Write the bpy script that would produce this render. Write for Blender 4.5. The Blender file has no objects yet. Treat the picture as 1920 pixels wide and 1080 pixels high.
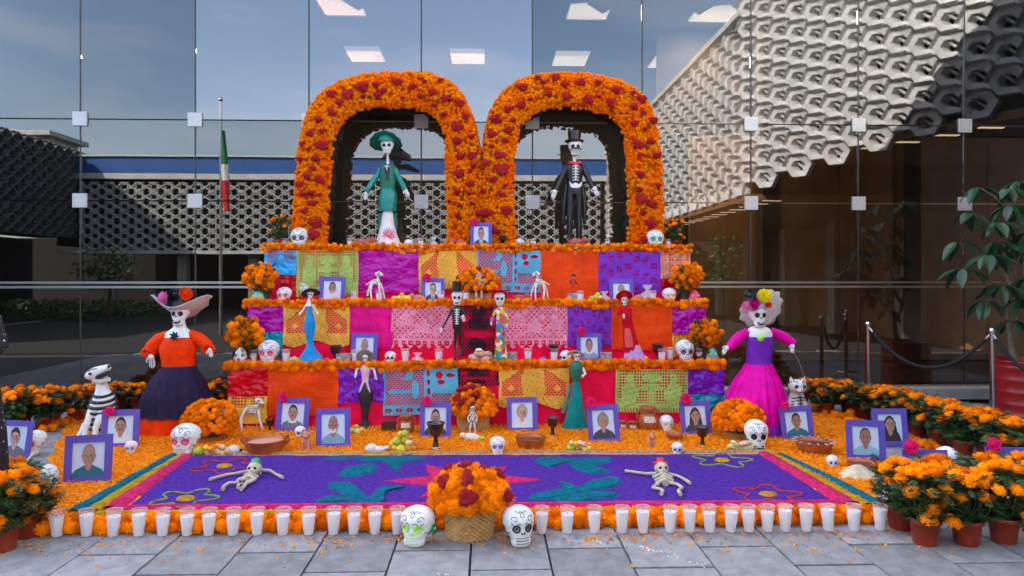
import bpy, math, random
import numpy as np
from mathutils import Vector, Matrix, Euler
random.seed(7)
rnd = random.random
def U(a, b): return a + (b - a) * rnd()
PI = math.pi
S = bpy.context.scene
COL = S.collection
# ------------------------------------------------------------------ camera, sky, sun, exposure
FPX = 1300.0                      # focal length in pixels of a 1920 wide picture
HZ = 518.0                        # image row of the horizon
EYE = 1.5                         # camera height
TH = math.atan(46 / FPX)          # small turn to the right
CT, ST = math.cos(TH), math.sin(TH)
cd = bpy.data.cameras.new('camera'); cam = bpy.data.objects.new('camera', cd); COL.objects.link(cam)
cam.location = (0, 0, EYE); cam.rotation_euler = (PI / 2, 0, -TH)
cd.sensor_width = 36; cd.lens = 36 * FPX / 1920; cd.shift_y = -22 / 1920
cd.clip_start = 0.05; cd.clip_end = 2000
S.camera = cam
SUNV = Vector((-1.0, .78, .9)).normalized()
w = bpy.data.worlds.new('World'); S.world = w; w.use_nodes = True
wn = w.node_tree; wn.nodes.clear()
sky = wn.nodes.new('ShaderNodeTexSky'); sky.sky_type = 'NISHITA'; sky.sun_disc = False
sky.sun_elevation = math.asin(SUNV.z); sky.sun_rotation = math.atan2(SUNV.x, SUNV.y)
sky.air_density = 1.0; sky.dust_density = 1.6; sky.ozone_density = 1.0
# thin high cloud over the whole sky
tc = wn.nodes.new('ShaderNodeTexCoord'); mp = wn.nodes.new('ShaderNodeMapping'); mp.inputs['Scale'].default_value = (1, 1, 5)
cn = wn.nodes.new('ShaderNodeTexNoise'); cn.inputs['Scale'].default_value = 1.6; cn.inputs['Detail'].default_value = 7; cn.inputs['Distortion'].default_value = .5
cr = wn.nodes.new('ShaderNodeValToRGB'); cr.color_ramp.elements[0].position = .44; cr.color_ramp.elements[1].position = .82
cr.color_ramp.elements[1].color = (.6, .6, .6, 1)
cm = wn.nodes.new('ShaderNodeMix'); cm.data_type = 'RGBA'; cm.inputs[7].default_value = (6.6, 6.1, 5.7, 1)
bg = wn.nodes.new('ShaderNodeBackground'); bg.inputs['Strength'].default_value = 0.14
wo = wn.nodes.new('ShaderNodeOutputWorld')
wn.links.new(tc.outputs['Generated'], mp.inputs['Vector']); wn.links.new(mp.outputs[0], cn.inputs['Vector'])
wn.links.new(cn.outputs['Fac'], cr.inputs[0]); wn.links.new(cr.outputs[0], cm.inputs[0])
wn.links.new(sky.outputs[0], cm.inputs[6]); wn.links.new(cm.outputs[2], bg.inputs['Color']); wn.links.new(bg.outputs[0], wo.inputs['Surface'])
sd = bpy.data.lights.new('sun', 'SUN'); sd.energy = 4.0; sd.angle = math.radians(.5); sd.color = (1, .95, .86)
sun = bpy.data.objects.new('sun', sd); COL.objects.link(sun)
sun.rotation_euler = (-SUNV).to_track_quat('-Z', 'Y').to_euler(); sun.location = (-20, 24, 30)
S.view_settings.view_transform = 'Standard'; S.view_settings.look = 'None'
S.view_settings.gamma = 1; S.view_settings.use_curve_mapping = False
S.view_settings.exposure = 2.4

def F(px, py, y):                 # point on the plane at distance y that shows at pixel px, py
    u = (px - 960) / FPX; v = (HZ - py) / FPX; k = y / (CT - u * ST)
    return Vector((k * (u * CT + ST), y, EYE + k * v))
def G(px, py, h=0.0):             # point at height h that shows at pixel px, py
    u = (px - 960) / FPX; k = (EYE - h) / ((py - HZ) / FPX)
    return Vector((k * (u * CT + ST), k * (CT - u * ST), h))
def PX(y): return y / FPX         # metres per pixel at distance y

# ------------------------------------------------------------------ materials
MATS = {}
def M(name, col=(.5, .5, .5), rough=.6, metal=0, var=0, vs=20, bump=0, bs=60, trans=0, alpha=1, emit=0, coat=0, sheen=0, orand=0, spec=.5, col2=None):
    if name in MATS: return MATS[name]
    m = bpy.data.materials.new(name); m.use_nodes = True; MATS[name] = m
    nt = m.node_tree; b = nt.nodes['Principled BSDF']
    b.inputs['Base Color'].default_value = (*col, 1); b.inputs['Roughness'].default_value = rough
    b.inputs['Metallic'].default_value = metal; b.inputs['Specular IOR Level'].default_value = spec
    b.inputs['Coat Weight'].default_value = coat; b.inputs['Alpha'].default_value = alpha
    if sheen: b.inputs['Sheen Weight'].default_value = sheen
    if emit:
        b.inputs['Emission Color'].default_value = (*col, 1); b.inputs['Emission Strength'].default_value = emit
    colout = None
    if var or col2 or orand:
        tc = nt.nodes.new('ShaderNodeTexCoord'); n = nt.nodes.new('ShaderNodeTexNoise')
        n.inputs['Scale'].default_value = vs; n.inputs['Detail'].default_value = 5
        nt.links.new(tc.outputs['Object'], n.inputs['Vector'])
        r = nt.nodes.new('ShaderNodeValToRGB'); e = r.color_ramp.elements
        c2 = col2 or tuple(min(1, c * (1 + var)) for c in col); c1 = col if col2 else tuple(c * (1 - var) for c in col)
        e[0].position = .34; e[1].position = .66; e[0].color = (*c1, 1); e[1].color = (*c2, 1)
        nt.links.new(n.outputs['Fac'], r.inputs[0]); colout = r.outputs[0]
        if orand:
            oi = nt.nodes.new('ShaderNodeObjectInfo'); hs = nt.nodes.new('ShaderNodeHueSaturation')
            mr = nt.nodes.new('ShaderNodeMapRange'); mr.inputs[3].default_value = 1 - orand; mr.inputs[4].default_value = 1 + orand
            nt.links.new(oi.outputs['Random'], mr.inputs[0]); nt.links.new(mr.outputs[0], hs.inputs['Value'])
            mh = nt.nodes.new('ShaderNodeMapRange'); mh.inputs[3].default_value = .5 - orand * .035; mh.inputs[4].default_value = .5 + orand * .035
            nt.links.new(oi.outputs['Random'], mh.inputs[0]); nt.links.new(mh.outputs[0], hs.inputs['Hue'])
            nt.links.new(colout, hs.inputs['Color']); colout = hs.outputs[0]
        nt.links.new(colout, b.inputs['Base Color'])
    if bump:
        tc2 = nt.nodes.new('ShaderNodeTexCoord'); n2 = nt.nodes.new('ShaderNodeTexNoise')
        n2.inputs['Scale'].default_value = bs; n2.inputs['Detail'].default_value = 4
        nt.links.new(tc2.outputs['Object'], n2.inputs['Vector'])
        bp = nt.nodes.new('ShaderNodeBump'); bp.inputs['Strength'].default_value = bump; bp.inputs['Distance'].default_value = .02
        nt.links.new(n2.outputs['Fac'], bp.inputs['Height']); nt.links.new(bp.outputs[0], b.inputs['Normal'])
    if trans:
        tr = nt.nodes.new('ShaderNodeBsdfTranslucent'); mx = nt.nodes.new('ShaderNodeMixShader'); mx.inputs[0].default_value = trans
        tr.inputs['Color'].default_value = (*col, 1)
        if colout: nt.links.new(colout, tr.inputs['Color'])
        o = nt.nodes['Material Output']; nt.links.new(b.outputs[0], mx.inputs[1]); nt.links.new(tr.outputs[0], mx.inputs[2]); nt.links.new(mx.outputs[0], o.inputs['Surface'])
    return m

# ------------------------------------------------------------------ mesh builder
def sm(e): return 1 if e > 0 else 0
class MB:
    def __init__(s): s.v = []; s.f = []; s.m = []; s.s = []
    def add(s, vs, fs, mi=0, smooth=False):
        o = len(s.v); s.v += [tuple(p) for p in vs]
        s.f += [tuple(i + o for i in f) for f in fs]; s.m += [mi] * len(fs); s.s += [smooth] * len(fs)
    def box(s, c, d, mi=0, rot=None):
        x, y, z = d[0] / 2, d[1] / 2, d[2] / 2
        vs = [Vector((a * x, b * y, e * z)) for a in (-1, 1) for b in (-1, 1) for e in (-1, 1)]
        if rot is not None:
            R = Euler(rot).to_matrix(); vs = [R @ q for q in vs]
        c = Vector(c); s.add([q + c for q in vs], [(0, 1, 3, 2), (4, 6, 7, 5), (0, 4, 5, 1), (2, 3, 7, 6), (0, 2, 6, 4), (1, 5, 7, 3)], mi)
        return s
    def stack(s, rings, seg=20, mi=0, wave=None, cap=True, smooth=True, off=0):   # rings: cx, cy, cz, rx, ry
        vs = []; n = len(rings)
        for k, r in enumerate(rings):
            for i in range(seg):
                a = 2 * PI * i / seg + off; g = 1
                if wave: g = 1 + wave[1] * math.sin(wave[0] * a + (wave[2] if len(wave) > 2 else 0)) * (1 - k / (n - 1))
                vs.append((r[0] + r[3] * g * math.cos(a), r[1] + r[4] * g * math.sin(a), r[2]))
        fs = [(k * seg + i, k * seg + (i + 1) % seg, (k + 1) * seg + (i + 1) % seg, (k + 1) * seg + i) for k in range(n - 1) for i in range(seg)]
        s.add(vs, fs, mi, smooth)
        if cap:
            s.add([vs[i] for i in range(seg)], [tuple(range(seg))[::-1]], mi); s.add([vs[(n - 1) * seg + i] for i in range(seg)], [tuple(range(seg))], mi)
        return s
    def lathe(s, c, prof, seg=20, mi=0, cap=True):      # prof: (radius, height)
        return s.stack([(c[0], c[1], c[2] + z, r, r) for r, z in prof], seg, mi, cap=cap)
    def ball(s, c, r, seg=14, rg=9, mi=0, rot=None):
        if not hasattr(r, '__len__'): r = (r, r, r)
        vs = [Vector((0, 0, -r[2]))]
        for k in range(1, rg):
            a = -PI / 2 + PI * k / rg
            for i in range(seg):
                b = 2 * PI * i / seg; vs.append(Vector((r[0] * math.cos(a) * math.cos(b), r[1] * math.cos(a) * math.sin(b), r[2] * math.sin(a))))
        vs.append(Vector((0, 0, r[2]))); e = len(vs) - 1
        fs = [(0, 1 + (i + 1) % seg, 1 + i) for i in range(seg)]
        for k in range(rg - 2):
            for i in range(seg):
                a = 1 + k * seg; fs.append((a + i, a + (i + 1) % seg, a + seg + (i + 1) % seg, a + seg + i))
        a = 1 + (rg - 2) * seg; fs += [(a + i, a + (i + 1) % seg, e) for i in range(seg)]
        if rot is not None:
            R = Euler(rot).to_matrix(); vs = [R @ q for q in vs]
        c = Vector(c); s.add([q + c for q in vs], fs, mi, True); return s
    def tube(s, pts, r, seg=8, mi=0, cap=True):
        pts = [Vector(p) for p in pts]; n = len(pts)
        if not hasattr(r, '__len__'): r = [r] * n
        vs = []; up = None
        for k, p in enumerate(pts):
            d = (pts[min(k + 1, n - 1)] - pts[max(k - 1, 0)]); d = d.normalized() if d.length > 1e-9 else Vector((0, 0, 1))
            if up is None: up = Vector((0, 0, 1)) if abs(d.z) < .9 else Vector((1, 0, 0))
            x = d.cross(up); x = x.normalized() if x.length > 1e-6 else Vector((1, 0, 0)); y = x.cross(d).normalized(); up = y
            for i in range(seg):
                a = 2 * PI * i / seg; vs.append(p + r[k] * (x * math.cos(a) + y * math.sin(a)))
        fs = [(k * seg + i, k * seg + (i + 1) % seg, (k + 1) * seg + (i + 1) % seg, (k + 1) * seg + i) for k in range(n - 1) for i in range(seg)]
        s.add(vs, fs, mi, True)
        if cap: s.add(vs[:seg], [tuple(range(seg))[::-1]], mi); s.add(vs[-seg:], [tuple(range(seg))], mi)
        return s
    def prism(s, poly, z0, z1, mi=0, mi2=None):         # poly in x, y
        n = len(poly); vs = [(p[0], p[1], z0) for p in poly] + [(p[0], p[1], z1) for p in poly]
        s.add(vs, [tuple(range(n))[::-1], tuple(range(n, 2 * n))], mi)
        s.add(vs, [(i, (i + 1) % n, n + (i + 1) % n, n + i) for i in range(n)], mi if mi2 is None else mi2); return s
    def plate(s, poly, y0, y1, mi=0):                   # poly in x, z
        n = len(poly); vs = [(p[0], y0, p[1]) for p in poly] + [(p[0], y1, p[1]) for p in poly]
        s.add(vs, [tuple(range(n)), tuple(range(n, 2 * n))[::-1]] + [(i, n + i, n + (i + 1) % n, (i + 1) % n) for i in range(n)], mi); return s
    def quad(s, a, b, c, d, mi=0): s.add([a, b, c, d], [(0, 1, 2, 3)], mi); return s
    def mesh(s, name, mats, origin=(0, 0, 0)):
        me = bpy.data.meshes.new(name); o = Vector(origin)
        me.from_pydata([(v[0] - o.x, v[1] - o.y, v[2] - o.z) for v in s.v], [], s.f)
        for m in (mats if isinstance(mats, (list, tuple)) else [mats]): me.materials.append(m)
        me.polygons.foreach_set('material_index', s.m); me.polygons.foreach_set('use_smooth', s.s); me.update(); return me
    def build(s, name, mats, parent=None, origin=None, **kw):
        org = origin if origin is not None else ((parent.matrix_basis.translation if parent and parent.type == 'EMPTY' else (0, 0, 0)))
        me = s.mesh(name, mats, org); o = bpy.data.objects.new(name, me); COL.objects.link(o)
        if parent: o.parent = parent
        elif origin is not None: o.location = origin
        for k, v in kw.items(): o[k] = v
        return o
def ellip(cx, cz, rx, rz, n=18, a0=0, a1=2 * PI): return [(cx + rx * math.cos(a0 + (a1 - a0) * i / n), cz + rz * math.sin(a0 + (a1 - a0) * i / n)) for i in range(n)]
def inst(name, me, parent=None, loc=(0, 0, 0), rot=(0, 0, 0), sc=1, **kw):
    o = bpy.data.objects.new(name, me); COL.objects.link(o); o.location = loc; o.rotation_euler = rot
    o.scale = (sc, sc, sc) if not hasattr(sc, '__len__') else sc
    if parent: o.parent = parent
    for k, v in kw.items(): o[k] = v
    return o
USED = {}
def thing(name, label, cat, loc=(0, 0, 0), rz=0, group=None):
    o = bpy.data.objects.new(name, None); COL.objects.link(o); o.location = loc; o.rotation_euler = (0, 0, rz)
    o.empty_display_size = .1
    tag(o, label, cat, group); return o
def tag(o, label, cat, group=None):
    o['label'] = label; o['category'] = cat
    if group: o['group'] = group
    USED[label] = USED.get(label, 0) + 1
    return o
CACHE = {}
def cached(key, fn):
    if key not in CACHE: CACHE[key] = fn()
    return CACHE[key]
ORD = 'first second third fourth fifth sixth seventh eighth ninth tenth eleventh twelfth thirteenth fourteenth fifteenth sixteenth seventeenth'.split()

# ------------------------------------------------------------------ common materials
ORANGE = M('marigold_petals', (.93, .155, .0), .8, col2=(1, .37, .002), vs=9, trans=.25, orand=.26, spec=.08)
ARCHO = M('arch_marigold_petals', (1.0, .19, .0), .8, col2=(1, .36, .002), vs=7, trans=.3, spec=.08)
ORANGE2 = M('marigold_petals_loose', (.88, .20, .002), .8, col2=(1, .44, .012), vs=26, trans=.2, spec=.2)
CELOSIA = M('celosia_velvet', (.50, .0, .010), .9, col2=(.68, .003, .022), vs=30, bump=.9, bs=120)
GREEN = M('marigold_leaves', (.018, .05, .012), .55, col2=(.05, .12, .03), vs=14, trans=.15, orand=.2)
STEM = M('green_stem', (.06, .13, .03), .6)
TERRA = M('red_plastic_pot', (.33, .035, .012), .42, var=.18, vs=9, bump=.1, orand=.12)
SOIL = M('dark_soil', (.03, .02, .012), .95, bump=.6, bs=80)
WHITE = M('white_papier_mache', (.78, .77, .74), .5, var=.05, vs=14, bump=.18, bs=40)
BLACK = M('black_paint', (.012, .012, .014), .45, bump=.1)
BONE = M('bone_paint', (.74, .70, .60), .6, var=.08, vs=20, bump=.2)
CLAY = M('glazed_red_clay', (.36, .085, .022), .4, var=.3, vs=10, coat=.08, bump=.15)
CLAYM = M('matt_pink_clay', (.58, .22, .14), .8, var=.15, vs=18, bump=.3)
BCLAY = M('black_glazed_clay', (.028, .010, .008), .25, var=.4, coat=.5, bump=.15)
WICKER = M('wicker', (.62, .36, .12), .65, col2=(.78, .52, .22), vs=30, bump=.3, bs=150)
PURPLE = M('violet_card', (.115, .075, .42), .65, var=.06, vs=8)
PINKP = M('pink_tissue', (.90, .01, .20), .7, var=.2, vs=25, trans=.3)

# ------------------------------------------------------------------ flowers
def petal_template(rings, core, notch=.12, seed=1):
    rs = random.Random(seed); vs = []; fs = []
    for el, n, L, wd in rings:
        off = rs.random() * 6
        for i in range(n):
            a = off + 2 * PI * i / n + rs.uniform(-.15, .15); e = el + rs.uniform(-.12, .12); l = L * rs.uniform(.88, 1.1)
            d = Vector((math.cos(a) * math.cos(e), math.sin(a) * math.cos(e), math.sin(e)))
            t = Vector((-math.sin(a), math.cos(a), 0)); up = t.cross(d) * -1
            tw = rs.uniform(-.5, .5); t2 = (t * math.cos(tw) + up * math.sin(tw))
            o = len(vs); b = d * core * .7
            vs += [b - t2 * wd * .3, b + t2 * wd * .3, d * l + t2 * wd - up * .06 * rs.random(), d * l * (1 - notch) , d * l - t2 * wd + up * .1 * rs.random()]
            fs += [(o, o + 1, o + 2, o + 3), (o, o + 3, o + 4)]
    m = MB(); m.ball((0, 0, 0), (core, core, core * .9), 7, 5)
    o = len(vs); vs += [Vector(q) for q in m.v]; fs += [tuple(i + o for i in f) for f in m.f]
    return vs, fs
HERO = [petal_template([(-.35, 9, 1, .26), (0, 11, 1.0, .25), (.38, 10, .98, .24), (.75, 8, .95, .22), (1.12, 5, .92, .2), (1.5, 2, .9, .18)], .8, seed=k) for k in range(5)]
LITE = [petal_template([(0.05, 7, 1, .34), (.55, 7, .97, .32), (1.05, 4, .95, .3)], .78, seed=20 + k) for k in range(5)]
LOOSE = [petal_template([(0.0, 8, 1, .22), (.45, 8, 1.0, .2), (.9, 6, 1, .2), (1.35, 3, .9, .2)], .55, notch=.25, seed=40 + k) for k in range(3)]
def tmesh(name, t, mat):
    me = bpy.data.meshes.new(name); me.from_pydata([tuple(v) for v in t[0]], [], t[1]); me.materials.append(mat)
    me.polygons.foreach_set('use_smooth', [True] * len(t[1])); me.update(); return me
HMESH = [tmesh('marigold', t, ORANGE) for t in HERO]
LMESH = [tmesh('marigold', t, ORANGE) for t in LITE]
def celo_mesh(seed):
    rs = random.Random(seed); m = MB(); m.ball((0, 0, 0), (1, .75, .5), 20, 12)
    ph = [rs.uniform(0, 6) for _ in range(4)]
    out = []
    for v in m.v:
        a = math.atan2(v[1], v[0]); g = 1 + .16 * math.sin(3 * a + ph[0]) + .13 * math.sin(7 * a + ph[1]) + .1 * math.sin(9 * v[2] * 3 + ph[2] + 4 * a)
        out.append((v[0] * g, v[1] * g, v[2] * (1 + .25 * math.sin(5 * a + 8 * v[0] + ph[3]))))
    m.v = out; return m.mesh('celosia', CELOSIA)
CMESH = [celo_mesh(k) for k in range(5)]
def face_rot(d, spin=0):          # rotation taking +Z to direction d
    q = Vector(d).to_track_quat('Z', 'Y'); return (q.to_matrix() @ Matrix.Rotation(spin, 3, 'Z')).to_euler()
def mass(name, temps, places, mat, parent=None, org=(0, 0, 0), **kw):     # places: (pos, dir, radius)
    vs = []; fs = []; n = 0; org = np.array(org)
    tv = [(np.array([tuple(q) for q in t[0]]), t[1]) for t in temps]
    for p, d, r in places:
        k = random.randrange(len(tv)); V, Fc = tv[k]
        R = np.array(Euler(face_rot(d, rnd() * 6.28)).to_matrix())
        vs.append(V @ R.T * r + np.array(tuple(p)) - org); fs += [tuple(i + n for i in f) for f in Fc]; n += len(V)
    me = bpy.data.meshes.new(name); me.from_pydata(np.concatenate(vs).tolist(), [], fs)
    for m in (mat if isinstance(mat, list) else [mat]): me.materials.append(m)
    me.polygons.foreach_set('use_smooth', [True] * len(fs)); me.update()
    o = bpy.data.objects.new(name, me); COL.objects.link(o)
    if parent: o.parent = parent
    else: o.location = tuple(org)
    for k, v in kw.items(): o[k] = v
    return o
# ================================================================== THE SETTING
ZG = 8.4                          # the glass wall stands here
def mir(y): return 2 * ZG - y     # where a thing seen mirrored at distance y really stands
STONE = M('paving_granite', (.215, .215, .22), .8, col2=(.31, .31, .315), vs=14, bump=.6, bs=160, orand=.2)
JOINT = M('paving_joint', (.07, .07, .07), .95, bump=.4)
FAR_GROUND = M('plaza_concrete', (.035, .033, .03), .9, var=.15, vs=2, bump=.2)
g = MB(); g.box((0, -15, -.35), (160, 170, .6)); ground = g.build('ground', JOINT, kind='structure')
x_lines = [(94, -1.46)]
slabw = 158 * EYE / (1080 - HZ)
x0 = G(880, 1080).x
def slab_mesh(k):
    rs = random.Random(k); m = MB(); a, b, h = slabw - .011, .6 - .019, .05
    c = .0015
    def rg(i, z): return [(-a / 2 + i + rs.uniform(-.001, .001), -b / 2 + i, z), (a / 2 - i, -b / 2 + i, z), (a / 2 - i, b / 2 - i, z), (-a / 2 + i, b / 2 - i, z)]
    vs = rg(0, 0) + rg(0, h - c) + rg(c, h)
    m.add(vs, [(0, 1, 5, 4), (1, 2, 6, 5), (2, 3, 7, 6), (3, 0, 4, 7), (4, 5, 9, 8), (5, 6, 10, 9), (6, 7, 11, 10), (7, 4, 8, 11), (8, 9, 10, 11)])
    return m.mesh('paving_stone', STONE)
SL = [slab_mesh(k) for k in range(6)]
for i in range(-17, 18):
    for j in range(-1, 9):
        ya = G(960, 1068).y if i % 2 == 0 else G(960, 1030).y
        yb = ya + .6 * j + .3
        if yb > ZG - .4: continue
        inst('paving_stone', random.choice(SL), ground, (x0 + slabw * (i + .5), yb, -.05 + U(-.0015, .0015)), (U(-.002, .002), U(-.002, .002), random.choice((0, PI))))
g = MB(); g.box((0, 1.44, -.026), (160, 2.88, .05)); g.box((0, -35, -.026), (160, 70, .05)); g.build('plaza', FAR_GROUND, kind='structure')

# ---- glass building
CONC = M('warm_concrete', (.36, .33, .28), .85, var=.12, vs=3, bump=.3)
DARKM = M('dark_bronze', (.03, .026, .022), .5)
STEEL = M('brushed_steel', (.55, .55, .56), .3, metal=1, bump=.05)
PLATE = M('painted_clamp', (.55, .54, .52), .45, metal=.3, var=.1, vs=40)
WOOD = M('brown_wood_panel', (.30, .14, .055), .5, col2=(.42, .21, .09), vs=3, bump=.15, bs=20)
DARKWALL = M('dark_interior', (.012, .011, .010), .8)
def glass(name, fac, tint, refl):
    m = bpy.data.materials.new(name); m.use_nodes = True; nt = m.node_tree; nt.nodes.clear()
    t = nt.nodes.new('ShaderNodeBsdfTransparent'); t.inputs[0].default_value = (*tint, 1)
    gl = nt.nodes.new('ShaderNodeBsdfGlossy'); gl.inputs['Roughness'].default_value = 0.0; gl.inputs['Color'].default_value = (*refl, 1)
    lw = nt.nodes.new('ShaderNodeFresnel'); lw.inputs['IOR'].default_value = 1.5
    ma = nt.nodes.new('ShaderNodeMath'); ma.operation = 'ADD'; ma.inputs[1].default_value = fac; ma.use_clamp = True
    mx = nt.nodes.new('ShaderNodeMixShader'); o = nt.nodes.new('ShaderNodeOutputMaterial')
    tc = nt.nodes.new('ShaderNodeTexCoord'); nz = nt.nodes.new('ShaderNodeTexNoise'); nz.inputs['Scale'].default_value = .8
    bp = nt.nodes.new('ShaderNodeBump'); bp.inputs['Strength'].default_value = .02; bp.inputs['Distance'].default_value = .02
    nt.links.new(tc.outputs['Object'], nz.inputs['Vector']); nt.links.new(nz.outputs['Fac'], bp.inputs['Height']); nt.links.new(bp.outputs[0], gl.inputs['Normal'])
    nt.links.new(lw.outputs[0], ma.inputs[0]); nt.links.new(ma.outputs[0], mx.inputs[0]); nt.links.new(t.outputs[0], mx.inputs[1]); nt.links.new(gl.outputs[0], mx.inputs[2]); nt.links.new(mx.outputs[0], o.inputs['Surface'])
    return m
GL_A = glass('tinted_glass', .05, (.55, .55, .55), (1, 1, 1))
GL_B = glass('greyer_tinted_glass', .15, (.45, .43, .42), (.95, .88, .87))
xj0 = F(790, 230, ZG).x; dj = (F(1812, 238, ZG).x - F(155, 222, ZG).x) / 8
hts = [.13, F(155, 376, ZG).z, F(155, 223, ZG).z, 5.32]
gf = thing('glass_facade', 'tall frameless glass wall with square clamps, mirroring the courtyard behind the altar', 'glass wall', (0, ZG, .13))
for k in range(-6, 6):
    for r in range(3):
        a, b = xj0 + k * dj, xj0 + (k + 1) * dj
        m = MB(); m.box(((a + b) / 2, ZG + .006, (hts[r] + hts[r + 1]) / 2), (dj - .014, .012, hts[r + 1] - hts[r] - .014))
        m.build('glass_pane', GL_B if (k in (-2, -1, 0) and r == 2) else GL_A, gf)
    m = MB(); m.box((xj0 + k * dj, ZG - .001, 2.73), (.017, .004, 5.15)); m.build('seal', DARKM, gf)
    for h in hts[1:3]:
        m = MB(); m.box((xj0 + k * dj, ZG - .012, h), (.165, .02, .165))
        for sx in (-1, 1):
            for sz in (-1, 1): m.box((xj0 + k * dj + sx * .055, ZG - .024, h + sz * .055), (.014, .006, .014), 1)
        m.build('clamp_plate', [PLATE, STEEL], gf)
rail = thing('handrail', 'pair of thin pale horizontal rails running along the glass wall', 'rail', (0, ZG - .05, 0))
for h in (1.425, 1.372):
    MB().box((0, ZG - .05, h), (20, .025, .026)).build('rail_bar', STEEL, rail)
g = MB(); g.box((0, ZG + .02, .065), (22, .36, .126)); g.build('ledge', M('ledge_stone', (.34, .33, .31), .8, var=.15, vs=4, bump=.3), kind='structure')
ob = thing('office_building', 'dark glazed office building with brown wood walls behind the altar', 'building', (0, ZG, 0))
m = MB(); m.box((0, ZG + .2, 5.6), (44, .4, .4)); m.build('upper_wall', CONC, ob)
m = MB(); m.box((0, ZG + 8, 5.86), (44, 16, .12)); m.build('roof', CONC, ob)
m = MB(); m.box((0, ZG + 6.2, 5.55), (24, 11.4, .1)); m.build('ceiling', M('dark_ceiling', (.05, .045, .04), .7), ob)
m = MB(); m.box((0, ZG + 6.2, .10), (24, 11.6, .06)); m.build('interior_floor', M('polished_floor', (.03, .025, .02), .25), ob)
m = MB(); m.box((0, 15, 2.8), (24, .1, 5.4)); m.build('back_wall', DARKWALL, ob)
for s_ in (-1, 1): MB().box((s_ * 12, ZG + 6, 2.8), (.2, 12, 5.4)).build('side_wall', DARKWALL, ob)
wl = F(1290, 400, 11.0).x
for k in range(9):
    m = MB(); m.box((wl + .62 + k * 1.22, 11.0, 1.95), (1.2, .06, 3.6)); m.build('wood_panel', WOOD, ob)
m = MB(); m.box((wl + 5, 11.02, 4.65), (11, .05, 1.75)); m.build('bulkhead', M('dark_brown_bulkhead', (.05, .03, .02), .6), ob)
for px in (1440, 1700): MB().box((F(px, 500, 10.6).x, 10.6, 2.7), (.28, .28, 5.4)).build('column', M('bronze_column', (.06, .04, .028), .4), ob)
LIT = M('lit_diffuser', (1, .86, .66), .5, emit=.22)
zz = MB(); zx0 = F(640, 5, ZG + .35).x
for k in range(16):
    a = zx0 + k * .62; zz.plate([(a, 5.5), (a, 4.97), (a + .2, 4.85), (a + .4, 4.97), (a + .62, 4.99), (a + .62, 5.5)], ZG + .35, ZG + .4)
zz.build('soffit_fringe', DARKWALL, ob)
for i, (px, py, lb) in enumerate([(685, 100, 'left end of the far row'), (877, 102, 'second from left in the far row'), (1070, 104, 'third from left in the far row'), (1254, 106, 'fourth from the left in far row'), (1640, 112, 'added unseen at far right to brighten wood'),  # far right panel is unseen, added to brighten the brown wood
        (640, 8, 'left end of the near row'), (1105, 10, 'middle of the near row'), (1340, 12, 'right end of the near row')]):
    y = (5.48 - EYE) * FPX / (HZ - py); p = F(px, py, y)
    t = thing('ceiling_light', 'lit rectangular ceiling panel behind the glass, ' + lb, 'lamp', (p.x, y, 5.44), 0, 'lit ceiling panels')
    MB().box((p.x, y, 5.47), (.66, .9 if i < 5 else .8, .05)).build('housing', DARKM, t); MB().box((p.x, y, 5.435), (.6, .8 if i < 5 else .7, .02)).build('diffuser', LIT, t)
    ld = bpy.data.lights.new('panel_light', 'AREA'); ld.energy = 26; ld.size = .6; ld.color = (1, .78, .52); lo = bpy.data.objects.new('panel_light', ld); COL.objects.link(lo); lo.parent = t; lo.location = (0, 0, -.04)

# ---- lattice blocks of the courtyard buildings
LAT = M('cast_stone_lattice', (.56, .56, .55), .8, col2=(.68, .68, .67), vs=1.5, bump=.2, orand=.06)
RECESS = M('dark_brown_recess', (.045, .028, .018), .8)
def bar(m, p, q, wd, d0, d1, mi=0):      # bar in the x z plane with depth along y, front narrower
    p, q = Vector((p[0], 0, p[1])), Vector((q[0], 0, q[1])); d = (q - p).normalized(); n = Vector((-d.z, 0, d.x))
    vs = [p - n * wd, p + n * wd, q + n * wd, q - n * wd]; v2 = [p - n * wd * .5, p + n * wd * .5, q + n * wd * .5, q - n * wd * .5]
    vs = [v + Vector((0, d1, 0)) for v in vs] + [v + Vector((0, d0, 0)) for v in v2]
    m.add(vs, [(0, 1, 5, 4), (1, 2, 6, 5), (2, 3, 7, 6), (3, 0, 4, 7), (4, 5, 6, 7), (3, 2, 1, 0)], mi)
def far_block():
    m = MB(); a, b = .285, .215
    for sx in (-1, 1):
        bar(m, (-a * sx, -b), (0, 0), .028, -.1, .06); bar(m, (0, 0), (a * sx, b), .028, -.1, .06)
        bar(m, (sx * a, -b * .45), (sx * a * .45, -b), .024, -.08, .06); bar(m, (sx * a, b * .45), (sx * a * .45, b), .024, -.08, .06)
        bar(m, (sx * a * .55, -b * .42), (sx * a * .55, b * .42), .018, -.05, .06)
    return m.mesh('lattice_block', LAT)
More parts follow.
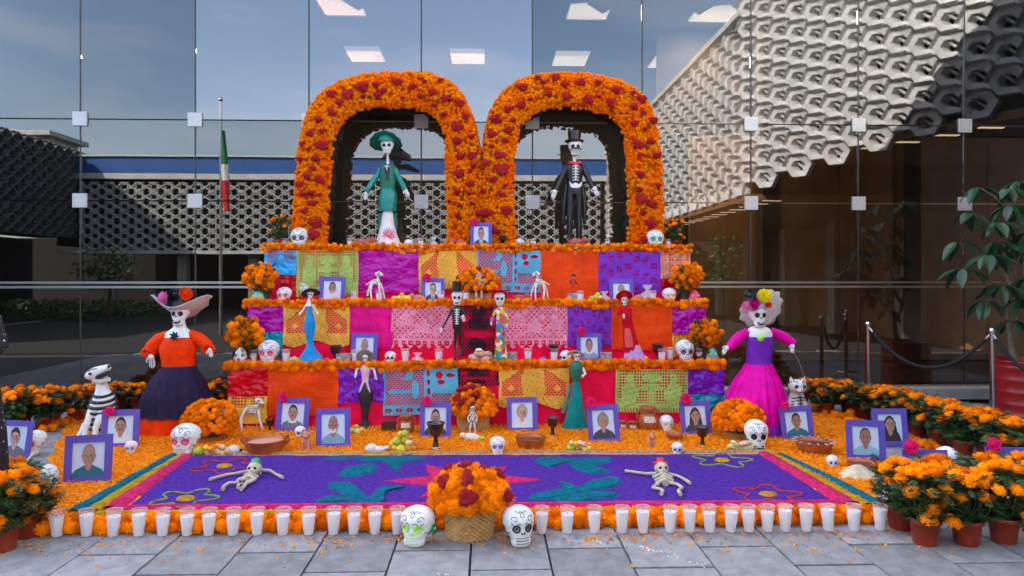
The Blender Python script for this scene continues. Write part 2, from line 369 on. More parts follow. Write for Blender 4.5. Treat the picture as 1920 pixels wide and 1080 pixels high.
def near_block():                 # a hexagonal hood with an open middle and one projecting lip, x is along the wall
    m = MB(); ring = [(-.285, 0), (-.143, -.228), (.143, -.228), (.285, 0), (.143, .228), (-.143, .228)]
    fr = [-.05, -.05, -.13, -.20, -.19, -.10]
    vs = [(p[0], .1, p[1]) for p in ring] + [(p[0] * .97, fr[i], p[1] * .97) for i, p in enumerate(ring)] + [(p[0] * .46 + .02, fr[i] + .03, p[1] * .45) for i, p in enumerate(ring)] + [(p[0] * .40, .10, p[1] * .40) for p in ring]
    fs = []
    for i in range(6):
        j = (i + 1) % 6; fs += [(i, j, 6 + j, 6 + i), (6 + i, 6 + j, 12 + j, 12 + i), (12 + i, 12 + j, 18 + j, 18 + i)]
    m.add(vs, fs, 0)
    L = [(-.15, -.20, .235), (.15, -.30, .235), (.30, -.30, .01), (.27, -.18, -.01), (.13, -.18, .20), (-.14, -.10, .20)]
    vs = [(x, y, z) for x, y, z in L] + [(x, y + .05, z) for x, y, z in L]
    m.add(vs, [(0, 1, 4, 5), (1, 2, 3, 4), (0, 6, 7, 1), (1, 7, 8, 2), (5, 4, 10, 11), (4, 3, 9, 10), (2, 8, 9, 3), (0, 5, 11, 6)], 0)
    bar(m, (-.12, -.10), (.10, .12), .018, -.06, .06); bar(m, (-.25, .20), (-.02, .245), .02, -.16, .05)
    return m.mesh('lattice_block', LAT)
FB, NB = far_block(), near_block()
FBD = FB.copy(); FBD.materials.clear(); FBD.materials.append(M('shade_darkened_lattice', (.17, .165, .16), .85, var=.15, vs=1.5))  # lattice copy with the left wing's shade put into its colour
XW, HB, HT = 4.9, 3.02, 6.42      # the right wing
YF = mir(27.8)                    # the far building
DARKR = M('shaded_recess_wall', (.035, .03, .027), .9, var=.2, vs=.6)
BLUE = M('blue_fascia', (.015, .10, .36), .5, var=.08, vs=1)
cb = thing('courtyard_building', 'low courtyard building with pale lattice screen and blue fascia, seen mirrored in the glass', 'building', (-5, YF, 0))
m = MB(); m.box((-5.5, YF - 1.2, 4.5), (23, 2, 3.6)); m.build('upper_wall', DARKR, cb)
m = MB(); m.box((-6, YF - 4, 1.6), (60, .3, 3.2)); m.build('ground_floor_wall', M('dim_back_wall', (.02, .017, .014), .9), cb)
m = MB(); m.box((-5.5, YF + .02, 5.85), (22.6, .3, .64)); m.build('fascia', BLUE, cb)
m = MB(); m.box((-5.5, YF + .0, 6.215), (22.8, .5, .08)); m.build('coping', M('white_coping', (.6, .6, .58), .7), cb)
m = MB(); m.box((-5.5, YF - .4, 2.45), (22.6, 1.0, .12)); m.build('lintel', LAT, cb)
m = MB(); m.box((-5.5, YF + .08, 5.42), (22.6, .2, .22)); m.build('beam', LAT, cb)
for k in range(36):
    for r in range(7): inst('lattice_block', FB, cb, (-16 + .57 * k + .3 + 5, .0, 2.7 + r * .385), (0, 0, PI), (1, 1, .9))
for k in range(8): MB().box((-15 + k * 2.8, YF - .5, 1.2), (.35, .35, 2.4)).build('pillar', CONC, cb)
rt = thing('rooftop_block', 'beige rooftop block with flat roof rising behind the blue fascia', 'building', (-17.5, YF - 6, 6))
q = mir(YF)
xa, xb = F(25, 280, q + 6).x, F(100, 280, q + 6).x
BEI = M('beige_render', (.50, .44, .36), .8, var=.06, vs=1)
m = MB(); m.box(((xa + xb) / 2, YF - 7, 6.6), (xb - xa, 2, 3.0)); m.build('wall', BEI, rt)
m = MB(); m.box(((xa + xb) / 2, YF - 6.8, 8.2), (xb - xa + .6, 3.2, .22)); m.build('roof', M('pale_roof', (.6, .58, .54), .8), rt)
m = MB(); m.box(((xa + xb) / 2 + .2, YF - 5.99, 7.4), (1.3, .04, .8)); m.build('window', DARKM, rt)
xc = F(170, 290, q + 8).x
m = MB(); m.box(((xb + xc) / 2, YF - 8.6, 6.3), (xc - xb, 2, 2.6)); m.build('side_wall', M('grey_render', (.2, .18, .16), .8, var=.1, vs=1), rt)
lw = thing('left_wing', 'shaded lattice screened wing at the far left of the mirrored courtyard', 'building', (-16, 2, 0))
m = MB(); m.box((-17.2, YF / 2 + 2, 4.75), (2, -YF + 6, 3.4)); m.build('upper_wall', DARKR, lw)
m = MB(); m.box((-18.6, YF / 2 + 2, 1.5), (.3, -YF + 6, 3.0)); m.build('ground_floor_wall', DARKR, lw)
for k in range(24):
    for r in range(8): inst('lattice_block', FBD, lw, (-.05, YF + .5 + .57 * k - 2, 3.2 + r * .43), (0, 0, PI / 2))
rw = thing('right_wing', 'cream cast stone lattice wing seen mirrored at upper right of the glass wall', 'building', (XW, 0, HB))
BX, BY, YK = 7.15, 8.33, 3.8        # the wing bends outwards at YK and meets the glass wall at BX, BY
ln_ = math.hypot(BX - XW, BY - YK); ang = math.atan2(BX - XW, BY - YK)
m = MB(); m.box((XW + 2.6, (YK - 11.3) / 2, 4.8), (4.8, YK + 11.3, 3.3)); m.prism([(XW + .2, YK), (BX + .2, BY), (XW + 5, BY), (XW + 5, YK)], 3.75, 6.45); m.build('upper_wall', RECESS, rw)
SOF = M('brown_soffit', (.22, .11, .045), .6, var=.1, vs=2)
m = MB(); m.box((XW + 2.5, (YK - 11.3) / 2, HB - .02), (5.0, YK + 11.4, .12)); m.prism([(XW + .1, YK + .06), (BX + .1, BY), (XW + 5, BY), (XW + 5, YK + .06)], 3.60, 3.72); m.build('soffit', SOF, rw)
m = MB(); m.box((XW + .1, (YK - 11.3) / 2, HT + .08), (.5, YK + 11.3, .12)); m.build('coping', LAT, rw)
m = MB(); m.box((XW + .06, (YK - 11.3) / 2, HB + .17), (.06, YK + 11.3, .36)); m.build('bottom_fascia', LAT, rw)
SB = .84; far_ = MB()
for k in range(41):
    for r in range(9):
        h_ = .22 + r * .387 + (.193 if k % 2 else 0); y_ = YK - .25 - k * .366
        if h_ > 3.3: continue
        if k < 19: inst('lattice_block', NB, rw, (.0, y_, h_), (0, 0, -PI / 2), (SB, SB * .75, SB))
        else:
            o_ = len(far_.v)      # local x runs along -y, local y along -x
            far_.v += [(XW + v.co.y * SB * .75, y_ - v.co.x * SB, HB + h_ + v.co.z * SB) for v in NB.vertices]; far_.f += [tuple(i + o_ for i in p.vertices) for p in NB.polygons]
far_.m = [0] * len(far_.f); far_.s = [False] * len(far_.f); o = far_.build('lattice_blocks', LAT, rw); o['kind'] = 'stuff'
for k in range(14):
    s_ = .15 + k * .366; rise = .74 * s_ / ln_
    for r in range(9): inst('lattice_block', NB, rw, (s_ * math.sin(ang), YK + s_ * math.cos(ang), .22 + rise + r * .387 + (0 if k % 2 else .193)), (0, 0, -PI / 2 - ang), (SB, SB * .75, SB))
SL_ = M('soffit_light', (1, .75, .45), .5, emit=.8)
for k in range(26): MB().box((XW + .5, YK - k * .6, HB - .085), (.35, .06, .012)).build('soffit_lamp', SL_, rw)
for k in range(8): s_ = .3 + k * .6; MB().box((XW + .45 + s_ * math.sin(ang), YK + s_ * math.cos(ang), 3.59), (.35, .06, .012)).build('soffit_lamp', SL_, rw)
m = MB(); m.box((XW + 5.0, -2.2, 1.85), (.2, 20, 3.7)); m.build('ground_floor_wall', WOOD, rw)
for k in range(5): MB().box((XW + 4.3, 1.9 - k * 3, 1.5), (.4, .4, 3)).build('pillar', CONC, rw)
# flag on a pole in the courtyard
yv = 18.0; p = F(414, 190, yv); t = thing('flag', 'limp green white and red flag on a tall pole, mirrored left of the arches', 'flag', (p.x, mir(yv), 0))
m = MB(); m.tube([(p.x, mir(yv), 0), (p.x, mir(yv), p.z)], [.05, .03]); m.ball((p.x, mir(yv), p.z + .05), .06); m.build('pole', STEEL, t)
zt, zb = F(418, 245, yv).z, F(418, 396, yv).z
for nm, c, a, b in (('green_stripe', (.01, .16, .06), 0, .42), ('white_stripe', (.7, .7, .68), .42, .62), ('red_stripe', (.5, .01, .015), .62, 1)):
    m = MB(); rg = []
    for i in range(9):
        f_ = a + (b - a) * i / 8; rg.append((p.x + .06 + .10 * f_, mir(yv), zt + (zb - zt) * f_, .04 + .055 * math.sin(f_ * 2.6) , .05))
    m.stack(rg, 24, wave=(5, .2)); m.build(nm, M(nm, c, .7), t)
# trees and hedge of the courtyard (mirrored)
hedge = MB()
LEAFQ = M('dark_tree_leaves', (.02, .045, .015), .6, col2=(.05, .09, .03), vs=6, trans=.2)
def leafcloud(name, c, r, n, size, mat, parent=None, **kw):
    m = MB()
    for _ in range(n):
        while True:
            q = Vector((U(-1, 1), U(-1, 1), U(-1, 1)))
            if .25 < q.length < 1: break
        p_ = Vector((c[0] + q.x * r[0], c[1] + q.y * r[1], c[2] + q.z * r[2])); R = Euler((U(0, 6), U(0, 6), U(0, 6))).to_matrix(); s_ = size * U(.6, 1.3)
        m.add([p_ + R @ Vector(v) for v in ((0, -s_, 0), (s_ * .45, 0, s_ * .1), (0, s_, 0), (-s_ * .45, 0, s_ * .1))], [(0, 1, 2, 3)])
    return m.build(name, mat, parent, **kw)
for (px, yv, h, lb) in ((200, 21, 2.0, 'dark courtyard shrub mirrored low at the left of the glass'), (1215, 22, 3.0, 'slender courtyard tree mirrored right of the altar')):
    p = F(px, 500, yv); t = thing('courtyard_tree', lb, 'tree', (p.x, mir(yv), 0))
    MB().tube([(p.x, mir(yv), 0), (p.x + .1, mir(yv), h * .5), (p.x, mir(yv), h)], [.06, .05, .02]).build('trunk', M('bark', (.08, .05, .03), .9), t)
    leafcloud('crown', (p.x, mir(yv), h * .85), (.9, .9, .7), 420, .09, LEAFQ, t)
t = leafcloud('hedge', (F(130, 590, 24).x, mir(24), .4), (4, .5, .35), 1500, .09, M('hedge_leaves', (.06, .12, .02), .6, var=.3), kind='stuff'); t['label'] = 'low clipped hedge in the courtyard'; 

# ---- petal carpet on the ground
ca = [(-2.72, 4.14), (2.40, 4.14), (4.05, 7.35), (-4.35, 7.35)]
PET = M('marigold_petal_carpet', (.86, .19, .002), .85, col2=(1, .44, .01), vs=38, bump=1, bs=90, spec=.1)
def inside(x, y, pad=0):
    f_ = (y - 4.14) / (7.35 - 4.14); return 4.14 <= y <= 7.35 and -2.72 - 1.63 * f_ + pad < x < 2.40 + 1.65 * f_ - pad
m = MB(); nx, ny = 120, 50; vs = []
for j in range(ny + 1):
    f_ = j / ny; y = 4.14 + f_ * 3.21; xl, xr = -2.72 - 1.63 * f_, 2.40 + 1.65 * f_
    for i in range(nx + 1):
        e = min(i, nx - i, j) ; vs.append((xl + (xr - xl) * i / nx + U(-.01, .01) + (U(-.04, .04) if e == 0 else 0), y + U(-.01, .01), .004 if e == 0 else .012 + U(0, .012)))
m.add(vs, [(j * (nx + 1) + i, j * (nx + 1) + i + 1, (j + 1) * (nx + 1) + i + 1, (j + 1) * (nx + 1) + i) for j in range(ny) for i in range(nx)], 0, True)
pc = m.build('petal_carpet', PET); pc['kind'] = 'stuff'; pc['label'] = 'thick carpet of loose orange marigold petals on the pavement'
vs = []; fs = []
def loosepetal(x, y, z, s_):
    R = Euler((U(-.9, .9), U(-.9, .9), U(0, 6.28))).to_matrix(); n = len(vs)
    vs.extend([tuple(Vector((x, y, z)) + R @ Vector(v)) for v in ((-s_ * .35, -s_, 0), (s_ * .35, -s_, 0), (s_ * .6, s_, s_ * .2), (-s_ * .6, s_, s_ * .2))]); fs.append((n, n + 1, n + 2, n + 3))
rug = [G(130, 968), G(1640, 955), G(1437, 853), G(325, 857)]
def inrug(x, y):
    for i in range(4):
        p, q = rug[i], rug[(i + 1) % 4]
        if (q.x - p.x) * (y - p.y) - (q.y - p.y) * (x - p.x) < 0: return False
    return True
k = 0
while k < 62000:
    y = 4.16 + 3.2 * rnd() ** 1.1; x = U(-4.3, 4.0)
    if not inside(x, y, .01): continue
    if inrug(x, y): continue
    loosepetal(x, y, .024 + U(0, .01), U(.005, .0115)); k += 1
me = bpy.data.meshes.new('loose_petals'); me.from_pydata(vs, [], fs); me.materials.append(ORANGE2)
o = inst('loose_petals', me); o['kind'] = 'stuff'; o['label'] = 'scattered single marigold petals over the carpet'
vs = []; fs = []
for _ in range(620):
    x = U(-2.7, 2.6); y = 4.02 - abs(random.gauss(0, .16)); loosepetal(x, y, .004, U(.005, .011))
for cx in (1180, 1210, 940, 985, 1110, 1290, 620, 745):
    c = G(cx, 1006 + U(-4, 8))
    for _ in range(22): loosepetal(c.x + random.gauss(0, .05), c.y + random.gauss(0, .03), .005, U(.006, .012))
me = bpy.data.meshes.new('fallen_petals'); me.from_pydata(vs, [], fs); me.materials.append(ORANGE2)
o = inst('fallen_petals', me); o['kind'] = 'stuff'; o['label'] = 'marigold petals fallen on the grey paving'
vs = []; fs = []
for a, b, n in (((1200, 1025), (1325, 1062), 60), ((1110, 1012), (1135, 1022), 14), ((820, 1075), (850, 1078), 10)):
    for _ in range(n):
        f_ = rnd(); c = G(a[0] + (b[0] - a[0]) * f_, a[1] + (b[1] - a[1]) * f_ + random.gauss(0, 1.8)); loosepetal(c.x, c.y, .003, U(.003, .008))
me = bpy.data.meshes.new('chalk_crumbs'); me.from_pydata(vs, [], fs); me.materials.append(M('white_crumbs', (.75, .75, .78), .8))
o = inst('chalk_crumbs', me); o['kind'] = 'stuff'; o['label'] = 'smear of white powder on the paving'
# ================================================================== SAWDUST RUG
from mathutils import noise as mnoise
def saw(name, c): return M(name, c, .95, var=.28, vs=32, bump=1.0, bs=170, spec=.1)
def bumpy(m, top, amp=.003):      # roughen the top of a prism
    m.v = [(v[0], v[1], v[2] + (U(-amp, amp) if v[2] > top - 1e-5 else 0)) for v in m.v]
rg_ = thing('sawdust_rug', 'violet sawdust rug with pink star flower, teal leaves and striped border', 'rug', (0, 5, 0))
A, B, C_, D = G(226, 961), G(1580, 951), G(1432, 856), G(348, 859)
m = MB(); n = 60; vs = []
for j in range(25):
    for i in range(n + 1):
        a = A.lerp(B, i / n); b = D.lerp(C_, i / n); p = a.lerp(b, j / 24); e = i in (0, n) or j in (0, 24)
        vs.append((p.x + (U(-.006, .006)), p.y + U(-.006, .006), .012 if e else .034 + U(-.002, .002)))
m.add(vs, [(j * (n + 1) + i, j * (n + 1) + i + 1, (j + 1) * (n + 1) + i + 1, (j + 1) * (n + 1) + i) for j in range(24) for i in range(n)], 0, True)
m.build('field', saw('violet_sawdust', (.105, .035, .36)), rg_)
def ribbon(name, mat, pts, wds, z=.045, base=.01):      # mounded strip along world points
    m = MB(); P = []
    for k in range(len(pts) - 1):
        for i in range(26): P.append((pts[k].lerp(pts[k + 1], i / 26), wds[k] + (wds[k + 1] - wds[k]) * i / 26))
    P.append((pts[-1], wds[-1])); vs = []
    for k, (p, w_) in enumerate(P):
        d = (P[min(k + 1, len(P) - 1)][0] - P[max(k - 1, 0)][0]).normalized(); nn = Vector((-d.y, d.x, 0)); w2 = w_ * U(.85, 1.12)
        for s_, h in ((-1, base), (-.6, z * .85), (0, z), (.6, z * .85), (1, base)): q = p + nn * w2 * s_; vs.append((q.x, q.y, h + U(-.002, .003)))
    m.add(vs, [(k * 5 + i, k * 5 + i + 1, (k + 1) * 5 + i + 1, (k + 1) * 5 + i) for k in range(len(P) - 1) for i in range(4)], 0, True)
    return m.build(name, mat, rg_)
SP, SY, ST_, SG = saw('pink_sawdust', (.75, .03, .16)), saw('mustard_sawdust', (.62, .33, .008)), saw('teal_sawdust', (.004, .17, .24)), saw('grey_sand', (.45, .36, .26))
ribbon('pink_stripe', SP, [G(207, 962), G(351, 860)], [.085, .065]); ribbon('pink_stripe', SP, [G(1596, 953), G(1432, 856)], [.085, .065])
ribbon('pink_stripe', SP, [G(212, 960), G(1592, 950)], [.035, .035], .046)
ribbon('yellow_stripe', SY, [G(172, 966), G(343, 859)], [.07, .05]); ribbon('yellow_stripe', SY, [G(1628, 956), G(1441, 853)], [.06, .04])
ribbon('yellow_stripe', SY, [G(180, 970), G(1632, 961)], [.042, .042], .04)
ribbon('teal_stripe', ST_, [G(138, 968), G(326, 859)], [.06, .05]); ribbon('teal_stripe', ST_, [G(1650, 955), G(1560, 905), G(1462, 858)], [.06, .05, .03])
ribbon('sand_edge', SG, [G(330, 855.5), G(1450, 851.5)], [.03, .03], .036)
ribbon('sand_edge', SG, [G(118, 966), G(312, 859)], [.02, .018], .03); ribbon('sand_edge', SG, [G(1668, 955), G(1474, 858)], [.02, .018], .03)
def shape(name, mat, pts, z, rim=.03):
    w_ = [G(*p, .03) for p in pts]; c = sum(w_, Vector()) / len(w_); P = []
    for i in range(len(w_)):
        p0, a, b, p3 = w_[i - 1], w_[i], w_[(i + 1) % len(w_)], w_[(i + 2) % len(w_)]
        for k in range(6): f_ = k / 6; q = a.lerp(b, f_) if 'star' in name else .5 * (2 * a + (b - p0) * f_ + (2 * p0 - 5 * a + 4 * b - p3) * f_ ** 2 + (3 * a - p0 - 3 * b + p3) * f_ ** 3); P.append(Vector((q.x + U(-.004, .004), q.y + U(-.004, .004), 0)))
    n = len(P); m = MB(); vs = [(p.x, p.y, .028) for p in P]
    for p in P:
        # inset towards the middle by a fixed amount
        d = (Vector((c.x, c.y, 0)) - p); d = d.normalized() * min(rim, d.length * .3); vs.append((p.x + d.x, p.y + d.y, z - .010 + U(-.003, .003)))
    m.add(vs, [(i, (i + 1) % n, n + (i + 1) % n, n + i) for i in range(n)] + [tuple(range(n, 2 * n))]); return m.build(name, mat, rg_)
shape('star_flower', SP, [(715, 903), (802, 894), (795, 872), (852, 884), (884, 866), (920, 882), (953, 873), (943, 891), (1020, 901), (945, 910), (972, 936), (905, 925), (865, 950), (825, 925), (782, 937), (806, 913)], .05)
shape('teal_leaf', ST_, [(652, 859), (690, 867), (712, 868), (726, 872), (740, 884), (752, 883), (758, 869), (800, 860), (780, 857), (715, 856)], .052)
shape('teal_leaf', ST_, [(633, 895), (643, 880), (677, 873), (708, 872), (706, 885), (672, 895)], .054)
shape('teal_leaf', ST_, [(613, 914), (621, 905), (653, 905), (677, 918), (692, 934), (712, 945), (680, 938), (640, 928)], .054)
shape('teal_leaf', ST_, [(590, 945), (600, 935), (629, 931), (665, 935), (700, 946), (684, 947), (640, 944)], .056)
shape('teal_leaf', ST_, [(694, 941), (698, 923), (722, 914), (764, 914), (724, 924), (718, 944)], .058)
shape('teal_leaf', ST_, [(1000, 866), (1010, 859), (1041, 858), (1090, 861), (1145, 859), (1143, 869), (1095, 875), (1060, 869), (1028, 877)], .052)
shape('teal_leaf', ST_, [(1065, 870), (1100, 872), (1147, 885), (1114, 890), (1080, 882)], .055)
shape('teal_leaf', ST_, [(988, 938), (995, 931), (1029, 923), (1052, 917), (1048, 904), (1072, 909), (1089, 915), (1113, 902), (1160, 896), (1166, 906), (1148, 916), (1110, 922), (1070, 930), (1020, 938)], .054)
shape('teal_leaf', ST_, [(1035, 938), (1080, 929), (1100, 923), (1158, 926), (1156, 934), (1114, 937), (1080, 946)], .057)
shape('teal_leaf', ST_, [(560 + 110, 859), (640, 857), (600, 861), (640, 864)], .05)
for (px, py, rx, mat, nm) in ((421, 875, .19, saw('coral_sawdust', (.72, .07, .03)), 'coral'), (348, 936, .17, saw('lime_sawdust', (.30, .48, .05)), 'green'), (1354, 864, .19, saw('lime_sawdust', (.30, .48, .05)), 'green'), (1440, 928, .18, saw('coral_sawdust', (.72, .07, .03)), 'coral')):
    c = G(px, py, .03); m = MB(); P = []
    for i in range(61):
        a = 2 * PI * i / 60; r = rx * (1 + .3 * math.cos(5 * a)); P.append((c.x + r * math.cos(a), c.y + r * .9 * math.sin(a), .037 + U(-.002, .002)))
    m.tube(P, .0065, 5, cap=False); m.build(nm + '_flower_outline', mat, rg_)
    m = MB(); m.stack([(c.x, c.y, .03, .065, .055), (c.x, c.y, .046, .05, .042), (c.x, c.y, .048, .01, .01)], 14, wave=None); bumpy(m, .04, .003); m.build('yellow_centre', SY, rg_)

# ================================================================== ALTAR
Y1, Y2, Y3 = 6.9, 7.3, 7.7
H1 = F(900, 686, Y1).z; H2 = F(900, 571, Y2).z; H3 = F(900, 467, Y3).z
SATIN = M('hot_pink_satin', (.88, .002, .06), .6, spec=.15, var=.15, vs=6, bump=.5, bs=9)
alt = thing('altar', 'three tiered altar steps draped in hot pink cloth under the flower arches', 'altar', (0, Y1, 0))
def xr(y, a, b): return F(a, 600, y).x, F(b, 600, y).x
tiers = [(Y1, ZG - .25, 0, H1, 430, 1356), (Y2, ZG - .25, H1, H2, 466, 1322), (Y3, ZG - .25, H2, H3, 497, 1293)]
for (ya, yb, z0, z1, a, b) in tiers:
    xa, xb = xr(ya, a, b); m = MB(); m.box(((xa + xb) / 2, (ya + yb) / 2, (z0 + z1) / 2), (xb - xa, yb - ya, z1 - z0 - .004)); m.build('tier', SATIN, alt)
    m = MB(); nx, nz = 150, 10; vs = []
    for j in range(nz + 1):
        for i in range(nx + 1):
            x = xa + (xb - xa) * i / nx; f_ = 1 - j / nz; vs.append((x, ya - .006 - .007 * (1 + math.sin(i * .9 + 2 * math.sin(i * .21)) * f_) - rnd() * .002, z0 + .004 + (z1 - z0) * j / nz))
    m.add(vs, [(j * (nx + 1) + i, j * (nx + 1) + i + 1, (j + 1) * (nx + 1) + i + 1, (j + 1) * (nx + 1) + i) for j in range(nz) for i in range(nx)], 0, True); m.build('front_cloth', SATIN, alt)

# ---- cut paper banners
def el(u, v, cx, cy, rx, ry): return ((u - cx) / rx) ** 2 + ((v - cy) / ry) ** 2 < 1
def diag(i, j, p=4): return (i + j) % p != 0 and (i - j) % p != 0
def sq(i, j, p=3): return i % p != 0 and j % p != 0
def border(i, j, nx, nz, k=2): return i < k or j < 1 or i >= nx - k
def pk_green(u, v, i, j, nx, nz):
    if border(i, j, nx, nz): return True
    if v > .86: return not (i % 3 == 0 and v > .88) and not (v > .97 and i % 3 == 1)
    fig = el(u, v, .2, .55, .12, .26) or el(u, v, .2, .22, .055, .12) or el(u, v, .8, .55, .12, .26) or el(u, v, .8, .22, .055, .12) or abs(u - .5) < .04 and v > .25 or el(u, v, .5, .2, .14, .10) or el(u, v, .5, .42, .17, .06) or el(u, v, .12, .75, .1, .1) or el(u, v, .88, .75, .1, .1) or v > .78
    if fig: return not ((i * 7 + j * 5) % 23 == 0 or (i * 3 - j * 4) % 29 == 0)
    return not sq(i, j)
def pk_yellow(u, v, i, j, nx, nz):
    if v > .90 + .07 * math.sin(u * 9.4): return False
    if border(i, j, nx, nz): return True
    if v > .68: return not ((i * 5 + j * 3) % 19 == 0 or (j - i * 2) % 31 == 0)
    t = abs(u - .5)
    if (el(u, v, .42, .30, .11, .24) or el(u, v, .5, .5, .17, .22) or el(u, v, .56, .25, .06, .12)): return not ((i * 4 + j * 7) % 27 == 0)
    for cx in (.17, .83):
        if abs(u - cx) + abs(v - .48) * .7 < .055: return True
    if t > .14 + .0 and t < .46 and v > (t - .14) * 0 + max(0, .75 * (t - .2)) and v < .66 and t * 1.15 < v + .18: return not diag(i, j)
    return not ((i * 3 + j * 5) % 37 == 0)
def pk_pink(u, v, i, j, nx, nz):
    if v > .95 + .05 * math.cos(u * 44): return False
    if border(i, j, nx, nz, 1): return True
    if v > .78:
        return not (v > .82 and v < .93 and (u * 9) % 1 > .3 and abs(((u * 9) % 1) - .65) < .28 and not el((u * 9) % 1, v, .65, .875, .12, .02))
    for cx, cy in ((.22, .32), (.5, .5), (.8, .4)):
        if 0 < v - cy + .2 < .36 and abs(u - cx) < (v - cy + .2) * .35 + .02: return not ((i * 3 + j * 5) % 17 == 0)
    if abs(v - .66) < .06 and not diag(i + 1, j, 5): return True
    if (int(u * 14) * 7 + int(v * 9) * 5) % 11 == 0: return True
    return not diag(i, j, 3) if (i + j) % 2 else not diag(i, j)
def pk_blue(u, v, i, j, nx, nz):
    if border(i, j, nx, nz) or v > .97: return True
    if .84 < v < .95: return not (el((u * 7) % 1, (v - .84) / .11, .5, .5, .3, .4) and not el((u * 7) % 1, (v - .84) / .11, .5, .5, .1, .15))
    if v > .8: return True
    if u < .55:
        if el(u, v, .3, .12, .1, .14) and not el(u, v, .24, .1, .08, .12): return True
        if el(u, v, .2, .5, .15, .05) or el(u, v, .42, .45, .05, .2): return True
        return not diag(i, j)
    if abs(u - .57) < .02 or abs(u - .64) < .012: return True
    if el(u, v, .75, .15, .05, .08) or el(u, v, .9, .15, .06, .04) or el(u, v, .77, .3, .05, .05): return False
    if u < .64: return not (el((v * 5) % 1, 0, .5, 0, .3, 1))
    if v > .55: return not diag(i, j)
    return True
def pk_holes(u, v, i, j, nx, nz):
    if border(i, j, nx, nz): return True
    if v > .96: return i % 3 != 0
    k = math.sin(u * 23) * math.sin(v * 17 + math.sin(u * 9) * 2)
    return not (k > .25 and (i % 3 != 0) and (j % 4 != 0))
def pk_plain(u, v, i, j, nx, nz):
    if i < 2 or i >= nx - 2: return j % 3 != 0 or i in (1, nx - 2)
    return not ((u < .1 or u > .9) and i % 2 == 0 and j % 3 == 0)
def pk_grid(u, v, i, j, nx, nz):
    if border(i, j, nx, nz): return True
    if u < .12 or u > .72 and v < .5 or u > .62 and v > .62: return not (i % 3 == 0 and j % 3 == 0)
    return True
def pk_top(u, v, i, j, nx, nz):
    if v < .42 and 2 < i < nx - 3 and not .45 < u < .6: return not sq(i, j)
    return True
def pk_black(u, v, i, j, nx, nz):
    if border(i, j, nx, nz): return True
    fig = el(u, v, .5, .12, .2, .1) or el(u, v, .5, .35, .3, .12) or el(u, v, .45, .75, .25, .12)
    if fig: return not ((i * 5 + j * 3) % 21 == 0)
    if el(u, v, .5, .55, .4, .08) or el(u, v, .15, .25, .12, .08) or el(u, v, .85, .28, .1, .1): return False
    return (int(i / 2) + int(j / 2)) % 2 == 0
PAPER = {}
def paper(name, c, gloss=.55, tr=.12):
    return M('paper_' + name, c, gloss, spec=.18 if gloss > .4 else .4, var=.12, vs=5, bump=.55 if gloss > .3 else .9, bs=14 if gloss > .3 else 11, trans=tr)
PC = dict(blue=((.03, .40, .78), .25), green=((.42, .62, .14), .6), magenta=((.52, .0, .36), .25), yellow=((.90, .48, .06), .6), lightblue=((.12, .47, .66), .6), orange=((.92, .07, .002), .5),
    purple=((.22, .04, .55), .5), white=((.85, .35, .2), .5), teal=((.0, .36, .45), .25), hotpink=((.90, .005, .26), .45), pale=((.93, .33, .45), .6), black=((.035, .01, .02), .5), red=((.72, .002, .012), .25), violet=((.18, .015, .55), .25), brick=((.55, .0, .01), .3))
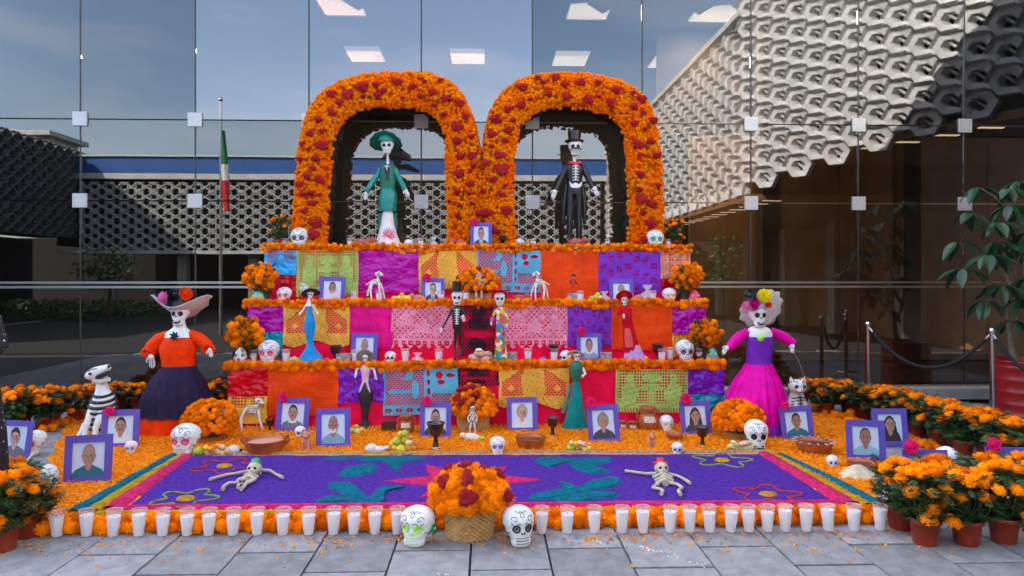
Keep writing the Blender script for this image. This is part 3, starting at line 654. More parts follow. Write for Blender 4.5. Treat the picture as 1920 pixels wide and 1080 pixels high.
bn = [  # tier y, px0, px1, py0, py1, colour, pattern, words
 (Y3, 497, 558, 470, 515, 'blue', pk_top, 'glossy sky blue cut paper banner at the left end of the top tier'),
 (Y3, 526, 558, 515, 561, 'brick', pk_plain, 'short glossy red paper hanging below the blue one on the top tier'),
 (Y3, 558, 673, 470, 556, 'green', pk_green, 'lime green cut paper banner behind the framed man on the top tier front'),
 (Y3, 673, 786, 470, 549, 'magenta', pk_plain, 'shiny magenta paper banner right of the lime green one on the top tier'),
 (Y3, 785, 896, 470, 556, 'yellow', pk_yellow, 'yellow cut paper banner with a bust, left of centre on the top tier'),
 (Y3, 894, 1013, 470, 548, 'lightblue', pk_blue, 'light blue cut paper banner with a crescent, right of centre on the top tier'),
 (Y3, 1013, 1121, 470, 560, 'orange', pk_grid, 'bright orange cut paper banner on the right half of the top tier'),
 (Y3, 1121, 1237, 472, 548, 'purple', pk_holes, 'purple cut paper banner behind the framed person at right of the top tier'),
 (Y3, 1237, 1293, 470, 522, 'white', pk_green, 'pale orange cut paper scrap at the right end of the top tier'),
 (Y3, 1240, 1293, 522, 561, 'brick', pk_plain, 'glossy red paper behind the right flower bunch on the top tier'),
 (Y2, 467, 533, 573, 621, 'magenta', pk_plain, 'glossy magenta paper at the left end of the middle tier'),
 (Y2, 494, 533, 621, 672, 'teal', pk_plain, 'small teal paper behind the pink eyed skull on the middle tier'),
 (Y2, 533, 657, 573, 652, 'yellow', pk_yellow, 'yellow cut paper banner with a bust behind the blue dressed figurine'),
 (Y2, 657, 738, 573, 654, 'hotpink', pk_plain, 'plain hot pink paper banner on the left of the middle tier'),
 (Y2, 735, 856, 573, 652, 'pale', pk_pink, 'pale pink cut paper banner left of the top hatted skeleton'),
 (Y2, 862, 934, 573, 668, 'black', pk_black, 'black cut paper banner hanging between the skeleton couple'),
 (Y2, 945, 1063, 573, 652, 'pale', pk_pink, 'pale pink cut paper banner right of the sombrero skeleton'),
 (Y2, 1063, 1145, 573, 648, 'purple', pk_holes, 'purple cut paper banner above the framed person on the middle tier'),
 (Y2, 1145, 1259, 573, 655, 'orange', pk_grid, 'orange cut paper banner behind the red cloaked figurine'),
 (Y2, 1259, 1322, 575, 624, 'magenta', pk_plain, 'glossy magenta paper at the right end of the middle tier'),
 (Y2, 1259, 1298, 624, 668, 'yellow', pk_green, 'small yellow cut paper behind the right hand skull of the middle tier'),
 (Y1, 430, 505, 690, 742, 'red', pk_plain, 'glossy red paper at the left end of the bottom tier'),
 (Y1, 430, 503, 742, 792, 'yellow', pk_top, 'yellow cut paper behind the white skeleton dog'),
 (Y1, 505, 636, 690, 776, 'orange', pk_grid, 'orange cut paper banner behind the framed man with a moustache on the bottom tier'),
 (Y1, 636, 721, 690, 753, 'violet', pk_holes, 'blue violet cut paper banner behind the black skirted figurine'),
 (Y1, 720, 859, 690, 776, 'lightblue', pk_blue, 'light blue cut paper banner on the bottom tier'),
 (Y1, 858, 936, 690, 722, 'black', pk_black, 'short black cut paper strip above the centre flower basket'),
 (Y1, 935, 1066, 690, 766, 'yellow', pk_yellow, 'yellow cut paper banner with a bust behind the framed fair haired woman'),
 (Y1, 1153, 1288, 692, 772, 'green', pk_green, 'lime green cut paper banner with two figures and a tree on the bottom tier'),
 (Y1, 1288, 1356, 690, 738, 'violet', pk_holes, 'glossy violet paper at the right end of the bottom tier'),
 (Y1, 1288, 1356, 738, 790, 'teal', pk_plain, 'glossy teal paper beside the magenta gowned catrina'),
]
for bi, (y, a, b, c, d, colr, fn, lb) in enumerate(bn):
    pa, pb = F(a, c, y), F(b, d, y); W, Hh = pb.x - pa.x, pa.z - pb.z; cs = .0095; nx, nz = int(W / cs), int(Hh / cs)
    yy = y - .028 - .0022 * (bi % 4); ph = U(0, 6); slick = PC[colr][1] < .4; am = .006 if slick else .003
    vs = []; fs = []
    for j in range(nz + 1):
        for i in range(nx + 1):
            u, v = i / nx, j / nz
            wv = am * (math.sin(u * 13 + ph) + math.sin(v * 9 + u * 5 + ph * 2)) + (U(-.0008, .0008)) + (.012 * mnoise.noise(Vector((u * 6 + ph, v * 7, bi))) + .007 * mnoise.noise(Vector((u * 17 + ph, v * 21, bi))) if slick else .004 * mnoise.noise(Vector((u * 5, v * 5, bi))))
            vs.append((pa.x + W * u + .003 * math.sin(v * 7 + ph), yy - .006 + wv - .004 * v, pa.z - Hh * v + .004 * math.sin(u * 6 + ph) * v))
    for j in range(nz):
        for i in range(nx):
            if fn((i + .5) / nx, (j + .5) / nz, i, j, nx, nz): fs.append((j * (nx + 1) + i, (j + 1) * (nx + 1) + i, (j + 1) * (nx + 1) + i + 1, j * (nx + 1) + i + 1))
    me = bpy.data.meshes.new('paper_banner'); me.from_pydata(vs, [], fs); me.materials.append(paper(colr, *PC[colr])); me.polygons.foreach_set('use_smooth', [True] * len(fs))
    o = inst('paper_banner', me); tag(o, lb, 'paper banner', 'cut paper banners on the altar fronts')

# ---- garlands of single marigolds along the tier edges
def garland(name, lb, y, z, pa, pb, n, r, rows, grp='marigold garlands'):
    a, b = F(pa, 600, y).x, F(pb, 600, y).x; t = thing(name, lb, 'garland', ((a + b) / 2, y, z), 0, grp); org = t.location
    for k in range(rows):
        for i in range(n):
            f_ = (i + .5 * (k % 2) + U(-.35, .35)) / n; drop = .03 * math.sin(f_ * 31 + k) * (1 if k == 0 else .3) - (.05 if rnd() < .05 else 0)
            p = Vector((a + (b - a) * f_, y - .03 - .01 * k + U(-.015, .015), z + (-.012, .028, .005)[k] + drop * .5 + U(-.01, .01)))
            inst('marigold', random.choice(HMESH if r > .03 else LMESH), t, p - org, face_rot((U(-.5, .5), -1, U(.0, 1.1)), U(0, 6)), r * U(.8, 1.2))
    return t
garland('garland', 'orange marigold garland on the edge of the top tier below the arches', Y3, H3 + .01, 494, 1300, 135, .030, 2)
garland('garland', 'orange marigold garland on the edge of the middle tier', Y2, H2 + .01, 460, 1327, 135, .031, 2)
garland('garland', 'orange marigold garland on the edge of the bottom tier', Y1, H1 + .01, 426, 1358, 135, .033, 2)
t = thing('garland', 'orange marigold garland lying on the paving behind the row of candles', 'garland', (0, 4.13, 0), 0, 'marigold garlands')
for k in range(2):
    for i in range(100):
        p = G(80 + 1580 * (i + U(0, 1)) / 100, (990, 984)[k]); p.y = 4.12 + (.0, .05)[k] + U(-.02, .02); p.z = (.035, .065)[k] + U(-.01, .01)
        inst('marigold', random.choice(HMESH), t, p - t.location, face_rot((U(-.5, .5), -1, U(.1, 1.3)), U(0, 6)), U(.034, .048))
for (a, b, lb) in (((86, 812), (235, 757), 'orange marigold garland bordering the petal carpet at rear left'), ((1500, 762), (1760, 850), 'orange marigold garland bordering the petal carpet at right')):
    A_, B_ = G(*a), G(*b); t = thing('garland', lb, 'garland', (A_ + B_) / 2, 0, 'marigold garlands')
    for i in range(60):
        p = A_.lerp(B_, (i + rnd()) / 60) + Vector((U(-.05, .05), U(-.05, .05), .04)); inst('marigold', random.choice(LMESH), t, p - t.location, face_rot((U(-1, 1), -1, 1), 0), U(.035, .05))

# ---- the two flower arches
YA = 7.86
FOAM = M('dark_arch_backing', (.012, .010, .009), .95, bump=.5)
def arch(lb, outer, inner, reds):
    c = F((inner[0][0] + inner[-1][0]) / 2, 458, YA); t = thing('flower_arch', lb, 'arch', (c.x, YA, H3), 0, 'marigold arches on the top tier'); org = t.location
    def dens(P, n):
        L = [0]; Q = [Vector((p[0], p[1])) for p in P]
        for i in range(1, len(Q)): L.append(L[-1] + (Q[i] - Q[i - 1]).length)
        out = []
        for k in range(n):
            s_ = L[-1] * k / (n - 1); i = max(j for j in range(len(L)) if L[j] <= s_ + 1e-9); i = min(i, len(Q) - 2)
            # catmull rom
            f_ = (s_ - L[i]) / (L[i + 1] - L[i]); p0, p1, p2, p3 = Q[max(i - 1, 0)], Q[i], Q[i + 1], Q[min(i + 2, len(Q) - 1)]
            out.append(.5 * (2 * p1 + (p2 - p0) * f_ + (2 * p0 - 5 * p1 + 4 * p2 - p3) * f_ ** 2 + (3 * p1 - p0 - 3 * p2 + p3) * f_ ** 3))
        return out
    N = 90; O = dens(outer, N); I = dens(inner, N)
    m = MB(); vs = []
    for k in range(N):
        for (q, jit, y) in ((O[k], -5, YA + .02), (I[k], 3, YA + .02), (I[k], 3, YA + .36), (O[k], -5, YA + .36)):
            cc = (O[k] + I[k]) / 2; d = (q - cc); d = d.normalized() * (d.length + (-abs(jit) - .0) * .8 + (U(-3, 3) if y > YA + .1 and q is I[k] else U(-1, 1))); w_ = F(cc.x + d.x, cc.y + d.y, YA); vs.append((w_.x, y, w_.z))
    m.add(vs, [(4 * k + i, 4 * k + (i + 1) % 4, 4 * k + 4 + (i + 1) % 4, 4 * k + 4 + i) for k in range(N - 1) for i in range(4)]); m.m = [1 if q % 4 in (0, 3) else 0 for q in range(len(m.f))]; m.build('backing', [FOAM, ARCHO], t)
    pl = []; sp = 4.7
    for k in range(N - 1):
        a0, a1, b0, b1 = O[k], O[k + 1], I[k], I[k + 1]; wd = (a0 - b0).length; ln = ((a0 + b0) / 2 - (a1 + b1) / 2).length
        nn = max(1, int(round(wd * ln / (sp * sp))))
        for _ in range(nn + 1):
            u, v = rnd(), U(-.02, 1.02); q = (a0.lerp(a1, u)).lerp(b0.lerp(b1, u), v); e = min(v, 1 - v); e = max(0, e)
            w_ = F(q.x, q.y, YA); bul = .07 * min(1, (e / .25)) ** .5
            dn = (a0 - b0).normalized() * (1 if v < .5 else -1) * max(0, .25 - e) * 3.5
            pl.append((Vector((w_.x, YA - bul + U(-.014, .014), w_.z)), (dn.x + U(-.35, .35), -1, -dn.y + U(-.3, .35)), U(.017, .029)))
        for yy in (.05, .11, .17, .23, .29, .34):       # flowers round the outer side
            for _ in range(1 if ln < 9 else 2):
                q = a0.lerp(a1, rnd()); w_ = F(q.x, q.y, YA); dn = (a0 - b0).normalized(); pl.append((Vector((w_.x, YA + yy + U(-.02, .02), w_.z)), (dn.x, U(-.5, .3), -dn.y), U(.03, .042)))
    # flowers hugging the base and the jagged inner rim
    mass('marigold_cover', LITE + HERO[:2], pl, ARCHO, t, tuple(org), kind='stuff')
    used = []
    for (rx, ry, rs) in reds:
        k = random.randrange(5); w_ = F(rx, ry, YA)
        inst('celosia', CMESH[k], t, Vector((w_.x, YA - .100 + U(-.008, .006), w_.z)) - org, (PI / 2 + U(-.3, .3), U(-.4, .4), U(-.3, .3)), (rs * U(.85, 1.1) * .0062, rs * U(.8, 1.1) * .0062, .036))
    return t
oL = [(546, 460), (551, 400), (556, 330), (562, 270), (576, 215), (600, 178), (640, 152), (690, 139), (745, 136), (800, 138), (840, 152), (868, 182), (886, 225), (898, 280), (903, 340), (904, 400), (904, 460)]
iL = [(613, 460), (615, 400), (618, 340), (623, 280), (632, 245), (650, 220), (672, 207), (700, 203), (740, 203), (780, 204), (805, 210), (824, 228), (833, 255), (836, 290), (838, 340), (839, 400), (840, 460)]
oR = [(905, 460), (905, 400), (906, 340), (908, 285), (916, 225), (938, 180), (968, 154), (1010, 141), (1065, 137), (1115, 141), (1165, 153), (1200, 175), (1222, 208), (1234, 260), (1240, 320), (1243, 400), (1244, 460)]
iR = [(967, 460), (964, 400), (962, 350), (965, 290), (970, 255), (985, 225), (1010, 208), (1045, 201), (1085, 204), (1125, 210), (1150, 222), (1168, 245), (1174, 280), (1176, 320), (1178, 370), (1178, 410), (1178, 460)]
redL = [(625, 180, 10), (655, 180, 12), (682, 167, 12), (707, 162, 7), (721, 174, 8), (747, 158, 9), (776, 165, 8), (797, 157, 5), (813, 177, 9), (836, 188, 9), (827, 154, 6), (864, 197, 9), (845, 190, 6), (816, 201, 6), (684, 184, 6), (639, 197, 9), (626, 216, 8), (600, 228, 9), (585, 253, 8), (608, 249, 7), (570, 273, 6), (608, 275, 12), (582, 283, 5), (566, 301, 7), (596, 300, 8), (590, 318, 6), (580, 333, 8), (566, 348, 8), (602, 340, 11), (588, 364, 7), (572, 366, 7), (591, 382, 8), (575, 396, 8), (604, 367, 5), (596, 419, 11), (592, 440, 12), (833, 218, 7), (873, 221, 8), (857, 241, 11), (858, 267, 9), (885, 259, 7), (863, 296, 8), (885, 294, 9), (862, 327, 10), (888, 313, 7), (883, 346, 8), (857, 361, 8), (880, 364, 5), (862, 386, 6), (885, 383, 5), (844, 379, 5), (914 - 15, 401, 9), (858, 405, 5), (757, 187, 4), (790, 185, 7), (711, 183, 9)]
redR = [(978, 167, 10), (1007, 150, 6), (1040, 149, 8), (1017, 158, 6), (1057, 163, 8), (1088, 158, 9), (1119, 159, 7), (1154, 173, 11), (1183, 178, 7), (1200, 190, 11), (1062, 185, 9), (1101, 190, 10), (1142, 195, 10), (1120, 185, 5), (1028, 180, 7), (994, 190, 5), (977, 200, 9), (953, 208, 9), (962, 229, 6), (929, 226, 10), (953, 246, 9), (922, 254, 9), (947, 266, 7), (921, 277, 5), (936, 293, 12), (911, 309, 9), (941, 319, 13), (924, 339, 8), (948, 349, 5), (939, 365, 8), (949, 396, 10), (915, 400, 10), (906, 360, 6), (913, 425, 9), (1186, 203, 8), (1203, 215, 6), (1222, 229, 8), (1186, 235, 7), (1206, 245, 5), (1194, 273, 11), (1216, 268, 9), (1228, 293, 8), (1197, 293, 5), (1197, 329, 9), (1231, 349, 7), (1195, 357, 7), (1199, 374, 12), (1219, 385, 10), (1203, 400, 7), (1216, 421, 10), (1206, 450, 10), (928, 433, 10)]
arch('left marigold arch with crimson flowers framing the green dressed catrina', oL, iL, redL)
arch('right marigold arch with crimson flowers framing the top hatted skeleton', oR, iR, redR)
# ================================================================== SKULLS
def paint(name, c, r=.5): return M('paint_' + name, c, r, var=.1, vs=30)
HOTP = paint('pink', (.85, .04, .14)); LIME = paint('lime', (.42, .80, .12)); AQUA = paint('aqua', (.12, .48, .42)); REDP = paint('red', (.62, .02, .02)); INK = paint('ink', (.02, .02, .025))
YEL = paint('yellow', (.9, .6, .03)); BLU = paint('blue', (.06, .15, .6)); GRN = paint('green', (.02, .35, .12)); LILAC = paint('lilac', (.45, .25, .6)); ROSE = paint('rose', (.85, .25, .32))
SK = [(0, .20, -.36, -.06), (.05, .25, -.41, 0), (.14, .27, -.43, .06), (.20, .255, -.405, .12), (.28, .29, -.41, .24), (.38, .35, -.40, .36), (.48, .395, -.40, .44), (.6, .425, -.42, .49), (.72, .42, -.40, .49), (.82, .375, -.33, .44), (.91, .28, -.21, .33), (.97, .16, -.08, .2), (1.0, .04, .03, .1)]
def sk_at(z):
    for k in range(len(SK) - 1):
        if SK[k][0] <= z <= SK[k + 1][0]:
            f_ = (z - SK[k][0]) / (SK[k + 1][0] - SK[k][0]); return [SK[k][i] + (SK[k + 1][i] - SK[k][i]) * f_ for i in range(4)]
    return SK[-1]
def sk_y(x, z, out=.012):
    _, rx, f_, b = sk_at(z); cy, ry = (f_ + b) / 2, (b - f_) / 2; t = max(0, 1 - (x / rx) ** 2); return cy - ry * math.sqrt(t) - out
def skull_parts(style):
    """style: eye, ring, nose, teeth, curl, mouth"""
    P = []
    m = MB(); vs = []; seg = 28; Zs = []
    for k in range(len(SK) - 1):
        for s_ in (0, .5): Zs.append(SK[k][0] + (SK[k + 1][0] - SK[k][0]) * s_)
    Zs.append(1.0)
    for z in Zs:
        _, rx, f_, b = sk_at(z)
        for i in range(seg):
            a = 2 * PI * i / seg; x = rx * math.cos(a); y = (f_ + b) / 2 + (b - f_) / 2 * math.sin(a)
            if math.sin(a) < 0:
                for ex in (-.165, .165):
                    d2 = ((x - ex) / .12) ** 2 + ((z - .5) / .10) ** 2; y += .07 * math.exp(-d2)
                y -= .035 * math.exp(-((x / .07) ** 2 + ((z - .42) / .07) ** 2)); y -= .03 * math.exp(-(((abs(x) - .25) / .08) ** 2 + ((z - .37) / .05) ** 2))
            vs.append((x, y, z))
    n = len(Zs); m.add(vs, [(k * seg + i, k * seg + (i + 1) % seg, (k + 1) * seg + (i + 1) % seg, (k + 1) * seg + i) for k in range(n - 1) for i in range(seg)] + [tuple(range(seg))[::-1], tuple(range((n - 1) * seg, n * seg))], 0, True)
    P.append(('cranium', m, [style.get('base', WHITE)]))
    for s_ in (-1, 1):
        m = MB(); ex, ez = .165 * s_, .5; r = style.get('er', .085)
        q = []
        for i in range(18):
            a = 2 * PI * i / 18; x, z = ex + r * math.cos(a), ez + r * 1.05 * math.sin(a); q.append((x, sk_y(x, z, -.02), z))
        ring = [(p[0], p[1] - .012, p[2]) for p in q]; m.add([(ex, sk_y(ex, ez, -.05), ez)] + q, [(0, 1 + (i + 1) % 18, 1 + i) for i in range(18)], 0)
        m.tube(ring + [ring[0]], .022, 5, 1, cap=False)
        if style.get('pupil'): m.ball((ex, sk_y(ex, ez, -.03), ez), .03, 8, 6, 1)
        P.append(('eye', m, [style['eye'], style['ring']]))
    m = MB()
    for s_ in (-1, 1): x = .028 * s_; m.tube([(x, sk_y(x, .43, .02), .43), (x * 1.5, sk_y(x, .38, .02), .385), (x * .6, sk_y(x, .36, .02), .365)], [.012, .026, .012], 6)
    P.append(('nose', m, [style['nose']]))
    m = MB()
    if style.get('mouth') == 'open':
        q = [(-.17, .235), (-.17, .13), (-.06, .10), (.06, .10), (.17, .13), (.17, .235), (.05, .20), (-.05, .20)]
        m.add([(x, sk_y(x, z, .06) , z) for x, z in q] + [(x, sk_y(x, z, -.02) , z) for x, z in q], [(0, 1, 2, 7), (7, 2, 3, 6), (6, 3, 4, 5)] + [(i, 8 + i, 8 + (i + 1) % 8, (i + 1) % 8) for i in range(8)], 1)
        for i in range(6): m.box((-.125 + .05 * i, sk_y(-.125 + .05 * i, .21, .062), .205 - .012 * abs(i - 2.5)), (.036, .012, .03), 2)
    else:
        for i in range(7):
            x = -.15 + .05 * i
            for z in (.225, .165): m.box((x, sk_y(x, z, .004), z), (.036, .02, .045), 0, (0, 0, x * 1.6))
        P.append(('teeth', m, [WHITE, INK])); m = MB()
        q = [(-.18 + .03 * i) for i in range(13)]; m.tube([(x, sk_y(x, .195, .014), .195) for x in q], .010, 5, 0)
        for z in (.262, .13): m.tube([(x, sk_y(x, z, .008), z) for x in q], .008, 5, 0)
    P.append(('mouth', m, [style['teeth'], INK, WHITE]))
    m = MB(); cu = []
    for s_ in (-1, 1):
        pts = []
        for i in range(16): a = i * .42; rr = .085 * (1 - i / 18); pts.append((s_ * (.20 + rr * math.cos(a)), .74 + rr * math.sin(a)))
        cu.append(pts); cu.append([(s_ * (.05 + .03 * i), .62 + .045 * math.sin(i * .9)) for i in range(9)])
        cu.append([(s_ * (.31 + .02 * math.sin(i)), .32 + .02 * i) for i in range(6)])
    cu.append([(.05 * math.cos(i * .5), .84 + .05 * math.sin(i * .5)) for i in range(13)]); cu.append([(-.16 + .02 * i, .90 + .02 * math.sin(i * 1.2)) for i in range(17)])
    for c in cu: m.tube([(x, sk_y(x, z, .006), z) for x, z in c], .0085, 5, 0)
    for s_ in (-1, 1):      # curls on the sides
        for (yy, zz) in ((.15, .6), (.0, .45), (.28, .75)):
            pts = []
            for i in range(14):
                a = i * .45; rr = .09 * (1 - i / 16); y_, z_ = yy + rr * math.cos(a), zz + rr * math.sin(a); _, rx, f_, b = sk_at(z_); cy, ry = (f_ + b) / 2, (b - f_) / 2
                pts.append((s_ * (rx * math.sqrt(max(0, 1 - ((y_ - cy) / ry) ** 2)) + .006), y_, z_))
            m.tube(pts, .009, 5, 0)
    P.append(('painted_curls', m, [style['curl']]))
    if style.get('flower'):
        m = MB()
        for i in range(8): a = i * PI / 4; m.ball((.40, .08 + .11 * math.cos(a), .42 + .11 * math.sin(a)), (.02, .07, .07), 8, 5, 0)
        m.ball((.425, .08, .42), (.02, .05, .05), 8, 5, 1); P.append(('side_flower', m, [GRN, LIME]))
    return P
STY = dict(pink=dict(eye=ROSE, ring=HOTP, nose=ROSE, teeth=HOTP, curl=INK), black=dict(eye=M('grey_eye', (.3, .3, .3)), ring=INK, nose=INK, teeth=INK, curl=INK, pupil=1), green=dict(eye=LIME, ring=LIME, nose=LIME, teeth=LIME, curl=INK, flower=1),
    aqua=dict(eye=AQUA, ring=GRN, nose=AQUA, teeth=LILAC, curl=AQUA), bold=dict(eye=INK, ring=INK, nose=INK, teeth=INK, curl=INK, pupil=1, mouth='open', er=.08), plain=dict(eye=M('cream_eye', (.6, .5, .4)), ring=YEL, nose=ROSE, teeth=ROSE, curl=WHITE),
    violet=dict(eye=LILAC, ring=BLU, nose=ROSE, teeth=HOTP, curl=HOTP), socket=dict(eye=INK, ring=INK, nose=INK, teeth=INK, curl=WHITE), blue=dict(eye=INK, ring=BLU, nose=INK, teeth=INK, curl=BLU))
def skull(style, lb, px, py0, py1, y=None, z=0, rz=0, wide=None, grp='papier mache skulls'):
    """px centre, py0 top, py1 base"""
    if y is None: c = G(px, py1, z); y = c.y
    else: c = F(px, py1, y); c.z = z
    h = (py1 - py0) * PX(y); sx = (wide * PX(y) / .85) if wide else h
    t = thing('skull', lb, 'skull', c, rz, grp)
    for i, (nm, m, mats) in enumerate(cached(('sk', style), lambda: skull_parts(STY[style]))):
        me = cached(('skm', style, i), lambda: m.mesh(nm, mats)); inst(nm, me, t, (0, 0, 0), (0, 0, 0), (sx, h, h))
    return t
skull('green', 'large white skull painted lime green, left of the front flower basket', 783, 949, 1018, rz=-.35, wide=66)
skull('black', 'large white skull painted with black curls, right of the front flower basket', 972, 948, 1018, rz=.28, wide=60)
skull('pink', 'white skull with pink eyes standing in front of the left floor basket', 348, 795, 853, rz=-.1, wide=52)
skull('pink', 'white skull with red pink eyes beside the cut off portrait at far left', 66, 808, 852, rz=-.2, wide=36)
skull('bold', 'white skull turned sideways among the marigolds at lower left', 90, 872, 926, rz=.7, wide=34)
skull('violet', 'tiny skull with red and blue paint at the foot of the left portraits', 246, 827, 852, rz=.2)
skull('violet', 'small white skull with violet eyes at the rear edge of the rug', 933, 818, 853)
skull('blue', 'tiny white skull with blue patch at the rear edge of the rug', 1270, 829, 854, rz=-.3)
skull('bold', 'white skull with bold black eyes and open black mouth at right', 1418, 786, 843, wide=44, rz=-.15)
skull('blue', 'tiny white skull on the petals near the right portraits', 1561, 853, 879, rz=-.3)
skull('bold', 'white skull half hidden behind the front right marigolds', 1778, 836, 882, rz=.9)
skull('socket', 'small white skull resting near the left mid floor portraits', 563, 799, 822, rz=.3)
skull('plain', 'white skull with yellow paint resting behind the small bowl at right', 1250, 778, 810, wide=26)
L1, L2, L3 = Y1 + .17, Y2 + .17, Y3 + .14
def tb(y): return {L1: H1, L2: H2, L3: H3}[y]
skull('pink', 'white skull with pink eyes at the left end of the bottom tier top', 504, 636, 682, L1, H1, wide=38)
skull('black', 'white skull with grey eyes at the right end of the bottom tier top', 1284, 636, 680, L1, H1, wide=35)
skull('bold', 'small tan and white skull with green hat band beside the framed person', 732, 655, 679, L1, H1)
skull('socket', 'round white skull lying before the right portrait on the bottom tier top', 1060, 657, 682, L1 - .03, H1, rz=-.8)
skull('pink', 'small white skull with red eyes at left on the middle tier top', 533, 535, 567, L2, H2, wide=27)
skull('plain', 'small white skull with yellow paint at right on the middle tier top', 1255, 538, 568, L2, H2, wide=26)
skull('black', 'white skull with black eyes beside the left foot of the arches', 562, 421, 461, L3 - .06, H3, wide=34)
skull('aqua', 'white skull with green eyes beside the right foot of the arches', 1228, 426, 464, L3 - .06, H3, wide=34)
skull('plain', 'tiny cream skull beside the green dressed catrina under the arch', 766, 447, 466, L3, H3)
skull('aqua', 'tiny white skull with aqua crown left inside the right arch', 975, 445, 466, L3, H3)

# ================================================================== CANDLES
WAX = M('white_wax', (.90, .88, .86), .45, trans=.2)
CUP = bpy.data.materials.new('clear_plastic_cup'); CUP.use_nodes = True
nt = CUP.node_tree; nt.nodes.clear(); t_ = nt.nodes.new('ShaderNodeBsdfTransparent'); t_.inputs[0].default_value = (.97, .93, .93, 1)
g_ = nt.nodes.new('ShaderNodeBsdfPrincipled'); g_.inputs['Base Color'].default_value = (.86, .80, .80, 1); g_.inputs['Roughness'].default_value = .15
mx_ = nt.nodes.new('ShaderNodeMixShader'); mx_.inputs[0].default_value = .22; o_ = nt.nodes.new('ShaderNodeOutputMaterial')
nt.links.new(t_.outputs[0], mx_.inputs[1]); nt.links.new(g_.outputs[0], mx_.inputs[2]); nt.links.new(mx_.outputs[0], o_.inputs['Surface'])
def cup_mesh():
    m = MB(); pr = [(.030, 0), (.0305, .004), (.046, .150), (.048, .153), (.0465, .153), (.044, .148), (.0435, .145)]; m.stack([(0, 0, z, r, r) for r, z in pr], 24, cap=False)
    m.add([(.030 * math.cos(2 * PI * i / 24), .030 * math.sin(2 * PI * i / 24), 0) for i in range(24)], [tuple(range(24))]); return m.mesh('cup', CUP)
def wax_mesh(): m = MB(); m.stack([(0, 0, .006, .0285, .0285), (0, 0, .128, .0415, .0415), (0, 0, .130, .036, .036), (0, 0, .127, .006, .006)], 24); m.tube([(0, 0, .125), (.001, 0, .14)], .0015, 5, 1); return m.mesh('wax', [WAX, INK])
def rim_mesh(): m = MB(); m.stack([(0, 0, z, r, r) for r, z in ((.0478, .1515), (.0492, .1525), (.0492, .1545), (.047, .1545))], 24, cap=False); return m.mesh('rim', M('cup_rim', (.75, .35, .30), .3))
CM, WM, RM = cup_mesh(), wax_mesh(), rim_mesh()
def candle(lb, px, py, y=None, z=0, h=None, grp='white candles in clear cups'):
    if y is None: c = G(px, py, z)
    else: c = F(px, py, y); c.z = z
    s_ = (h * PX(c.y) / .153) if h else 1
    t = thing('candle', lb, 'candle', c, U(0, 6), grp)
    cu = inst('cup', CM, t, sc=(s_ * .92, s_ * .92, s_)); inst('wax', WM, t, sc=(s_ * .92, s_ * .92, s_ * U(.86, 1.0))); inst('rim', RM, cu)
    if h is None:
        t.rotation_euler.x = U(-.035, .035); t.rotation_euler.y = U(-.03, .03)
    return t
LX = [107, 163, 212, 260, 305, 351, 391, 437, 482, 530, 579, 625, 663, 703, 745]
for i, x in enumerate(LX):
    candle('front row candle, ' + (ORD[i] + ' from the left end' if i < 12 else ('next to the green skull' if i == 14 else ('second' if i == 13 else 'third') + ' left of the green skull')), x, 1006 - 5 * i / 14)
RX = [1015, 1063, 1115, 1166, 1206, 1256, 1293, 1331, 1370, 1404, 1439, 1472, 1512, 1553, 1601, 1650]
for i, x in enumerate(RX):
    candle('front row candle, ' + (ORD[i] + ' to the right of the black curled skull' if i < 8 else ('right end by the marigold pots' if i == 15 else ORD[15 - i] + ' from the right end')), x, 1000 - 5 * i / 15)
for (x, y, lb) in ((475, L1, 'left of the pink eyed skull'), (536, L1, 'right of the pink eyed skull'), (585, L1 - .07, 'in front of the blue dressed figurine'), (666, L1 - .05, 'in front of the left portrait'), (760, L1, 'left of centre'), (823, L1, 'beside the thin legged skeleton'),
                   (990, L1, 'right of the sombrero skeleton'), (1039, L1, 'under the black goblet right of centre'), (1241, L1 - .04, 'under the right black goblet'), (1256, L1 + .05, 'behind the goblet near the grey eyed skull'), (1311, L1, 'right of the grey eyed skull')):
    candle('small candle on the bottom tier top, ' + lb, x, 676, y, tb(y if y in (L1, L2, L3) else L1), 28)
for (x, lb) in ((627, 'in front of the left portrait'), (711, 'at the feet of the skeleton dog'), (827, 'beside the second portrait'), (874, 'left of the centre basket'), (1088, 'beside the small box'), (1224, 'next to the clear bags')):
    candle('small white candle on the middle tier top, ' + lb, x, 562, L2 - .04, H2, 25)
for (x, lb) in ((531, 'between the flower pot and skull at left'), (656, 'left of the red clay pigs'), (789, 'right of the green dressed catrina'), (1000, 'left inside the right arch'), (1139, 'right inside the right arch'), (1253, 'beside the flower pot at right')):
    candle('small white candle on the top tier, ' + lb, x, 462, L3 - .03, H3, 20)

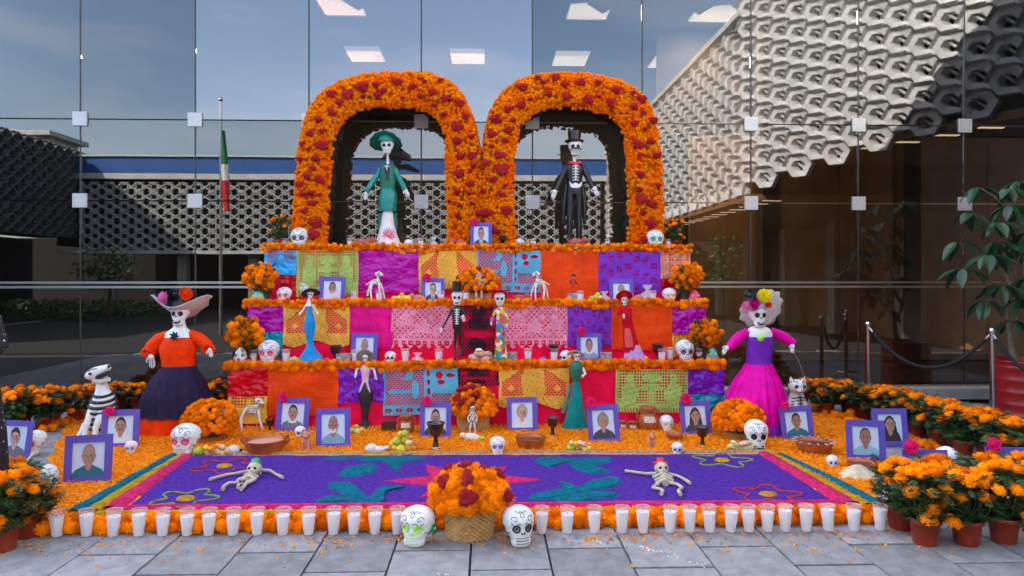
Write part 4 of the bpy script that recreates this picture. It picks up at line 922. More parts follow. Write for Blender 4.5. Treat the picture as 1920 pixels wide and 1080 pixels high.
# ================================================================== FRAMED PORTRAITS
SKIN = [M('print_skin_' + n, c, .5) for n, c in (('light', (.62, .36, .27)), ('tan', (.45, .24, .16)), ('deep', (.36, .17, .11)))]
HAIR = [M('print_hair_' + n, c, .5) for n, c in (('black', (.03, .025, .03)), ('grey', (.25, .24, .24)), ('fair', (.42, .32, .22)), ('brown', (.10, .06, .045)))]
BGP = M('print_background', (.60, .68, .80), .35, var=.05, vs=4)
CL = {n: M('print_cloth_' + n, c, .5) for n, c in dict(dark=(.04, .05, .07), teal=(.02, .16, .22), blue=(.20, .36, .48), white=(.7, .72, .74), grey=(.16, .16, .18), sky=(.25, .5, .62), black=(.02, .02, .03)).items()}
LIP, EYE_ = M('print_lip', (.35, .08, .07), .5), M('print_eye', (.03, .02, .02), .5)
SHADE = M('print_cheek', (.36, .19, .13), .5)
def portrait(lb, x0, y0, x1, y1, skin=1, hair=0, cloth='dark', style='short', y=None, z=0, rz=0, roll=0, extra=(), flower=None, tilt=.16):
    px = (x0 + x1) / 2
    if y is None: c = G(px, y1, z)
    else: c = F(px, y1, y); c.z = z
    W, H = (x1 - x0) * PX(c.y), (y1 - y0) * PX(c.y) * 1.02
    t = thing('framed_portrait', lb, 'portrait', c, rz, 'violet framed portraits'); t.rotation_euler = (-tilt, roll, rz)
    T = .014; bw = W * .155; bh = W * .16
    m = MB(); m.box((0, 0, H - bh / 2), (W, T, bh)); m.box((0, 0, bh / 2), (W, T, bh)); m.box((-W / 2 + bw / 2, 0, H / 2), (bw, T, H - 2 * bh)); m.box((W / 2 - bw / 2, 0, H / 2), (bw, T, H - 2 * bh)); m.build('frame', PURPLE, t, origin=(0, 0, 0))
    MB().box((0, .012, H / 2), (W * .96, .008, H * .96)).build('backboard', CL['grey'], t, origin=(0, 0, 0))
    m = MB(); m.box((0, 0, H * .35), (W * .2, .008, H * .72)); me = m.mesh('easel_leg', PURPLE); inst('easel_leg', me, t, (0, .03 + H * .24, 0), (.32, 0, 0))
    # the flat print
    w2, h2 = (W - 2 * bw), (H - 2 * bh); bx, bz = -w2 / 2, bh
    mats = [BGP, SKIN[skin], HAIR[hair], CL[cloth], CL['white'], LIP, EYE_, SHADE]; m = MB(); lay = [0]
    def L(poly, mi):
        lay[0] += 1; yy = .0065 - .0009 * lay[0]
        pts = [(bx + w2 * min(1, max(0, p[0])), yy, bz + h2 * min(1, max(0, p[1]))) for p in poly]; m.add(pts, [tuple(range(len(pts)))], mi)
    E = lambda cx, cz, rx, rz, n=16: ellip(cx, cz, rx, rz, n)
    L([(0, 0), (1, 0), (1, 1), (0, 1)], 0)
    if style in ('long', 'veil'): L(E(.5, .56, .27, .34) + [], 2); L([(.22, .5), (.16, .0), (.84, .0), (.78, .5)], 2)
    if style == 'bob': L(E(.5, .63, .27, .27), 2)
    sh = [(.0, 0), (1, 0), (1, .10), (.90, .22), (.70, .31), (.58, .36), (.42, .36), (.30, .31), (.10, .22), (0, .10)]
    if style != 'veil': L(sh, 3)
    else: L([(.05, 0), (.95, 0), (.85, .3), (.7, .42), (.3, .42), (.15, .3)], 2)
    L([(.41, .3), (.46, .2), (.54, .2), (.59, .3), (.59, .45), (.41, .45)], 1)
    if 'tie' in extra: L([(.38, .34), (.44, .0), (.56, .0), (.62, .34), (.5, .26)], 4); L([(.47, .26), (.53, .26), (.55, .0), (.45, .0)], 3)
    if 'collar' in extra: L([(.36, .36), (.30, .24), (.5, .20), (.70, .24), (.64, .36), (.5, .27)], 4)
    L(E(.5, .66, .205, .285), 2 if style not in ('veil',) else 2)
    L(E(.30, .60, .03, .05, 8) , 1); L(E(.70, .60, .03, .05, 8), 1)
    L(E(.5, .59, .185, .25, 20) if style != 'bald' else E(.5, .61, .195, .275, 20), 1)
    if style in ('long', 'bob', 'fringe'): L([(.30, .62), (.33, .85), (.5, .90), (.67, .85), (.70, .62), (.64, .74), (.5, .80), (.40, .76)], 2)
    L(E(.62, .55, .055, .15, 10), 7); L([(.47, .60), (.455, .51), (.545, .51), (.53, .60)], 7)
    for ex in (.425, .575): L(E(ex, .615, .036, .016, 8), 6); L([(ex - .05, .655), (ex + .05, .655), (ex + .04, .675), (ex - .04, .675)], 2)
    if 'moustache' in extra: L([(.40, .475), (.44, .515), (.56, .515), (.60, .475), (.5, .495)], 2)
    if 'beard' in extra: L([(.36, .50), (.40, .38), (.5, .34), (.60, .38), (.64, .50), (.5, .46)], 4)
    if 'glasses' in extra:
        for ex in (.42, .58): L(ellip(ex, .61, .07, .035, 12), 6); L(ellip(ex, .61, .058, .026, 12), 1)
    L([(.44, .445), (.5, .43), (.56, .445), (.5, .462)], 5)
    m.build('photo_print', mats, t, origin=(0, 0, 0))
    if flower:
        p = Vector(((flower[0] - px) * PX(c.y), -.03, (y1 - flower[1]) * PX(c.y))); r = flower[2] * PX(c.y) if len(flower) > 2 else 11 * PX(c.y)
        inst('paper_flower', cached('pf', lambda: tmesh('paper_flower', petal_template([(0, 10, 1, .42), (.45, 9, .95, .4), (.9, 7, .9, .35), (1.35, 3, .8, .3)], .5, seed=99), PINKP)), t, p, (PI / 2, 0, 0), r)
    return t
portrait('violet framed portrait of a dark haired person, cut off at the left photo edge', -8, 793, 50, 864, 0, 0, 'grey', 'fringe', roll=.06, rz=.1)
portrait('violet framed portrait of an older man in teal polo, left foreground', 122, 821, 205, 909, 1, 1, 'teal', 'bald', roll=-.03, rz=.08)
portrait('violet framed portrait of a man with moustache below the black and white dog', 190, 772, 257, 842, 1, 0, 'white', 'short', extra=('moustache',), roll=-.02, flower=(206, 773, 10), rz=.05)
portrait('violet framed portrait of a moustached man in grey jacket before the orange paper', 516, 749, 576, 813, 1, 0, 'grey', 'short', extra=('moustache', 'collar'), roll=.04, flower=(528, 747, 10), z=0)
portrait('violet framed portrait of a white bearded grey haired man', 593, 769, 656, 842, 2, 1, 'blue', 'short', extra=('beard',), roll=-.03)
portrait('violet framed portrait of a man in dark suit behind the black goblet', 787, 757, 845, 824, 1, 0, 'dark', 'short', flower=(801, 753, 10), extra=('glasses',))
portrait('violet framed portrait of a smiling fair haired woman in white collar', 951, 747, 1008, 811, 0, 2, 'white', 'bob', roll=-.01)
portrait('violet framed portrait of a woman with short greying hair and dark top', 1104, 761, 1164, 832, 1, 1, 'dark', 'bob', roll=-.05, flower=(1112, 754, 11))
portrait('violet framed portrait of a long haired woman behind the brown goblet', 1278, 753, 1336, 818, 1, 0, 'dark', 'long', roll=-.04, flower=(1290, 747, 11))
portrait('violet framed portrait of a woman with pulled back hair below the cat', 1467, 763, 1529, 828, 2, 0, 'teal', 'short', roll=-.06, flower=(1478, 759, 8))
portrait('violet framed portrait of a heavy set man in light blue shirt, right foreground', 1588, 789, 1662, 865, 2, 0, 'sky', 'bald', roll=.03, rz=-.05)
portrait('violet framed portrait of a woman in dark veil behind the heavy set man', 1639, 767, 1705, 838, 1, 0, 'black', 'veil', rz=-.05, y=None)
portrait('violet framed portrait nearly hidden behind the front right marigold pots', 1698, 845, 1782, 925, 1, 0, 'white', 'short', rz=-.1, flower=(1712, 838, 15))
portrait('violet framed portrait cut off by marigolds at the right photo edge', 1856, 840, 1935, 925, 1, 0, 'white', 'fringe', rz=-.1, flower=(1868, 834, 14))
portrait('violet framed portrait of a person in grey shirt, left on the bottom tier top', 658, 621, 706, 676, 1, 1, 'grey', 'short', y=L1 + .07, z=H1, roll=.02)
portrait('violet framed portrait of a broad faced person, right on the bottom tier top', 1082, 622, 1129, 676, 1, 0, 'blue', 'short', y=L1 + .07, z=H1, flower=(1091, 618, 9), extra=('collar',))
portrait('violet framed portrait of a man in white shirt before the lime green paper', 598, 514, 645, 564, 2, 0, 'white', 'short', y=L2 + .07, z=H2, extra=('tie',), roll=.02)
portrait('violet framed portrait of a suited man on the middle tier left of centre', 790, 517, 833, 564, 0, 0, 'dark', 'short', y=L2 + .07, z=H2, extra=('tie', 'glasses'), flower=(801, 515, 8))
portrait('violet framed portrait behind the clear bags, right on the middle tier top', 1143, 519, 1189, 564, 1, 1, 'white', 'short', y=L2 + .07, z=H2)
portrait('violet framed portrait of a suited man between the two flower arches', 882, 413, 922, 462, 1, 0, 'dark', 'short', y=Y3 + .01, z=H3, extra=('tie',), flower=(889, 411, 7), tilt=.08)

# ================================================================== MARIGOLD PLANTS
def leafset(seed, R, H, n):
    rs = random.Random(seed); m = MB()
    for _ in range(n):
        a = rs.uniform(0, 6.28); f_ = rs.random() ** .6; zz = rs.uniform(.12, 1) * H; r = R * f_ * (.55 + .55 * math.sin(zz / H * 2.6)); c = Vector((r * math.cos(a), r * math.sin(a), zz))
        d = Vector((math.cos(a + rs.uniform(-.7, .7)), math.sin(a + rs.uniform(-.7, .7)), rs.uniform(-.5, .8))).normalized(); L = rs.uniform(.035, .07); s_ = d.cross(Vector((rs.uniform(-.4, .4), rs.uniform(-.4, .4), 1))).normalized()
        for k in range(3):          # feathery leaflets
            o_ = c + d * L * .3 * k
            for sd_ in (-1, 1):
                e = (d * .5 + s_ * sd_).normalized() * L * .42; w_ = d * L * .11
                m.add([o_ - w_, o_ + e * .5 - w_ * 1.2 , o_ + e, o_ + e * .5 + w_ * 1.2, o_ + w_], [(0, 1, 2, 3, 4)])
        m.add([c, c + d * L * .6 + s_ * L * .09, c + d * L * 1.25, c + d * L * .6 - s_ * L * .09], [(0, 1, 2, 3)])
    return m.mesh('foliage', GREEN)
LV = [leafset(k, .15, .27, 330) for k in range(4)]
def pot_mesh(mat=None):
    m = MB(); m.stack([(0, 0, z, r, r) for r, z in ((.060, 0), (.062, .004), (.076, .118), (.085, .120), (.087, .122), (.088, .142), (.086, .145), (.081, .145), (.079, .125))], 26, cap=False); m.add([(.06 * math.cos(2 * PI * i / 26), .06 * math.sin(2 * PI * i / 26), 0) for i in range(26)], [tuple(range(26))[::-1]]); return m.mesh('pot', mat or TERRA)
POT = pot_mesh()
SOILM = MB().stack([(0, 0, .115, .075, .075), (0, 0, .125, .074, .074), (0, 0, .13, .01, .01)], 16).mesh('soil', SOIL)
def marigold_plant(lb, px, py, h_px=None, crown=None, n=16, y=None, z=0, pot=True, lean=0, R=.15, sc=1, br=.046, grp='potted marigolds'):
    if y is None: c = G(px, py, z)
    else: c = F(px, py, y); c.z = z
    t = thing('marigold_plant', lb, 'flower pot' if pot else 'flowers', c, U(0, 6), grp)
    rsd = random.Random(int(px * 7 + py)); H = .43 if h_px is None else h_px * PX(c.y)
    H /= sc; R2 = R / sc if sc != 1 else R
    if pot: po = inst('pot', POT, t, sc=sc); inst('soil', SOILM, po)
    inst('foliage', rsd.choice(LV), t, (0, 0, .10 * sc), (0, 0, rsd.uniform(0, 6)), (sc * R / .15, sc * R / .15, sc * (H - .14) / .28))
    m = MB(); heads = []
    for k in range(n):
        a = k * 2.4 + rsd.uniform(-.3, .3); f_ = math.sqrt((k + .5) / n); r = R * f_ * rsd.uniform(.85, 1.12); zz = (H - .02) * sc - .13 * sc * f_ ** 2 * rsd.uniform(.2, 1.5) - rsd.uniform(0, .03) - (rsd.uniform(.05, .15) * sc if rsd.random() < .18 else 0)
        p = Vector((r * math.cos(a), r * math.sin(a), zz)); heads.append((p, Vector((p.x * 4, p.y * 4, 1))))
        m.tube([(p.x * .12, p.y * .12, .12 * sc), (p.x * .7, p.y * .7, zz * .6), p], [.0035, .003, .0025], 5)
    m.build('stems', STEM, t, origin=(0, 0, 0))
    for p, d in heads: s_ = br * sc ** .5 * rsd.uniform(.72, 1.15); inst('marigold', random.choice(HMESH), t, p, face_rot(d, U(0, 6)), (s_, s_, s_ * .78))
    return t
pl = [ # right side, back to front
 (1511, 757, 52, 'right behind the black and white cat'), (1551, 778, 72, 'first in the right row behind the catrina'), (1590, 776, 68, 'second in the right row behind the catrina'), (1618, 788, 74, 'behind the right row, near the veiled portrait'), (1652, 800, 82, 'just left above the veiled woman portrait'),
 (1690, 806, 84, 'just right above the veiled woman portrait'), (1722, 818, 88, 'between the veiled portrait and the posts'), (1760, 836, 96, 'in the middle of the right row'), (1806, 856, 104, 'before the red drum, left one'), (1790, 826, 80, 'behind the middle of the right row'), (1850, 862, 100, 'before the red drum, right one'), (1893, 884, 108, 'near the right photo edge, behind the pink flower'), (1850, 834, 74, 'against the foot of the chrome post'), (1935, 872, 92, 'cut by the right photo edge, upper one'),
 # front right cluster
 (1760, 958, 110, 'rear left of the front right cluster'), (1852, 958, 112, 'rear centre of the front right cluster'), (1925, 955, 112, 'rear right of the front right cluster'), (1688, 990, 140, 'leftmost of the front right cluster beside the last candle'), (1734, 1018, 152, 'second from left of the front right cluster'), (1812, 1019, 150, 'third from left of the front right cluster'), (1882, 1015, 160, 'front right cluster, nearly at the photo edge'), (1950, 1005, 150, 'front right cluster, cut by the photo edge')]
for (x, yb, hp, lb) in pl: marigold_plant('marigold plant in red pot, ' + lb, x, yb, hp, n=24 if yb > 950 else 20, R=.15 if yb > 950 else .17)
pl = [(258, 766, 52, 'left of the orange bodied catrina'), (222, 764, 50, 'right behind the skeleton dog'), (178, 778, 64, 'left behind the skeleton dog'), (142, 792, 72, 'in the left row, red pot half hidden'), (98, 800, 78, 'left row above the pale skull'), (82, 808, 82, 'left row nearest the small skull, pot in view'), (42, 806, 84, 'left row beside the dotted dress'), (20, 816, 84, 'left row cut by the dotted dress'), (408, 762, 52, 'behind the left floor basket and altar corner'),
      (22, 950, 92, 'rear of the lower left cluster'), (50, 1005, 112, 'lower left cluster, pot touching the first candle side'), (6, 1030, 150, 'lower left corner, cut by the photo edge')]
for (x, yb, hp, lb) in pl: marigold_plant('marigold plant in red pot, ' + lb, x, yb, hp, n=18, R=.15)
t = marigold_plant('small marigold plant in red pot beside the left foot of the arches', 524, 461, 66, y=L3 - .02, z=H3, sc=.7, R=.13, n=18, br=.036)
t = marigold_plant('small marigold plant in red pot beside the right foot of the arches', 1268, 462, 60, y=L3 - .02, z=H3, sc=.7, R=.12, n=18, br=.036)
VASE = M('dark_glass_vase', (.03, .04, .03), .2)
def bunch(lb, px, py, y, z, cx, cy, rx, ry, n):
    """vase of marigolds, flower mass round pixel cx, cy"""
    c = F(px, py, y); c.z = z; t = thing('marigold_bunch', lb, 'flowers', c, 0, 'marigold bunches at the tier ends')
    m = MB(); m.lathe((0, 0, 0), [(.05, 0), (.06, .06), (.045, .12), (.05, .14)], 16); m.build('vase', VASE, t, origin=(0, 0, 0))
    q = F(cx, cy, y) - Vector((c.x, c.y, c.z)); RX, RY = rx * PX(y), ry * PX(y); m = MB()
    inst('foliage', random.choice(LV), t, (q.x * .5, 0, .08), (0, .0, U(0, 6)), (.8, .6, max(.5, (q.z + .05) / .28)))
    for k in range(n):
        a = k * 2.4; f_ = math.sqrt((k + .5) / n); p = Vector((q.x + RX * f_ * math.cos(a), -.02 - .10 * (1 - f_) + U(-.03, .03), q.z + RY * f_ * math.sin(a)))
        m.tube([(0, 0, .1), (p.x * .6, p.y * .3, p.z * .7), p], .003, 5); inst('marigold', random.choice(HMESH), t, p, face_rot((p.x - q.x, -.2, p.z - q.z + .1), 0), U(.032, .048))
    m.build('stems', STEM, t, origin=(0, 0, 0)); return t
bunch('marigold bunch at the left end of the middle tier top', 497, 562, L2 + .02, H2, 490, 518, 31, 26, 26)
bunch('marigold bunch at the left end of the bottom tier top', 470, 672, L1 + .02, H1, 462, 624, 32, 28, 28)
bunch('marigold bunch at the right end of the middle tier top', 1282, 562, L2 + .02, H2, 1288, 518, 32, 26, 26)
bunch('marigold bunch at the right end of the bottom tier top', 1312, 672, L1 + .02, H1, 1322, 625, 31, 26, 26)

# ---- flower baskets
def basket_mesh(r0, r1, h, rows, n=44):
    m = MB(); vs = []; rows2 = rows * 3
    for k in range(rows2 + 1):
        z = h * k / rows2; r = r0 + (r1 - r0) * (k / rows2) ** .8; ph = (k // 3) % 2; bul = (0, .6, .6)[k % 3] * h / rows * .28
        for i in range(n * 2): a = PI * i / n; vs.append(((r + bul + (.034 * r1 / .12 * .6 if (i % 2) == ph else 0)) * math.cos(a), (r + bul + (.0200 * r1 / .12 if (i % 2) == ph else 0)) * math.sin(a), z))
    N = n * 2; m.add(vs, [(k * N + i, k * N + (i + 1) % N, (k + 1) * N + (i + 1) % N, (k + 1) * N + i) for k in range(rows2) for i in range(N)], 0, False); m.add(vs[:N], [tuple(range(N))[::-1]]); return m
def flower_basket(lb, px, py, w0, w1, hb, fx, fy0, fy1, fw, n, reds=0, y=None, z=0, br=.035):
    if y is None: c = G(px, py, z); c.y += 0
    else: c = F(px, py, y); c.z = z
    s_ = PX(c.y); r0, r1 = w0 / 2 * s_, w1 / 2 * s_; c.y += r0 * .8; t = thing('flower_basket', lb, 'basket', c, 0, 'wicker baskets heaped with marigolds')
    b = basket_mesh(r0, r1, hb * s_, 15 if r1 > .1 else 10, 26); b.build('basket', WICKER, t, origin=(0, 0, 0)); m = MB(); P = [(r1 * 1.03 * math.cos(a * PI / 20), r1 * 1.03 * math.sin(a * PI / 20), hb * s_ + .004 * math.sin(a * 2.5)) for a in range(41)]; m.tube(P, .008, 6, cap=False); m.build('rim', WICKER, t, origin=(0, 0, 0))
    RW = fw / 2 * s_; zt = (py - fy0) * s_; zb = (py - fy1) * s_; m = MB(); m.ball((0, 0, zb + .02), (RW * .7, RW * .7, (zt - zb) * .5), 16, 10); m.build('foliage_core', GREEN, t, origin=(0, 0, 0))
    for k in range(n):
        f_ = (k + .5) / n; el_ = math.asin(1 - 1.3 * f_); a = k * 2.39996; d = Vector((math.cos(a) * math.cos(el_), math.sin(a) * math.cos(el_), math.sin(el_)))
        if d.y > .5: continue
        p = Vector((d.x * RW * .93, d.y * RW * .9, zb + .03 + (zt - zb - .04) * (d.z if d.z > 0 else d.z * .5))) * 1.0 + Vector((U(-.012, .012), U(-.012, .012), U(-.012, .012)))
        if reds and k in reds: inst('celosia', random.choice(CMESH), t, p + d * .02, face_rot(d, U(0, 6)), (br * U(1.1, 1.5), br * U(1.0, 1.4), br * 1.0))
        else: inst('marigold', random.choice(HMESH), t, p, face_rot(d, U(0, 6)), br * U(.8, 1.2))
    return t
rs_ = random.Random(3)
flower_basket('big wicker basket heaped with marigolds and crimson flowers, front centre on the paving', 880, 1014, 76, 87, 66, 884, 888, 948, 150, 130, reds={1, 8, 15, 22, 33, 42, 50, 61, 70, 81}, br=.042)
flower_basket('wicker basket of marigolds and crimson flowers against the altar foot', 887, 812, 46, 56, 40, 887, 726, 775, 90, 100, reds={2, 7, 12, 19, 23, 33, 41}, br=.036)
flower_basket('wicker basket of plain marigolds behind the pink eyed skull at left', 386, 830, 42, 52, 32, 380, 753, 806, 100, 150, br=.032)
flower_basket('wicker basket of plain marigolds behind the bold eyed skull at right', 1390, 826, 42, 52, 34, 1393, 752, 800, 98, 150, br=.032)
flower_basket('small wicker basket of marigolds and crimson flowers, centre of the middle tier', 896, 562, 38, 48, 30, 898, 494, 535, 86, 80, reds={2, 6, 11, 16, 22, 30}, y=L2 + .02, z=H2, br=.034)
# ================================================================== DOLLS (rings and limbs given where they stand, at their own distance)
def PR(y, rows, dep=1.0):         # rows: px centre, py, half width px -> rings
    out = []
    for cx, py, hw in rows:
        p = F(cx, py, y); r = hw * PX(y); out.append((p.x, y, p.z, r, r * dep))
    return out
def PT(y, rows):                  # rows: px, py, radius px, forward metres
    pts = []; r = []
    for q in rows:
        p = F(q[0], q[1], y); p.y = y - (q[3] if len(q) > 3 else 0); pts.append(p); r.append(q[2] * PX(y))
    return pts, r
class Doll:
    def __init__(s, name, lb, cat, px, py, y=None, z=0, group=None):
        c = G(px, py, z) if y is None else F(px, py, y); c.z = z; s.y = c.y; s.t = thing(name, lb, cat, c, 0, group); s.k = PX(s.y)
    def rings(s, nm, mat, rows, dep=1.0, seg=24, wave=None, dy=0):
        m = MB(); R = [(r[0], r[1] - dy, r[2], r[3], r[4]) for r in PR(s.y, rows, dep)]; m.stack(R, seg * (3 if wave else 1), 0, wave=wave); return m.build(nm, mat, s.t)
    def limb(s, nm, mat, rows, seg=10): m = MB(); p, r = PT(s.y, rows); m.tube(p, r, seg); return m.build(nm, mat, s.t)
    def pt(s, px, py, fwd=0): p = F(px, py, s.y); p.y = s.y - fwd; return p
    def hand(s, px, py, dx, dy, L, mat=WHITE, fwd=0):     # palm and five curled fingers, L = hand length in pixels
        m = MB(); c = s.pt(px, py, fwd); k = s.k; d = Vector((dx, 0, -dy)).normalized(); n = Vector((d.z, 0, -d.x)); l = L * k
        m.ball(c + d * l * .25, (l * .22, l * .12, l * .28), 10, 7, rot=(0, math.atan2(d.x, d.z), 0))
        for i, (o_, ln) in enumerate(((-.16, .48), (-.055, .56), (.055, .54), (.16, .44))):
            b = c + d * l * .42 + n * l * o_; m.tube([b, b + d * l * ln * .5 + Vector((0, -l * .02, 0)), b + d * l * ln * .95 + Vector((0, -l * .12, 0))], [l * .055, l * .05, l * .03], 6)
        b = c + d * l * .15 + n * l * .18; m.tube([b, b + n * l * .14 + d * l * .14, b + n * l * .16 + d * l * .34 + Vector((0, -l * .05, 0))], [l * .06, l * .055, l * .035], 6)
        return m.build('hand', mat, s.t)
    def face(s, px, py, h, w_=None, style='doll', rz=0):
        """skull head, h = height px, centred at px, py"""
        STYLE_ = dict(eye=INK, ring=INK, nose=INK, teeth=INK, curl=WHITE, er=.085, mouth='open' if style == 'open' else None)
        P = cached(('doll', style), lambda: skull_parts(STYLE_)); hm = h * s.k; wm = (w_ or h * .82) * s.k / .85; b = s.pt(px, py + h / 2, 0)
        for i, (nm, m, mats) in enumerate(P):
            if nm in ('painted_curls',): continue
            me = cached(('dollm', style, i), lambda: m.mesh({'cranium': 'head'}.get(nm, nm), mats))
            if i == 0: hd_ = inst('head', me, s.t, b - s.t.location, (0, 0, rz), (wm, hm * .9, hm))
            else: inst(nm, me, hd_)
    def brim(s, nm, mat, px, py, rx, tilt=.3, ry=None, roll=0, curl=0, lace=0, n=44):
        m = MB(); k = s.k; c = s.pt(px, py); vs = []; R = Euler((-tilt, roll, 0)).to_matrix(); ry = ry or rx
        for th in (0, 1):
            for j in range(6):
                f_ = (j + .2) / 5.2
                for i in range(n):
                    a = 2 * PI * i / n; e = 1 + (lace * math.sin(a * 11) if j == 5 else 0); x, yv = rx * k * f_ * e * math.cos(a), ry * k * f_ * e * math.sin(a)
                    z = curl * k * rx * (abs(math.cos(a)) ** 1.5) * f_ ** 2 - th * .5 * k; vs.append(c + R @ Vector((x, yv, z)))
        fs = []
        for th in (0, 1):
            for j in range(5):
                for i in range(n): o_ = th * 6 * n; q = (o_ + j * n + i, o_ + j * n + (i + 1) % n, o_ + (j + 1) * n + (i + 1) % n, o_ + (j + 1) * n + i); fs.append(q if th == 0 else q[::-1])
        for i in range(n): fs.append((5 * n + i, 5 * n + (i + 1) % n, 11 * n + (i + 1) % n, 11 * n + i))
        m.add(vs, fs, 0, True); s.hat = m.build(nm, mat, s.t); return s.hat
    def ribs(s, nm, mat, px, py0, py1, w0, w1, n=6, fwd=.0, r=1.0, spine=True):
        m = MB(); k = s.k
        for i in range(n):
            f_ = i / (n - 1); yy = py0 + (py1 - py0) * f_; hw = w0 + (w1 - w0) * f_
            P = [s.pt(px + hw * math.sin(a), yy + hw * .25 * abs(math.sin(a)), fwd + hw * k * .8 * math.cos(a)) for a in [(-1.3 + 2.6 * q / 8) for q in range(9)]]
            m.tube(P, r * k, 5)
        if spine: m.tube([s.pt(px, py0 - 2, fwd + w0 * k * .8), s.pt(px, py1 + 2, fwd + w1 * k * .8)], r * 1.3 * k, 6)
        return m.build(nm, mat, s.t)
def cloth(name, c=(.5, .5, .5), r=.6, **k): return M('cloth_' + name, c, r, var=.15, vs=10, bump=.5, bs=22, spec=.12, **k)
def fluff(name, nm, mat, t, p, r, seed=1): inst(nm, cached(('pf', name), lambda: tmesh(nm, petal_template([(-.3, 9, 1, .4), (.1, 10, 1, .4), (.5, 9, .95, .4), (.95, 7, .9, .35), (1.35, 3, .85, .3)], .5, seed=seed), mat)), t, p, (PI / 2, 0, U(0, 6)), r)
LACE = cloth('lilac_lace', (.40, .42, .52)); ORC = cloth('orange_satin', (.93, .045, .0), .6); DPL = cloth('dark_plum', (.022, .015, .042), .75); MAG = cloth('magenta_satin', (.80, .0, .34), .55, trans=.1); PURP = cloth('purple_satin', (.17, .025, .42), .4)

# ---- big catrina at left
d = Doll('catrina_doll', 'large catrina doll in orange bodice and dark plum skirt, left of the altar', 'doll', 325, 808)
d.rings('hem', ORC, [(322, 808, 64), (322, 806, 64), (327, 780, 60), (330, 760, 50)], 1, 40, (11, .03))
d.rings('skirt', DPL, [(331, 773, 64), (330, 769, 62), (331, 755, 60), (331, 735, 56), (332, 712, 46), (334, 695, 34), (334, 686, 29)][::1], 1, 48, (17, -.05))
d.rings('bodice', ORC, [(334, 690, 29), (334, 680, 29), (334, 666, 32), (334, 650, 34), (335, 636, 28), (336, 622, 21), (337, 615, 10)], .72, 28)
d.rings('collar', WHITE, [(336, 632, 26), (336, 624, 24), (337, 614, 12), (338, 600, 8)], .76, 24)
m = MB()
for i in range(7): a = 2 * PI * i / 7; b = d.pt(339, 628, 25 * d.k); m.tube([b, b + Vector((math.cos(a), -.3, math.sin(a))) * 9 * d.k], [4 * d.k, .8 * d.k], 5)
m.build('bow', BLACK, d.t)
d.limb('sleeve', ORC, [(316, 628, 9), (300, 636, 12), (286, 650, 13), (281, 660, 10, .03)], 14); d.limb('sleeve', ORC, [(356, 626, 9), (372, 634, 11), (387, 646, 11), (392, 652, 9, .03)], 14)
for (px, py) in ((281, 660), (393, 654)):
    m = MB(); c = d.pt(px, py, .03)
    for i in range(10): a = i * .63; m.ball(c + Vector((math.cos(a) * 10 * d.k, 0, math.sin(a) * 7 * d.k)), 4 * d.k, 7, 5)
    m.build('cuff', ORC, d.t)
d.hand(287, 664, .2, 1, 26, fwd=.05); d.hand(396, 652, .3, 1, 18, fwd=.05)
m = MB()
for i in range(3): m.tube([d.pt(287 + i * 4 - 3, 668, .05 + 4.5 * d.k), d.pt(288 + i * 4 - 3, 684, .05 + 3.5 * d.k)], .5 * d.k, 4)
m.build('painted_lines', INK, d.t)
d.limb('neck', WHITE, [(338, 618, 7), (338, 598, 7)])
d.face(338, 588, 44, 32, 'open')
d.brim('hat_brim', LACE, 336, 586, 50, .35, 32, 0, .66, .035); d.brim('hat_frill', M('white_lace_edge', (.62, .60, .62), .8, bump=.6, bs=90), 336, 587, 52, .35, 33.5, 0, .67, .06)
d.rings('hat_crown', BLACK, [(336, 580, 20), (336, 565, 19), (336, 553, 14), (336, 548, 4)], .8, 20)
for (px, py, r, mt, nm) in ((314, 559, 13, M('pink_crepe', (.85, .22, .48), .7, trans=.3), 'pk'), (333, 553, 13, BLACK, 'bk'), (355, 551, 12, ORC, 'or')): fluff(nm, 'hat_flower', mt, d.hat, d.pt(px, py, .07) - d.t.location, r * d.k, 5)

# ---- big catrina at right
d = Doll('catrina_doll', 'large catrina doll in purple bodice and magenta gown, right of the altar', 'doll', 1418, 811)
m = MB(); R = PR(d.y, [(1420, 811, 52), (1420, 806, 55), (1419, 785, 58), (1418, 762, 58), (1418, 735, 52), (1420, 712, 42), (1422, 695, 31), (1423, 682, 25)]); m.stack(R, 132, 0, wave=None)
N_ = 132
for k in range(len(R)):
    for i in range(N_):
        a = 2 * PI * i / N_; x, y_, z_ = m.v[k * N_ + i]; g_ = 1 + (.03 * math.sin(a * 19 + math.sin(a * 3)) + .018 * math.sin(a * 31 + 1)) * (1 - .6 * k / len(R)); m.v[k * N_ + i] = (R[k][0] + (x - R[k][0]) * g_, R[k][1] + (y_ - R[k][1]) * g_, z_)
m.build('skirt', MAG, d.t)
d.rings('petticoat', PURP, [(1436, 812, 40), (1440, 800, 44), (1442, 775, 40), (1440, 752, 22), (1439, 738, 6)], .8, 30, (9, .03), dy=24 * d.k)
d.rings('bodice', PURP, [(1423, 687, 25), (1423, 670, 24), (1424, 650, 26), (1424, 636, 26), (1424, 631, 25)], .7, 26)
d.rings('shoulders', WHITE, [(1424, 634, 24), (1424, 625, 25), (1423, 616, 20), (1422, 610, 9), (1421, 600, 7)], .66, 24)
d.limb('sleeve', MAG, [(1402, 622, 8), (1388, 630, 10), (1376, 642, 10), (1364, 652, 8, .03)], 14); d.limb('sleeve', MAG, [(1444, 621, 8), (1458, 627, 10), (1474, 635, 10), (1486, 645, 8, .03)], 14)
d.hand(1362, 648, -.8, 1, 20, fwd=.05); d.hand(1482, 644, -.2, 1, 18, fwd=.06)
